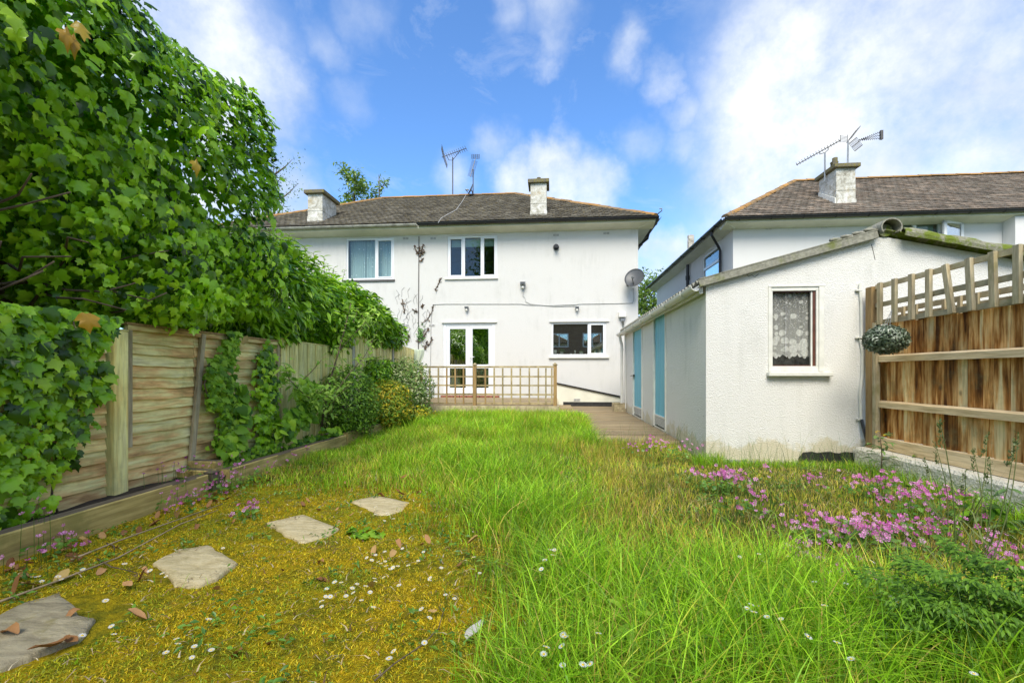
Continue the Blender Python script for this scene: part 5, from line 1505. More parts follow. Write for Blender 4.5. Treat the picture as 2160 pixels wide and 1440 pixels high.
M_clover = m_leaf('clover_leaf', [(0, (0.064, 0.180, 0.020)), (1, (0.224, 0.420, 0.050))], trans=.3)
M_bark = m_plain('bark', (.16, .115, .075), .95, .3, 8, bump=.8, bscale=30)
M_bg = m_leaf('background_tree_leaf', [(0, (0.064, 0.150, 0.018)), (1, (0.256, 0.390, 0.048))], trans=.35)

def hull_points(N, y0, y1, xc, a, zbot, ztop, depth=.3, lump=.22, front=(-80, 110), cap=.5, e=.75):
    """leaf positions on the garden-facing skin of a long hedge: returns points and outward normals"""
    Y = y0 + (y1 - y0) * rng.random(N); th = np.radians(front[0] + (front[1] - front[0]) * rng.random(N))
    zb = np.array([zbot(y) for y in Y]); zt = np.array([ztop(y) for y in Y]); X0 = np.array([xc(y) for y in Y]); A = np.array([a(y) for y in Y])
    c, s = np.cos(th), np.sin(th)
    cs = np.sign(c) * np.abs(c) ** e; sn = np.sign(s) * np.abs(s) ** e
    end = np.clip(np.minimum(Y - y0 + .3, y1 - Y) / cap, 0, 1); k = np.sqrt(1 - (1 - end) ** 2) * .999 + .001
    base = np.stack([X0 + A * cs * k, Y, (zb + zt) / 2 + (zt - zb) / 2 * sn * (.35 + .65 * k)], 1)
    nrm = vnorm(np.stack([cs / A, (y1 - Y < cap) * 1.2 * (1 - k), sn / np.maximum(.1, (zt - zb) / 2)], 1))
    lmp = fbmv(base, 1.1) * lump + fbmv(base, 4.5, 9) * lump * .35
    dp = rng.random(N) ** 1.6 * depth
    return base + nrm * (lmp - dp)[:, None], nrm, dp

# ---- ivy mass on the far left, overhanging the fence
def ivy_top(y): return 4.85 if y < 3.0 else 4.85 - (y - 3.0) * .55
def ivy_bot(y): return 1.95 if y < 2.6 else (1.95 - (y - 2.6) * .5 if y < 3.8 else 1.42)
ih = thing('ivy_mass', 'huge dense ivy-covered tree overhanging the fence at the upper left', 'ivy', (-4.2, 3, 0))
P1, n1, dp1 = hull_points(23000, -.6, 5.22, lambda y: -4.4, lambda y: 1.30 + .14 * min(1, max(0, (y - 2.5) / 2)), ivy_bot, ivy_top, .5, .42, cap=.35, e=.55)
down = np.tile([.15, .1, -1.0], (len(P1), 1)) + rng.normal(0, .45, (len(P1), 3))
nn_ = n1 * .9 + [.15, -.1, .55] + rng.normal(0, .38, (len(P1), 3))
sc = .050 + .065 * rng.random(len(P1)) ** 1.5
rnd1 = np.clip(rng.random(len(P1)) * .75 + .35 - dp1 * .55, 0, .999)  # leaves deeper in lean to darker greens: inner shade put into the colour
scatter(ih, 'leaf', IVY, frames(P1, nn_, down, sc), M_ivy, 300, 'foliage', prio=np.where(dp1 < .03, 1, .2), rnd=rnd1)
P2 = np.stack([-4.6 + 1.1 * (rng.random(15000) - .35), -.5 + 5.4 * rng.random(15000), 1.6 + 2.9 * rng.random(15000)], 1)
P2 = P2[(P2[:, 2] < np.array([ivy_top(y) - .25 for y in P2[:, 1]])) & (P2[:, 2] > np.where(P2[:, 1] < 3.2, 2.1, 1.6))]
scatter(ih, 'leaf', IVY, frames(P2, rng.normal(0, 1, (len(P2), 3)) + [.4, 0, .5], rng.normal(0, .5, (len(P2), 3)) - [0, 0, 1], .13), M_ivy, 0, 'inner_foliage', rnd=rng.random(len(P2)) * .4)  # core leaves kept to dark greens, inner shade carried by the colour
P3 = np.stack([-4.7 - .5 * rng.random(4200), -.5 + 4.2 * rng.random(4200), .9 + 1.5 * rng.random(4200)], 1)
scatter(ih, 'leaf', IVY, frames(P3, rng.normal(0, .5, (4200, 3)) + [1, 0, .4], rng.normal(0, .5, (4200, 3)) - [0, 0, 1], .15), M_ivy, 0, 'inner_foliage', rnd=rng.random(4200) * .3)  # dark leaves added at the back of the hollow, its shade in their colour
yl = [(168, 50), (150, 75), (182, 662), (411, 338), (135, 60)]
Yp = []
for px, py in yl: Yp.append(PX(px, py, -2.93 if py > 600 else -2.98))
Yp = np.array(Yp)
scatter(ih, 'leaf', IVY, frames(Yp, np.tile([.7, -.5, .4], (len(Yp), 1)), np.tile([.3, 0, -1.0], (len(Yp), 1)), .12), M_ivyyel, 300)
for i in range(34):
    y = random.uniform(.8, 3.6); z = random.uniform(1.45, 2.0)
    p = Vector((-4.3, y, z)); pts = [p]
    for k in range(5): p = p + Vector((.24, random.uniform(-.18, .12), random.uniform(-.1, .16))); pts.append(p)
    MB().tube(pts, .016, 5, .005).build('branch', M_bark, ih, smooth=True)
for y, x in ((1.3, -4.4), (3.2, -4.6)): MB().tube([(x, y, 0), (x + .1, y + .1, 1.5), (x - .1, y, 3.0), (x, y + .2, 4.0)], .16, 9, .06).build('trunk', M_bark, ih, smooth=True)

# ---- ivy curtain over the near fence panel
ic = thing('ivy_curtain', 'ivy hanging down over the fence panel at the lower left', 'ivy', (LX + .05, 2.3, .1))
N = 7500
Y = -.3 + 3.75 * rng.random(N); Z = .05 + 1.42 * rng.random(N)
lim = 3.10 - .32 * np.clip((.75 - Z) / .6, 0, 1) - .1 * rng.random(N) + .06 * np.sin(Z * 14)
keep = Y < lim; keep &= rng.random(N) < np.where(Z < .35, .35, .96)
Y, Z = Y[keep], Z[keep]; N = len(Y); dp = rng.random(N) * .10
X = LX + .07 + .16 * np.clip((Z - .5), 0, 1) + .05 * np.array([noise.noise(Vector((y * 3, z * 3, 0))) for y, z in zip(Y, Z)]) + .07 - dp
P = np.stack([X, Y, Z], 1)
M = frames(P, np.tile([1, -.35, .5], (N, 1)) + rng.normal(0, .3, (N, 3)), np.tile([.1, .1, -1], (N, 1)) + rng.normal(0, .35, (N, 3)), np.where(Z > .8, .055, .042) + .055 * rng.random(N) ** 1.5)
scatter(ic, 'leaf', IVY, M, M_ivy, 300, 'foliage', prio=np.where(dp < .03, 1, .3), rnd=np.clip(rng.random(N) * .8 + (Z - .9) * .3, 0, .999))
for i in range(14):
    y = random.uniform(.8, 3.2); p = Vector((LX + .06, y, .02)); pts = [p]
    for k in range(7): p = p + Vector((.005, random.uniform(-.09, .09), .2)); pts.append(p)
    MB().tube(pts, .008, 5, .004).build('stem', M_bark, ic, smooth=True)

# ---- laurel hedge behind the fence
lh = thing('laurel_hedge', 'glossy green laurel hedge spilling over the left fence towards the house', 'hedge', (-4.2, 8, 0))
def lt(y): return 2.85 - .02 * (y - 5) if y < 7 else 2.8 - (y - 7) * .17
P1, n1, dp1 = hull_points(13500, 4.6, 10.7, lambda y: -4.35, lambda y: 1.05 if y < 7.5 else 1.05 - (y - 7.5) * .04, lambda y: 1.28 if y < 7.6 else 1.5, lt, .4, .25, cap=.9)
M = frames(P1, n1 * .6 + [0, 0, .7] + rng.normal(0, .35, (len(P1), 3)), n1 + [.1, .2, -.25] + rng.normal(0, .6, (len(P1), 3)), .10 + .06 * rng.random(len(P1)))
scatter(lh, 'leaf', LAUREL, M, M_laurel, 300, 'foliage', prio=np.where(dp1 < .05, 1, .25), rnd=np.clip(rng.random(len(P1)) * .85 + .2 - dp1 * .5, 0, .999))  # tone falls with depth: shade between the leaves put into the colour
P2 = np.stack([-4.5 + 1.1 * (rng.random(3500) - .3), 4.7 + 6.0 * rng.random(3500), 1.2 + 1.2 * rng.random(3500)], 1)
scatter(lh, 'leaf', LAUREL, frames(P2, rng.normal(0, 1, (3500, 3)), rng.normal(0, 1, (3500, 3)), .17), M_laurel, 0, 'inner_foliage', rnd=rng.random(3500) * .3)  # hedge core kept to dark tones as painted inner shade
# upright shoots
def shoots(parent, bases, L, n_, mat, leaf=.09, lim=60, stem=True, spread=.3):
    Ps, Ns, Ts = [], [], []
    for b in bases:
        d = Vector((random.uniform(-spread, spread), random.uniform(-spread, spread), 1)).normalized(); b = Vector(b)
        if stem: MB().tube([b, b + d * L * .5 + Vector((0, 0, -.01)), b + d * L], .006, 4, .003).build('twig', M_bark, parent)
        for k in range(n_):
            t = (k + .5) / n_; an = k * 2.4; o = Vector((math.cos(an), math.sin(an), .6 + t * .8))
            Ps.append(tuple(b + d * L * (.25 + .75 * t))); Ts.append(tuple(o)); Ns.append((-o.x * .5 + random.uniform(-.2, .2), -o.y * .5, 1))
    Ps = np.array(Ps); scatter(parent, 'young_leaf', LAUREL, frames(Ps, np.array(Ns), np.array(Ts), leaf * (.7 + .5 * rng.random(len(Ps)))), mat, lim, 'young_foliage')
shoots(lh, [(-3.95 + random.uniform(-.35, .3), y, lt(y) - .15 + random.uniform(-.05, .1)) for y in np.linspace(5.3, 7.4, 46)], .28, 9, M_shoot, .10, 200)
shoots(lh, [(-4.0 + random.uniform(-.3, .3), y, lt(y) - .1) for y in np.linspace(7.4, 10.6, 34)], .35, 10, M_laurel, .08, 40, spread=.2)

# ---- bushes in the left bed
def bush(nm, label, c, r, mat, N, leaf, protos, lump=.25, trunk=True, cat='bush', limit=0):
    t_ = thing(nm, label, cat, (c[0], c[1], .1)); lump *= .6
    P = vnorm(rng.normal(0, 1, (N, 3))); 
    l = 1 + fbmv(P * 1.7 + np.array([[c[0], c[1], 0]]), 1.3) * lump + fbmv(P * 1.7, 4, c[0]) * lump * .4
    R = (1 - rng.random(N) ** 1.5 * .45) * l
    Q = P * R[:, None] * np.array([r]) + np.array([c])
    ok = Q[:, 2] > .06; Q, P, R = Q[ok], P[ok], R[ok]
    scatter(t_, 'leaf', protos, frames(Q, P + [0, -.1, .5] + rng.normal(0, .5, (len(Q), 3)), P + [0, 0, .2] + rng.normal(0, .6, (len(Q), 3)), leaf * (.7 + .6 * rng.random(len(Q)))), mat, limit, 'foliage')
    if trunk:
        for k in range(5):
            e = Vector(c) + Vector((random.uniform(-.5, .5) * r[0], random.uniform(-.5, .5) * r[1], random.uniform(0, .5) * r[2]))
            MB().tube([(c[0] + random.uniform(-.05, .05), c[1], .08), (e.x * .5 + c[0] * .5, e.y * .5 + c[1] * .5, e.z * .6), e], .018, 5, .007).build('stem', M_bark, t_, smooth=True)
    return t_
bush('green_bush', 'rounded mid-green small-leaved bush in front of the feather-board fence', (-3.12, 6.75, .60), (.46, .55, .56), M_box, 6500, .045, SMALL)
bush('golden_bush', 'yellow and green variegated bush between the green bush and the silvery bush', (-2.95, 7.95, .46), (.42, .6, .48), M_gold, 5200, .055, SMALL)
bush('silvery_variegated_bush', 'large cream-and-green variegated bush at the corner of the raised deck', (-2.98, 8.95, .72), (.60, .62, .66), M_var, 7500, .055, SMALL)
bush('dark_green_bush', 'darker green leafy bush rising against the taller fence bay', (-3.35, 8.55, .95), (.34, .5, .42), M_laurel, 2600, .07, LAUREL)
# trailing gold stems at the bottom right of the golden bush
bush('low_gold_shrub', 'low sprawling yellow-leaved shrub spilling over the far sleeper', (-2.70, 8.75, .24), (.40, .45, .20), M_gold, 1400, .06, SMALL, trunk=False)

# ---- climbing plants on the panel
def climber(nm, label, path, width, N, mat, protos, size, cat='climber', x=LX + .07, limit=300):
    t_ = thing(nm, label, cat, path[0])
    pts = [Vector(p) for p in path]
    for s in range(4):
        MB().tube([p + Vector((random.uniform(0, .03), random.uniform(-.06, .06), 0)) for p in pts], .008, 5, .004).build('stem', M_bark, t_, smooth=True)
    T = rng.random(N) * (len(pts) - 1); B = np.array([tuple(pts[int(q)].lerp(pts[int(q) + 1], q % 1)) for q in T])
    wv = np.interp(T, range(len(pts)), width)
    B[:, 1] += rng.normal(0, 1, N) * wv * .32; B[:, 2] += rng.normal(0, .04, N); B[:, 0] += rng.random(N) * .07
    scatter(t_, 'leaf', protos, frames(B, np.tile([1, -.5, .6], (N, 1)) + rng.normal(0, .4, (N, 3)), np.tile([.1, 0, -1], (N, 1)) + rng.normal(0, .5, (N, 3)), size * (.6 + .7 * rng.random(N))), mat, limit, 'foliage')
    return t_
def fp(px, py, x=LX + .08): return PX(px, py, x)
climber('climbing_ivy', 'bright ivy column climbing the middle of the lap fence panel', [fp(470, 950), fp(478, 900), fp(470, 840), fp(462, 790), fp(478, 740), fp(486, 705)], [.30, .26, .24, .30, .12, .08], 620, M_vine, IVY, .065)
climber('climbing_ivy', 'short ivy strand left of the bright ivy column on the lap panel', [fp(438, 850), fp(434, 810), fp(440, 765)], [.06, .10, .08], 90, M_vine, IVY, .065)
climber('heart_leaved_climber', 'round heart-leaved climber at the foot of the bright ivy column', [fp(478, 960, -3.28), fp(490, 920, -3.30), fp(508, 860, -3.30), fp(500, 815, -3.32)], [.3, .22, .12, .08], 130, M_vine, HEART, .10)
climber('climbing_ivy', 'darker ivy clump hanging at the join of the lap panel and the feather-board fence', [fp(555, 930), fp(560, 880), fp(562, 820), fp(556, 760), fp(560, 735)], [.26, .34, .36, .22, .08], 520, M_ivy, IVY, .075)
climber('heart_leaved_climber', 'round-leaved bindweed trailing below the sapling at the bed edge', [fp(600, 905, -3.15), fp(625, 880, -3.15), fp(640, 850, -3.2), fp(640, 800, -3.25)], [.4, .5, .4, .2], 260, M_vine, HEART, .10)
climber('heart_leaved_climber', 'flat round leaves creeping along the third sleeper', [(-3.1, 6.0, .22), (-3.1, 6.6, .24), (-3.08, 7.2, .24)], [.5, .5, .5], 120, M_vine, HEART, .10)
# ground cover at the foot of the panel
climber('creeping_ivy', 'low creeping leaves with pink flowers at the foot of the lap panel', [(-3.3, 4.3, .16), (-3.25, 4.8, .18), (-3.2, 5.6, .16), (-3.2, 6.2, .18)], [.5, .5, .5, .5], 420, M_vine, HEART, .055)

# ---- sapling leaning in front of the feather-board fence
sp_ = thing('apple_sapling', 'thin leaning sapling with light green leaves in front of the feather-board fence', 'sapling', PX(680, 915, -3.2))
def limb(seq, r, x=-3.15):
    pts = [Vector(PX(a, b, xx)) for (a, b, xx) in seq]
    MB().tube(pts, r, 6, r * .35).build('branch', M_bark, sp_, smooth=True); return pts
L1 = limb([(678, 905, -3.25), (683, 860, -3.2), (700, 790, -3.15), (715, 740, -3.1), (728, 690, -3.1), (740, 640, -3.1)], .018)
L2 = limb([(690, 870, -3.2), (705, 830, -3.05), (735, 790, -2.95), (770, 750, -2.9), (795, 700, -2.9)], .012)
L3 = limb([(683, 880, -3.2), (670, 850, -3.0), (672, 830, -2.9), (695, 815, -2.8)], .010)
L4 = limb([(685, 860, -3.2), (640, 830, -3.1), (610, 800, -3.05), (600, 770, -3.0)], .008)
L5 = limb([(715, 740, -3.1), (760, 690, -3.0), (800, 650, -3.0)], .008)
B = []
for L in (L1, L2, L3, L4, L5):
    for q in np.linspace(.5, len(L) - 1.01, 100): B.append(tuple(L[int(q)].lerp(L[int(q) + 1], q % 1)))
B = np.array(B); N = len(B); B += rng.normal(0, .055, (N, 3))
scatter(sp_, 'leaf', LAUREL, frames(B, rng.normal(0, .5, (N, 3)) + [.3, -.3, 1], rng.normal(0, .8, (N, 3)) + [.2, -.1, .1], .095 * (.7 + .6 * rng.random(N))), M_sap, 300)
# long shoots with leaves coming over the green bush
shoots(sp_, [PX(x, y, -2.85) for x, y in ((690, 850), (705, 840), (700, 870), (640, 800), (760, 700), (745, 680), (780, 690))], .3, 9, M_sap, .09, 100, spread=.9)

# ---- trees beyond
def tree(nm, label, base, h, crown, N, leaf, mat, branches=10, spread=1.0, cat='tree', fill=1.0, protos=SMALL):
    t_ = thing(nm, label, cat, base); b = Vector(base)
    MB().tube([b, b + Vector((.1, 0, h * .5)), b + Vector((0, .1, h * .97))], .11 * h / 6, 8, .02).build('trunk', M_bark, t_, smooth=True)
    pts = []
    for i in range(branches):
        z = h * (.45 + .5 * i / branches); an = i * 2.4
        s = b + Vector((.08, 0, z)); d = Vector((math.cos(an), math.sin(an), random.uniform(.5, 1.4))); L = crown * random.uniform(.5, 1) * (1 - .4 * i / branches)
        p = s; seq = [p]
        for k in range(5):
            p = p + d.normalized() * L / 5; d += Vector((random.uniform(-.25, .25), random.uniform(-.25, .25), .18)); seq.append(p)
            if k >= 1: pts += [p + Vector([random.gauss(0, .10 * spread) for _ in range(3)]) for _ in range(6)]
        MB().tube(seq, .028 * h / 6, 5, .006).build('limb', M_bark, t_, smooth=True)
    pts = np.array([tuple(p) for p in pts]); idx = rng.integers(0, len(pts), N)
    P = pts[idx] + rng.normal(0, .14 * spread, (N, 3))
    scatter(t_, 'leaf', protos, frames(P, rng.normal(0, 1, (N, 3)) + [0, -.3, .6], rng.normal(0, 1, (N, 3)), leaf * (.7 + .6 * rng.random(N))), mat, 0, 'foliage')
    return t_
b = PY(745, 400, 24.0); tree('leafy_tree', 'young leafy bright green tree above the main roof, just right of the left chimney', (b[0], 24, 0), 12.6, 2.1, 2600, .20, M_bg, 13, 1.1)
b = PY(798, 400, 25.0); tree('leafy_tree', 'thinner treetop right of the other one above the main roof', (b[0], 25, 0), 12.7, 1.4, 700, .18, M_bg, 9, .9)
b = PY(575, 400, 24.0); tree('sparse_tree', 'sparse grey-green tree behind the ivy at the left', (b[0], 24, 0), 13.0, 2.6, 1500, .12, M_bg, 22, 1.5)
b = PY(1362, 700, 27.0); tree('leafy_tree', 'green tree in the gap between the two houses', (b[0], 27, 0), 6.4, 2.2, 2200, .2, M_bg, 14, 1.6)
# behind the viewer: what the window panes mirror
def brick_house():
    t_ = thing('brick_house', 'brown brick house mirrored in the kitchen window pane', 'house', (4, -13, 0))
    m, t, o = new_mat('brown_brickwork')
    wp = t.new('ShaderNodeNewGeometry').outputs['Position']; s = t.new('ShaderNodeSeparateXYZ', ins={0: wp})
    uv = t.new('ShaderNodeCombineXYZ', ins={0: s.outputs[0], 1: s.outputs[2]}).outputs[0]
    br = t.new('ShaderNodeTexBrick'); t.put(br, 'Vector', uv); t.put(br, 'Scale', 1); t.put(br, 'Brick Width', .225); t.put(br, 'Row Height', .075); t.put(br, 'Mortar Size', .01)
    t.put(br, 'Color1', (.30, .17, .08)); t.put(br, 'Color2', (.22, .11, .05)); t.put(br, 'Mortar', (.35, .3, .24))
    finish(t, o, br.outputs[0], .9)
    W = [(-.2, 1.4, 3.3, 4.5), (2.6, 4.2, 3.3, 4.5), (6, 7.6, 3.3, 4.5), (2.6, 4.4, .9, 2.2)]
    mb = MB(); wall_face(mb, -2.5, 9, 0, 5.4, W, lambda u, z, d: (u, -13 - d, z), .1); mb.build('wall', m, t_)
    mb = MB(); mb.prism([(-2.5, -13.2, 0), (-2.5, -20, 0), (-2.5, -20, 5.4), (-2.5, -13.2, 5.4)], (11.5, 0, 0)); mb.build('wall_mass', M_inner, t_)
    mb = MB(); mb.prism([(-2.9, -12.6, 5.4), (-2.9, -20.5, 5.4), (-2.9, -16.5, 7.4)], (12.4, 0, 0)); mb.build('roof', M_tile, t_)
    for a, b_, c, d in W:
        mb = MB(); mb.box(a, b_, -13.08, -13.02, c, c + .08); mb.box(a, b_, -13.08, -13.02, d - .08, d)
        for x in (a, (a + b_) / 2 - .05, b_ - .1): mb.box(x, x + .1, -13.079, -13.021, c + .08, d - .08)
        f = mb.build('window', M_upvc, t_); MB().box(a, b_, -13.06, -13.05, c + .05, d - .05).build('pane', M_glass_sky, f)
brick_house()
tree('garden_tree', 'big dark tree mirrored in the upstairs window panes', (-3.0, -11.5, 0), 14, 4.6, 20000, .30, M_laurel, 36, 4.0)
bush('garden_hedge', 'green shrubs mirrored in the patio door panes', (-5.2, -6.5, 1.6), (2.2, 1.2, 1.9), M_laurel, 6000, .16, LAUREL)

# ================================================================== GRASS
def m_grass(name, trans=.35):
    m, t, o = new_mat(name)
    a = t.new('ShaderNodeAttribute', attribute_name='col').outputs['Color']
    finish(t, o, a, .45, None, spec=.35, translucent=trans)
    return m
M_grass = m_grass('grass_blade')
def blades(name, X, Y, Hh, W, lean, C, segs=3, z0=None, parent=None, curl=.5):
    N = len(X); th = rng.random(N) * 2 * math.pi; dx, dy = np.cos(th), np.sin(th)
    fa = rng.random(N) * math.pi; px_, py_ = np.cos(fa), np.sin(fa)
    z0 = np.zeros(N) if z0 is None else z0
    V = np.zeros((N, segs * 2 + 1, 3)); col = np.ones((N, segs * 2 + 1, 4))
    for k in range(segs + 1):
        t = k / segs; off = lean * Hh * (t ** 2); z = Hh * (t - curl * lean * t * t * .8)
        cx = X + dx * off; cy = Y + dy * off; cz = z0 + z
        if k == segs: V[:, -1] = np.stack([cx, cy, cz], 1)
        else:
            w = W * (1 - t * .6) / 2
            V[:, 2 * k] = np.stack([cx - px_ * w, cy - py_ * w, cz], 1); V[:, 2 * k + 1] = np.stack([cx + px_ * w, cy + py_ * w, cz], 1)
    col[:, :, :3] = C[:, None, :]
    b = (np.arange(N) * (segs * 2 + 1))[:, None]
    Q = np.concatenate([b + np.array([[2 * k, 2 * k + 1, 2 * k + 3, 2 * k + 2]]) for k in range(segs - 1)]); T = b + np.array([[2 * segs - 2, 2 * segs - 1, 2 * segs]])
    me = np_mesh(name, V.reshape(-1, 3), T, Q, M_grass, col=col.reshape(-1, 4))
    return me
def nz(X, Y, s, off=0): return np.array([noise.noise(Vector((x * s, y * s, off))) for x, y in zip(X, Y)])
def moss_k(X, Y, n):
    e = X + .42 * Y + n * .7
    a = np.clip((.95 - e) / .6, 0, 1); b_ = np.clip((4.8 - (Y + n * .75)) / 1.2, 0, 1)
    return a * b_
def palette(N, kinds, p):
    K = np.array(kinds)[rng.choice(len(kinds), N, p=p)]
    return np.clip(K * (.58 + .85 * rng.random((N, 1))), 0, 1)
G = [(.28, .54, .02), (.44, .72, .035), (.15, .32, .015), (.56, .60, .05), (.66, .50, .11)]
def clear_of_stuff(X, Y):
    ok = np.ones(len(X), bool)
    ok &= ~((X > SX - .02) & (Y > SY - .02)); ok &= ~((X > DLX + .05) & (Y > 6.52)); ok &= Y < TY - .1
    ok &= (X > -2.97 + np.clip((Y - 6), 0, 4) * .05) & (X < 3.35)
    for i, (sx_, sy_, _) in enumerate(STONES): ok &= ((X - sx_) ** 2 + (Y - sy_) ** 2) > ((.30 if i == 3 else .20) ** 2)
    return ok
# 1. main sward
N = 250000
X = -3.0 + 6.3 * rng.random(N); Y = 1.0 + 8.8 * rng.random(N) ** .9
n1_ = nz(X, Y, .9); n2_ = nz(X, Y, 2.6, 5)
mk = moss_k(X, Y, nz(X, Y, 2.2 * .5, 0))
dry = np.clip((X - .15 + .5 * n2_) / .9, 0, 1) * np.clip((6.6 - Y) / 1.2, 0, 1) * np.clip((Y - 2.1) / .7, 0, 1)                 # thinner yellowish sward on the right
dens = np.clip(.75 + .5 * n2_, .2, 1) * (1 - .97 * mk) * (1 - .35 * dry)
keep = (rng.random(N) < dens) & clear_of_stuff(X, Y)
X, Y, n1_, n2_, mk, dry = [q[keep] for q in (X, Y, n1_, n2_, mk, dry)]; N = len(X)
hb = .15 + .10 * n1_ + .10 * n2_ + .06 * np.clip((Y - 5) / 3, 0, 1) + .09 * np.clip((Y - 7.5) / 1.5, 0, 1)
H_ = np.clip(hb * (.5 + .8 * rng.random(N)), .04, .6) * (1 - .75 * mk) * (1 - .55 * dry) * (1 - .5 * np.clip((X - 1.2) / .6, 0, 1) * np.clip((Y - 4.0) / .8, 0, 1))
H_ = np.clip(H_, .02, .6)
H_ *= np.where(np.abs(X + 2.7) < .4, .7, 1)
C = palette(N, G, [.36, .30, .16, .12, .06]); dC = palette(N, [(.66, .58, .08), (.46, .52, .04), (.70, .48, .14), (.40, .26, .10)], [.4, .28, .22, .10])
yell = np.clip(dry * (.6 + .9 * n2_ + .2) + np.clip((X - .1) / 1.6, 0, .3) + .30 * np.clip(n1_ * 2 - .2, 0, 1) + .55 * np.clip(.12 - np.abs(mk - .3), 0, .12) / .12 + .06, 0, .85)[:, None]
lush = np.clip(.5 + 1.2 * nz(X, Y, 1.7, 40), 0, 1)[:, None]
C = np.where(rng.random((N, 1)) < yell, dC, C) * (.72 + .45 * lush)
wd = .0034 + .0014 * Y / 4
me = blades('grass', X, Y, H_, wd * (.8 + .7 * rng.random(N)), .15 + .55 * rng.random(N), C)
tag(link('lawn_grass', me), 'long overgrown green grass filling the lawn', 'grass', kind='stuff')
# 2. tall coarse grass near the viewer and in tufts
cen = [(.35, 1.6, .5), (.8, 1.75, .5), (1.2, 1.9, .45), (.15, 2.2, .4), (.9, 2.15, .4), (1.5, 1.7, .4), (.0, 1.35, .35), (-.15, 3.3, .4), (-.5, 4.4, .5), (-.9, 5.3, .6), (.45, 6.4, .25), (.5, 8.0, .35), (-2, 9.2, .6), (-1.2, 9.4, .6), (-.4, 9.4, .6), (.4, 9.3, .5), (-2.2, 8.2, .5), (-.6, 8.4, .6), (.45, 7.0, .3), (-1.2, 7.5, .6), (0, 8.6, .6), (.6, 9.3, .3)]
Xs, Ys = [], []
for cx, cy, r in cen:
    k = int(1500 * r / .5); Xs.append(rng.normal(cx, r * .5, k)); Ys.append(rng.normal(cy, r * .5, k))
X = np.concatenate(Xs); Y = np.concatenate(Ys); ok = clear_of_stuff(X, Y) & (Y > 1.15) & (moss_k(X, Y, nz(X, Y, 1.1)) < .5); X, Y = X[ok], Y[ok]; N = len(X)
H_ = (.20 + .20 * rng.random(N)) * np.where(Y < 2.8, 1.0, .95)
me = blades('tall_grass', X, Y, H_, (.0035 + .005 * rng.random(N) ** 2) * np.where(Y < 3, 1, 1.2) * (1 + .8 * np.clip((Y - 7) / 2, 0, 1)), .2 + 1.0 * rng.random(N), palette(N, G, [.34, .34, .18, .10, .04]), segs=5)
tag(link('tall_grass_tufts', me), 'taller coarse grass tufts standing in the lawn', 'grass', kind='stuff')
# thin straw stalks
N = 2600; X = -.6 + 3.8 * rng.random(N); Y = 1.3 + 5.5 * rng.random(N); ok = clear_of_stuff(X, Y) & (moss_k(X, Y, nz(X, Y, 1.1)) < .3); X, Y = X[ok], Y[ok]; N = len(X)
me = blades('stalks', X, Y, .25 + .25 * rng.random(N), np.full(N, .0026), .1 + .3 * rng.random(N), palette(N, [(.10, .22, .03), (.30, .30, .08), (.06, .15, .02)], [.5, .2, .3]), segs=4)
tag(link('grass_stalks', me), 'thin upright grass stalks above the lawn', 'grass', kind='stuff')
# flattened dead straw lying through the lawn
N = 9000; X = -2.6 + 5.8 * rng.random(N); Y = 1.4 + 6.5 * rng.random(N); ok = clear_of_stuff(X, Y) & (nz(X, Y, 1.6, 33) > -.05) & (moss_k(X, Y, nz(X, Y, 1.1)) < .25); X, Y = X[ok], Y[ok]; N = len(X)
me = blades('straw', X, Y, .10 + .10 * rng.random(N), np.full(N, .0028), .9 + .7 * rng.random(N), palette(N, [(.62, .50, .26), (.50, .36, .16), (.70, .62, .36)], [.4, .3, .3]), segs=3)
tag(link('dead_straw', me), 'dry straw-coloured dead grass lying through the lawn', 'grass', kind='stuff')
# 3. moss strands
N = 250000; X = -3.0 + 3.9 * rng.random(N); Y = 1.0 + 3.9 * rng.random(N) ** 1.2; n_ = nz(X, Y, 1.1)
mk = moss_k(X, Y, n_); pt = nz(X, Y, 6.0, 3); keep = (rng.random(N) < mk * np.clip(.8 + pt, .25, 1)) & clear_of_stuff(X, Y)
X, Y, pt = X[keep], Y[keep], pt[keep]; N = len(X)
sel = (rng.random(N) < np.clip(.58 + 1.1 * nz(X, Y, 2.3, 8), .06, .96))[:, None]
C = np.where(sel, palette(N, [(.85, .64, .02), (.76, .54, .016), (.55, .34, .02)], [.5, .35, .15]), palette(N, [(.40, .45, .02), (.56, .52, .02), (.26, .36, .015)], [.4, .35, .25]))
Zm = np.array([gz(x, y) for x, y in zip(X, Y)])
me = blades('moss', X, Y, .008 + .012 * rng.random(N), .0028 + .0022 * rng.random(N), .6 + 1.2 * rng.random(N), C, segs=2, z0=Zm)
tag(link('moss', me), 'ochre and green moss covering the near left corner', 'moss', kind='stuff')
N = 3800; X = -2.95 + 3.6 * rng.random(N); Y = 1.2 + 3.8 * rng.random(N); ok = (moss_k(X, Y, nz(X, Y, 1.1)) > .3) & clear_of_stuff(X, Y); X, Y = X[ok], Y[ok]; N = len(X)
me = blades('litter', X, Y, .012 + .03 * rng.random(N), .003 + .005 * rng.random(N), 1.2 + 1.5 * rng.random(N), palette(N, [(.34, .20, .10), (.55, .42, .26), (.22, .13, .07), (.66, .56, .40)], [.3, .3, .2, .2]), segs=2, z0=np.full(N, .016))
tag(link('plant_litter', me), 'small dry bits and twigs scattered over the moss', 'litter', kind='stuff')
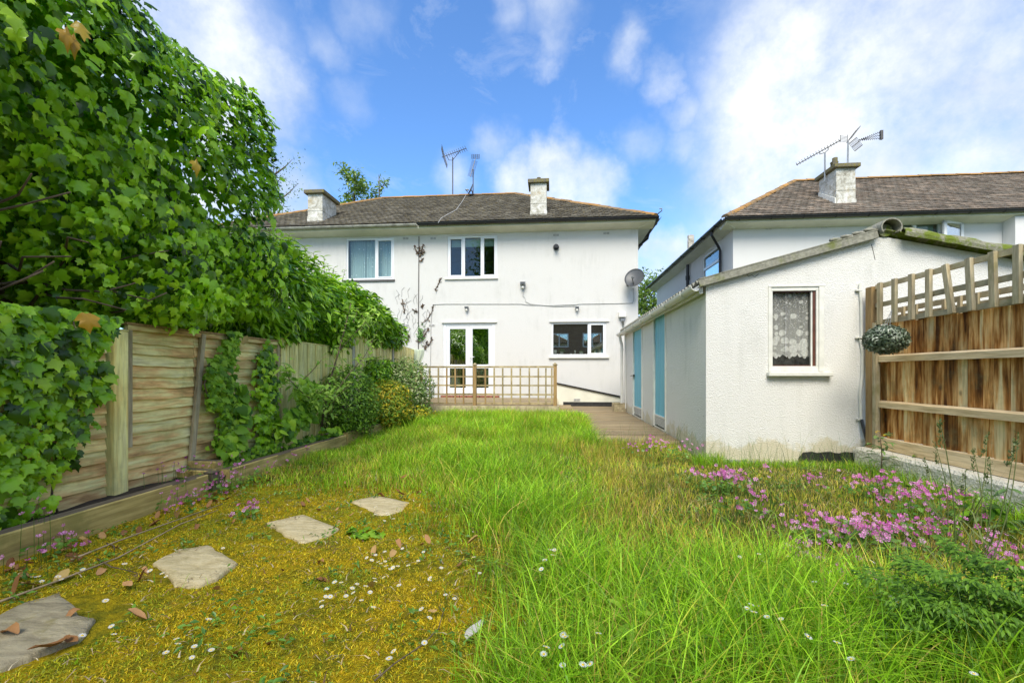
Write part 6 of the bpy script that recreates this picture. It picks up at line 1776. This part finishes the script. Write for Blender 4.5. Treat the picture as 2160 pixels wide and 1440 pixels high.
# small green weeds in the moss and short clover everywhere
N = 30000; X = -3.0 + 6.2 * rng.random(N); Y = 1.1 + 5.2 * rng.random(N); pt = nz(X, Y, 2.6, 21) + .5 * nz(X, Y, 9, 2)
keep = (pt > .2) & clear_of_stuff(X, Y); X, Y = X[keep], Y[keep]; N = len(X)
wt = thing('ground_weeds', 'small rosettes of green weeds and clover low in the moss and grass', 'weeds', (0, 3, 0)); wt['kind'] = 'stuff'
P = np.stack([X, Y, .015 + .03 * rng.random(N)], 1)
scatter(wt, 'leaf', SMALL, frames(P, rng.normal(0, .5, (N, 3)) + [0, 0, 1], rng.normal(0, 1, (N, 3)) * [1, 1, .3] + [0, 0, .2], .012 + .024 * rng.random(N)), M_clover, 0, 'leaves')

# ================================================================== FLOWERS
def petal_flower(np_, r, w, cup=.35, center=.16):
    V = [(0, 0, 0)]; T = []
    for k in range(np_):
        a = 2 * math.pi * k / np_
        for (rr, da, z) in ((.35, -w * .7, .1), (.85, -w, cup), (1.0, 0, cup * 1.15), (.85, w, cup), (.35, w * .7, .1)):
            V.append((rr * math.cos(a + da), rr * math.sin(a + da), z))
        b_ = 1 + k * 5; T += [(0, b_, b_ + 4), (b_, b_ + 1, b_ + 4), (b_ + 1, b_ + 3, b_ + 4), (b_ + 1, b_ + 2, b_ + 3)]
    return np.array(V, float) * r, np.array(T)
PINK = [petal_flower(5, 1, .42), petal_flower(5, 1, .5, .6)]
M_pink = m_leaf('pink_petal', [(0, (.55, .09, .40)), (.5, (.75, .24, .58)), (1, (.85, .45, .74))], rough=.6, trans=.35, spec=.2)
def pink_patch(label, spots, nf, size, h, leaves=True, lsize=.03):
    """spots: (px, py, rx m, ry m, share)"""
    c = spots[0]; base = PZ(c[0], c[1], h)
    t_ = thing('pink_flower_patch', label, 'flowers', (base[0], base[1], 0), 'patches of pink wood sorrel flowers')
    F_, L_ = [], []
    for (px, py, rx, ry, sh) in spots:
        b_ = PZ(px, py, h); k = max(2, int(nf * .9 * sh)); cl = max(1, k // 5)
        cc = np.stack([rng.normal(b_[0], rx * .62, cl), rng.normal(b_[1], ry * .8, cl), np.full(cl, h)], 1)
        q = cc[rng.integers(0, cl, k)] + rng.normal(0, 1, (k, 3)) * [.05, .06, .032]; F_.append(q)
        kk = int(k * 1.2); L_.append(np.stack([rng.normal(b_[0], rx * .6, kk), rng.normal(b_[1], ry * .6, kk), h * (.25 + .6 * rng.random(kk))], 1))
    P = np.concatenate(F_); ok = clear_of_stuff(P[:, 0] * .995, P[:, 1]) | (P[:, 0] < -2.9)
    P = P[ok]; N = len(P)
    scatter(t_, 'flower', PINK, frames(P, rng.normal(0, .5, (N, 3)) + [0, -.5, .8], rng.normal(0, 1, (N, 3)), size * (.75 + .5 * rng.random(N))), M_pink, 60, 'flowers_rest')
    if leaves:
        Q = np.concatenate(L_); N = len(Q)
        scatter(t_, 'leaf', HEART, frames(Q, rng.normal(0, .4, (N, 3)) + [0, -.2, 1], rng.normal(0, 1, (N, 3)) * [1, 1, .2], lsize * (.7 + .6 * rng.random(N))), M_clover, 0, 'leaves_rest')
    m_ = MB()
    for p in P[:60]: m_.tube([(p[0] + random.uniform(-.02, .02), p[1], 0.0), tuple(p)], .0014, 3)
    m_.build('stalks', M_clover, t_)['kind'] = 'stuff'
FS = .0135
pink_patch('pink flowers at the near end of the first sleeper, bottom left', [(80, 1140, .12, .06, .4), (140, 1130, .08, .05, .4), (60, 1185, .08, .05, .2)], 34, FS, .11)
pink_patch('pink flowers scattered in the ivy above the nearest sleeper at the left edge', [(0, 1078, .1, .1, .3), (65, 1075, .12, .1, .4), (35, 1100, .1, .1, .3)], 9, FS, .26, False)
pink_patch('small pink flower cluster against the nearest sleeper by the gap', [(335, 1048, .05, .05, .5), (390, 1060, .06, .05, .5)], 24, FS, .10)
pink_patch('pink flowers growing in the gap between the two nearest sleepers', [(440, 1035, .16, .1, .5), (470, 1015, .1, .1, .3), (385, 1022, .04, .05, .2)], 64, FS, .10)
pink_patch('pink flower cluster alone in the moss near the second stone', [(518, 1072, .1, .05, 1)], 26, FS, .07)
pink_patch('pink flowers in front of the second sleeper, middle of its length', [(510, 1000, .12, .1, .6), (545, 985, .1, .1, .4)], 34, FS, .12)
pink_patch('pink flowers at the grass edge near the far end of the second sleeper', [(603, 958, .12, .1, .6), (650, 948, .06, .08, .4)], 14, .015, .13)
pink_patch('pink flowers inside the raised bed below the lap panel', [(420, 985, .25, .15, .6), (360, 997, .1, .1, .2), (385, 975, .1, .1, .2)], 40, FS, .24)
pink_patch('pink flower clump where the deck meets the outbuilding', [(1410, 938, .28, .12, 1)], 60, .019, .20)
pink_patch('pink flower clump at the front left corner of the outbuilding', [(1525, 1002, .22, .12, 1)], 90, .019, .16)
pink_patch('faint pink flowers in the grass before the outbuilding', [(1595, 1060, .16, .1, .7), (1575, 1042, .05, .08, .2)], 32, .016, .14)
pink_patch('dense pink flowers among weeds at the foot of the fence post', [(1855, 1012, .22, .12, .5), (1920, 1045, .25, .12, .3), (1755, 1012, .18, .06, .2)], 120, .017, .17)
pink_patch('pink flowers running along the low kerb wall', [(1990, 1040, .22, .15, .5), (1940, 1060, .2, .1, .3), (2020, 1050, .12, .1, .2)], 90, .016, .20)
pink_patch('broad pale pink drift of flowers across the right lawn', [(1770, 1105, .22, .08, .3), (1830, 1108, .16, .07, .25), (1715, 1108, .16, .05, .12), (1950, 1100, .2, .1, .25), (1900, 1125, .16, .09, .15)], 210, .0155, .13)
pink_patch('small pink drift below the broad one', [(1710, 1155, .14, .05, .6), (1730, 1165, .1, .05, .4)], 32, .014, .12)
pink_patch('pink flowers nearest the viewer in the right lawn', [(1750, 1205, .16, .05, .6), (1815, 1255, .08, .03, .3)], 30, .013, .12)
pink_patch('pink flowers at the right edge above the feathery weed', [(2110, 1165, .14, .05, .5), (2140, 1175, .1, .05, .3), (2090, 1130, .1, .06, .2)], 60, .014, .16)

# daisies: each its own object sharing one mesh
def m_two(name, c, r=.6):
    m, t, o = new_mat(name); finish(t, o, c, r, None, spec=.2); return m
M_petal = m_two('daisy_petal', (.82, .82, .80)); M_yel = m_two('daisy_eye', (.75, .50, .03))
mb = MB()
for k in range(16):
    a = 2 * math.pi * k / 16; ca, sa = math.cos(a), math.sin(a); q = .085
    mb.add([(.25 * ca - q * .6 * -sa, .25 * sa - q * .6 * ca, 0), (.25 * ca + q * .6 * -sa, .25 * sa + q * .6 * ca, 0), (.95 * ca + q * -sa, .95 * sa + q * ca, .13), (1.0 * ca, 1.0 * sa, .12), (.95 * ca - q * -sa, .95 * sa - q * ca, .13)], [(0, 1, 2, 3, 4)])
mb.cm = 1
mb.lathe((0, 0, .02), [(.36, 0), (.36, .05), (.25, .14), (.08, .18)], 10)
mb.cm = 2
mb.tube([(0, 0, 0), (.1, .05, -1.2), (.0, 0, -2.8)], .06, 4)
d0 = mb.build('daisy', [M_petal, M_yel, M_clover])
dm = d0.data; bpy.data.objects.remove(d0)
off = Vector((0, 0, 0))
zs = [v.co.z for v in dm.vertices]; zc = (max(zs) + min(zs)) / 2
DPX = [(95, 1205), (66, 1222), (120, 1222), (130, 1227), (88, 1230), (80, 1222), (175, 1206), (262, 1195), (318, 1208), (352, 1220), (312, 1230), (344, 1214), (222, 1273), (187, 1297), (237, 1326), (238, 1345), (170, 1348), (438, 1314), (470, 1160), (550, 1120),
       (372, 1355), (398, 1348), (410, 1370), (405, 1392), (435, 1370), (445, 1378), (372, 1366), (350, 1384), (680, 1275), (663, 1270),
       (770, 1243), (790, 1232), (812, 1168), (845, 1178), (783, 1186), (800, 1190), (822, 1206), (815, 1200), (830, 1200), (862, 1198), (882, 1188), (894, 1168), (930, 1202), (850, 1160), (788, 1226), (812, 1222), (775, 1180), (792, 1175), (804, 1193), (812, 1188), (838, 1200),
       (707, 1233), (720, 1234), (688, 1247), (686, 1262), (722, 1240), (742, 1246), (752, 1237), (748, 1255), (780, 1254), (733, 1272), (762, 1272), (696, 1263), (702, 1284), (680, 1284), (730, 1262), (786, 1288), (905, 1230), (910, 1224), (958, 1268), (892, 1290), (940, 1260), (875, 1250), (843, 1240), (903, 1310), (895, 1362), (834, 1380), (821, 1398), (1000, 1180), (1048, 1225), (1012, 1213),
       (763, 1082), (790, 1088), (810, 1102), (784, 1100), (800, 1096), (820, 1090), (775, 1076), (793, 1073), (760, 1062), (830, 1098), (818, 1085),
       (1158, 1165), (1170, 1165), (1165, 1178), (1150, 1188), (1144, 1205), (1190, 1345), (1195, 1352), (1190, 1370), (1148, 1388), (1188, 1410), (1150, 1376), (1228, 1412), (1248, 1408), (1262, 1345),
       (1575, 1290), (1590, 1300), (1598, 1288), (1583, 1282), (1620, 1310), (1650, 1312), (1700, 1350), (1740, 1285), (1780, 1230), (1785, 1238), (1880, 1265), (1890, 1275), (1915, 1262), (1835, 1190), (1560, 1180), (1600, 1175), (1640, 1185), (1700, 1190), (1610, 1190), (1665, 1180), (1720, 1235), (2055, 1430), (1800, 1400), (1765, 1365)]
for i, (px, py) in enumerate(DPX):
    grassy = px > 1040
    h = .035 if not grassy else .2
    p = PZ(px, py, h)
    o = bpy.data.objects.new('daisy', dm); COL.objects.link(o)
    r = random.uniform(.0095, .0125); o.scale = (r, r, r * (1 if not grassy else 3)) if not grassy else (r, r, r)
    o.location = (p[0], p[1], h + zc * r)
    o.rotation_euler = (random.uniform(-.1, .5), random.uniform(-.3, .3), random.uniform(0, 6))
    if grassy: where = 'in the tall grass behind the moss edge' if py < 1210 and px < 1300 else 'in the tall grass at the bottom middle' if px < 1450 else 'in the grass below the pale pink flowers' if py < 1245 else 'in the tall grass at the bottom right'
    else: where = 'at the sleeper edge on the far left' if px < 200 and py < 1240 else 'beside the round stepping stone' if py < 1240 and px < 480 else 'around the nearest stepping stone' if px < 330 else 'in the leafy cluster at the bottom left' if py > 1330 and px < 500 else 'near the furthest stepping stone' if py < 1110 else 'in the upper moss cluster' if py < 1212 else 'in the middle moss cluster' if px < 800 else 'at the right edge of the moss'
    tag(o, 'little white daisy with yellow eye ' + where, 'daisy', 'daisies ' + where)

# fallen leaves
M_fall = m_leaf('fallen_leaf_brown', [(0, (.20, .09, .035)), (.4, (.36, .18, .07)), (.8, (.48, .27, .12)), (1, (.50, .36, .12))], rough=.7, trans=.1, spec=.2)
def fall_proto(seed):
    r = random.Random(seed); V, T = strip_leaf(1, .5, r.uniform(.2, 1.0), r.uniform(-.6, .5), 4); V[:, 2] += .12 * np.sin(V[:, 1] * 5 + seed); V[:, 1] -= .5; return V, T
FALL = [np_mesh('fallen_leaf', *fall_proto(i), mat=M_fall) for i in range(5)]
def put_leaf(p, s, mi, label, group=None, mat=None, nm='fallen_leaf'):
    me = FALL[mi]
    o = bpy.data.objects.new(nm, me); COL.objects.link(o); o.location = p; o.scale = (s, s, s)
    o.rotation_euler = (random.uniform(-.5, .5), random.uniform(-.5, .5), random.uniform(0, 6.3)); tag(o, label, 'leaf', group); return o
for i in range(150):
    u = random.random()
    if i < 75: x, y = SXl + .08 + abs(random.gauss(0, .16)), random.uniform(1.6, 5.4); lab, g_ = 'dry brown fallen leaf in the strip along the left sleepers', 'fallen leaves along the sleepers'
    elif i < 125: x, y = random.uniform(-2.7, -.4), random.uniform(1.5, 4.6); lab, g_ = 'dry brown fallen leaf lying on the moss', 'fallen leaves on the moss'
    else: x, y = random.uniform(-1.4, .3), random.uniform(2.2, 5); lab, g_ = 'dry tan fallen leaf caught in the lawn grass', 'fallen leaves in the grass'
    where = 'nearest the viewer' if y < 2.4 else 'level with the round stone' if y < 3.3 else 'further back'; lab += ', ' + where; g_ += ', ' + where
    put_leaf((x, y, .022 + (.05 if i >= 125 else 0)), random.uniform(.035, .075), i % 5, lab, g_)
for px, py, s, lab in ((105, 1358, .12, 'large curled tan leaf on the edge of the nearest stone'), (20, 1328, .09, 'dark curled leaf on the left of the nearest stone'), (455, 1238, .06, 'reddish leaf standing beside the round stone'),
                       (268, 1228, .07, 'pair of pale brown leaves in the moss left of the round stone'), (1183, 1152, .09, 'tall orange leaf in the grass right of the moss'), (290, 1290, .08, 'pale yellow-brown leaf below the round stone'), (40, 1240, .10, 'yellow leaf beside the twigs at the left edge'), (130, 1215, .10, 'long yellow leaf among the daisies at the left')):
    p = PZ(px, py, .035); put_leaf(p, s, random.randrange(5), lab)
# leaf stuck on the lap panel top and the pale scrap
p = PX(517, 716, LX + .12); o = put_leaf(p, .12, 1, 'orange dying leaf hanging on the lap panel by the laurel'); o.rotation_euler = (1.4, .3, .5)
sc_ = thing('pale_debris', 'grey-white curled scrap lying at the edge of the moss and grass', 'scrap', PZ(1000, 1335, .03))
M_scrap = m_plain('grey_white_scrap', (.50, .47, .44), .7, .15, 30)
a = Vector(PZ(985, 1348, .03)); b = Vector(PZ(1018, 1312, .06)); m = MB(); vs = []
for i in range(7):
    t = i / 6; p = a.lerp(b, t); w = .022 * math.sin(math.pi * min(.97, t + .08)) + .003
    vs += [p + Vector((-w, 0, .012)), p, p + Vector((w, 0, .015))]
o = m.add(vs, [(i * 3 + k, i * 3 + k + 1, i * 3 + k + 4, i * 3 + k + 3) for i in range(6) for k in (0, 1)]).build('shell', M_scrap, sc_, smooth=True); so = o.modifiers.new('t', 'SOLIDIFY'); so.thickness = .003
# twigs and dry stems
def twig(label, pts, r=.005, mat=None):
    t_ = MB().tube([PZ(x, y, z) for x, y, z in pts], r, 6, r * .5).build('twig', mat or M_bark, smooth=True); tag(t_, label, 'twig')
M_twigp = m_plain('pale_dry_stem', (.36, .27, .16), .8, .2, 12)
twig('long pale dry stem lying beside the nearest sleeper', [(-20, 1275, .03), (120, 1225, .03), (250, 1175, .03), (380, 1105, .04), (460, 1075, .03)], .006, M_twigp)
twig('second dry stem lying parallel next to the sleeper', [(150, 1180, .03), (250, 1140, .035), (340, 1108, .03), (470, 1062, .03)], .006, M_twigp)
twig('thin curved twig on the moss left of the round stone', [(205, 1178, .02), (235, 1195, .05), (260, 1200, .02), (290, 1208, .02)], .004)
twig('long thin brown twig curving across the moss at the bottom', [(790, 1435, .02), (830, 1400, .025), (890, 1360, .04), (925, 1325, .05), (935, 1290, .04), (925, 1280, .02)], .003)
twig('short hooked dry twig by the daisies at the left', [(225, 1145, .02), (240, 1150, .05), (242, 1162, .02)], .004)

# ---- seeding grass stems and weeds on the right
M_seed = m_leaf('grass_seed_head', [(0, (.08, .13, .03)), (1, (.22, .26, .09))])
def seed_stem(base, top, label, bend=.04, head=.13):
    b = Vector(base); e = Vector(top); t_ = thing('seeding_grass_stem', label, 'grass stem', tuple(b), 'tall seeding grass stems by the kerb wall')
    pts = [b + (e - b) * (k / 6) + Vector((bend * math.sin(k / 6 * math.pi), 0, 0)) for k in range(7)]
    MB().tube(pts, .0032, 5, .0015).build('stem', M_seed, t_, smooth=True)
    N = 46; tt = 1 - rng.random(N) * head / max(.2, (e - b).length); P = np.array([tuple(b + (e - b) * q) for q in tt]) + rng.normal(0, .004, (N, 3)); d = np.array(tuple((e - b).normalized()))
    scatter(t_, 'seed', SMALL, frames(P, rng.normal(0, 1, (N, 3)), d + rng.normal(0, .25, (N, 3)), .016), M_seed, 0, 'seed_head')
    for k in range(3):
        q = b + (e - b) * random.uniform(.05, .4); dd = Vector((random.uniform(-.12, .12), random.uniform(-.1, .1), random.uniform(.1, .22)))
        MB().add([q + Vector((-.004, 0, 0)), q + Vector((.004, 0, 0)), q + dd * .6 + Vector((.003, 0, .02)), q + dd + Vector((0, 0, -.02)), q + dd * .6 - Vector((.003, 0, -.02))], [(0, 1, 2, 4), (4, 2, 3)]).build('blade', M_seed, t_)
def at_d(px, py, Y): return PY(px, py, Y)
for (tx, ty, bx_, by_, Yd, lab) in ((1982, 885, 2005, 1290, 3.0, 'tallest seeding stem with whitish tip in front of the fence'), (2082, 915, 2020, 1200, 2.9, 'green seeding stem second from the tallest'), (2052, 948, 2058, 1180, 3.1, 'short-headed green stem in the middle of the group'),
                        (2088, 968, 2050, 1230, 3.0, 'curved green stem close behind the kerb'), (2148, 915, 2060, 1260, 2.8, 'stem leaning right out of the group'), (2140, 930, 2040, 1250, 2.7, 'lower stem leaning right with a drooping head'),
                        (1972, 935, 1995, 1150, 3.2, 'stem with a hooked dark head left of the tallest'), (2036, 992, 1990, 1200, 3.0, 'stem with a brown head leaning right in front of the kerb'), (1950, 968, 1985, 1120, 3.4, 'leftmost fine stem of the group')):
    b = PZ(bx_, by_, 0); e = at_d(tx, ty, b[1] + .05); seed_stem(b, e, lab)
def weed(label, base, h, n_, leaf, spread, mat, yellow=0, nm='weed', cat='weed'):
    t_ = thing(nm, label, cat, base); b = Vector(base)
    MB().tube([b, b + Vector((.01, 0, h * .5)), b + Vector((0, .01, h))], .007, 6, .003).build('stem', M_bark if yellow else mat, t_, smooth=True)
    P, Nn, T = [], [], []
    for k in range(n_):
        t = (k + .5) / n_; an = k * 2.4; r_ = spread * (1 - .5 * t)
        o = Vector((math.cos(an), math.sin(an), .35)); s0 = b + Vector((0, 0, h * (.1 + .88 * t)))
        for q in range(4): P.append(tuple(s0 + o * r_ * (q + .3) / 4)); T.append((o.x + random.uniform(-.8, .8), o.y + random.uniform(-.8, .8), .2)); Nn.append((random.uniform(-.3, .3), random.uniform(-.3, .3), 1))
    P = np.array(P); scatter(t_, 'leaf', LAUREL, frames(P, np.array(Nn), np.array(T), leaf * (.7 + .6 * rng.random(len(P)))), mat, 300)
    if yellow:
        Q = np.array([tuple(b + Vector((random.gauss(0, .03), random.gauss(0, .03), h + random.uniform(-.02, .02)))) for _ in range(yellow)])
        scatter(t_, 'flower', PINK, frames(Q, rng.normal(0, .4, (yellow, 3)) + [0, -.4, 1], rng.normal(0, 1, (yellow, 3)), .010), M_yel, 300)
M_weed = m_leaf('grey_green_weed_leaf', [(0, (0.075, 0.165, 0.048)), (1, (0.240, 0.360, 0.108))])
weed('upright grey-green weed with small yellow flowers at the foot of the fence post', PZ(1858, 1010, 0), .46, 14, .08, .14, M_weed, 7, 'groundsel')
weed('low leafy weed beside the kerb wall right of the yellow-flowered one', PZ(1930, 1010, 0), .26, 9, .09, .15, M_vine)
weed('dark weed at the right with a brown seed stalk', PZ(2120, 1140, 0), .34, 8, .08, .14, M_weed)
weed('broad-leaved weed under the right fence', PZ(2085, 1120, 0), .2, 10, .11, .18, M_vine)
weed('leafy weed in the nearest grass at the bottom of the picture', PZ(1330, 1400, 0), .18, 9, .09, .14, M_vine)
weed('broad leafy weed at the bottom right corner', PZ(2020, 1420, 0), .22, 10, .10, .16, M_vine)
weed('thin dead-looking weed at the outbuilding corner', PZ(1445, 945, .0), .42, 9, .035, .08, M_weed)
weed('leafy weed in the lawn behind the furthest stone', PZ(1060, 1070, 0), .16, 8, .08, .10, M_vine)
# flat-leaved weed on the moss
w_ = thing('thistle_rosette', 'flat jagged green rosette in the moss between the stones', 'weed', PZ(765, 1125, .02)); Nn_ = 26
P = np.array([PZ(765 + random.gauss(0, 22), 1125 + random.gauss(0, 5), .025) for _ in range(Nn_)])
scatter(w_, 'leaf', IVY, frames(P, rng.normal(0, .25, (Nn_, 3)) + [0, 0, 1], rng.normal(0, 1, (Nn_, 3)) * [1, 1, .1], .06), M_vine, 300)
# feathery fern-like weed in the right corner
fw_ = thing('feathery_weed', 'large dark green feathery-leaved weed in the lower right corner', 'weed', PZ(2110, 1400, 0))
M_fea = m_leaf('feathery_leaf', [(0, (.05, .13, .012)), (1, (.20, .38, .03))], trans=.3, spec=.25)
root = Vector(PZ(2120, 1420, 0)); P, Nn, T = [], [], []
tg = [(1830, 1215, .30), (1880, 1265, .26), (1900, 1180, .36), (2000, 1150, .42), (2060, 1180, .38), (2140, 1200, .40), (1960, 1210, .36), (2050, 1230, .36), (2120, 1260, .32), (1980, 1280, .28), (1920, 1310, .22), (2060, 1310, .26), (2140, 1330, .22), (1860, 1330, .16), (2000, 1350, .18), (2200, 1240, .36), (2250, 1300, .3)]
for x, y, z in tg:
    e = Vector(PZ(x, y, z)); pts = [root + (e - root) * (k / 8) + Vector((0, 0, .10 * math.sin(k / 8 * math.pi))) for k in range(9)]
    MB().tube(pts, .006, 5, .002).build('stem', M_fea, fw_, smooth=True)
    for k in range(3, 9):
        for s in (-1, 1):
            for q in range(6):
                d = (pts[k] - pts[k - 1]).normalized(); sd_ = d.cross(Vector((0, 0, 1))).normalized() * s
                p = pts[k] + (sd_ + d * .6) * (.022 * q) * (1.25 - k / 9); 
                for _ in range(4): P.append(tuple(p + Vector([random.gauss(0, .010) for _ in range(3)]))); T.append(tuple(sd_ * .7 + d + Vector([random.gauss(0, .5) for _ in range(3)]))); Nn.append((random.uniform(-.4, .4), -.3, 1))
P = np.array(P); scatter(fw_, 'leaflet', SMALL, frames(P, np.array(Nn), np.array(T), .017 * (.7 + .7 * rng.random(len(P)))), M_fea, 300)
# grasses rooted along the kerb and shed base
N = 5000; X = np.concatenate([3.12 + .25 * rng.random(2500), 1.6 + 1.9 * rng.random(2500)]); Y = np.concatenate([1.5 + 3.8 * rng.random(2500), 5.25 + .22 * rng.random(2500)])
me = blades('grass', X, Y, (.08 + .14 * rng.random(N)) * np.where((Y > 5.2) & (X > 1.95), .5, 1), .004 + .002 * rng.random(N), .2 + .5 * rng.random(N), palette(N, G, [.35, .2, .3, .1, .05]), segs=3)
tag(link('edge_grass', me), 'grass growing along the kerb wall and outbuilding foot', 'grass', kind='stuff')
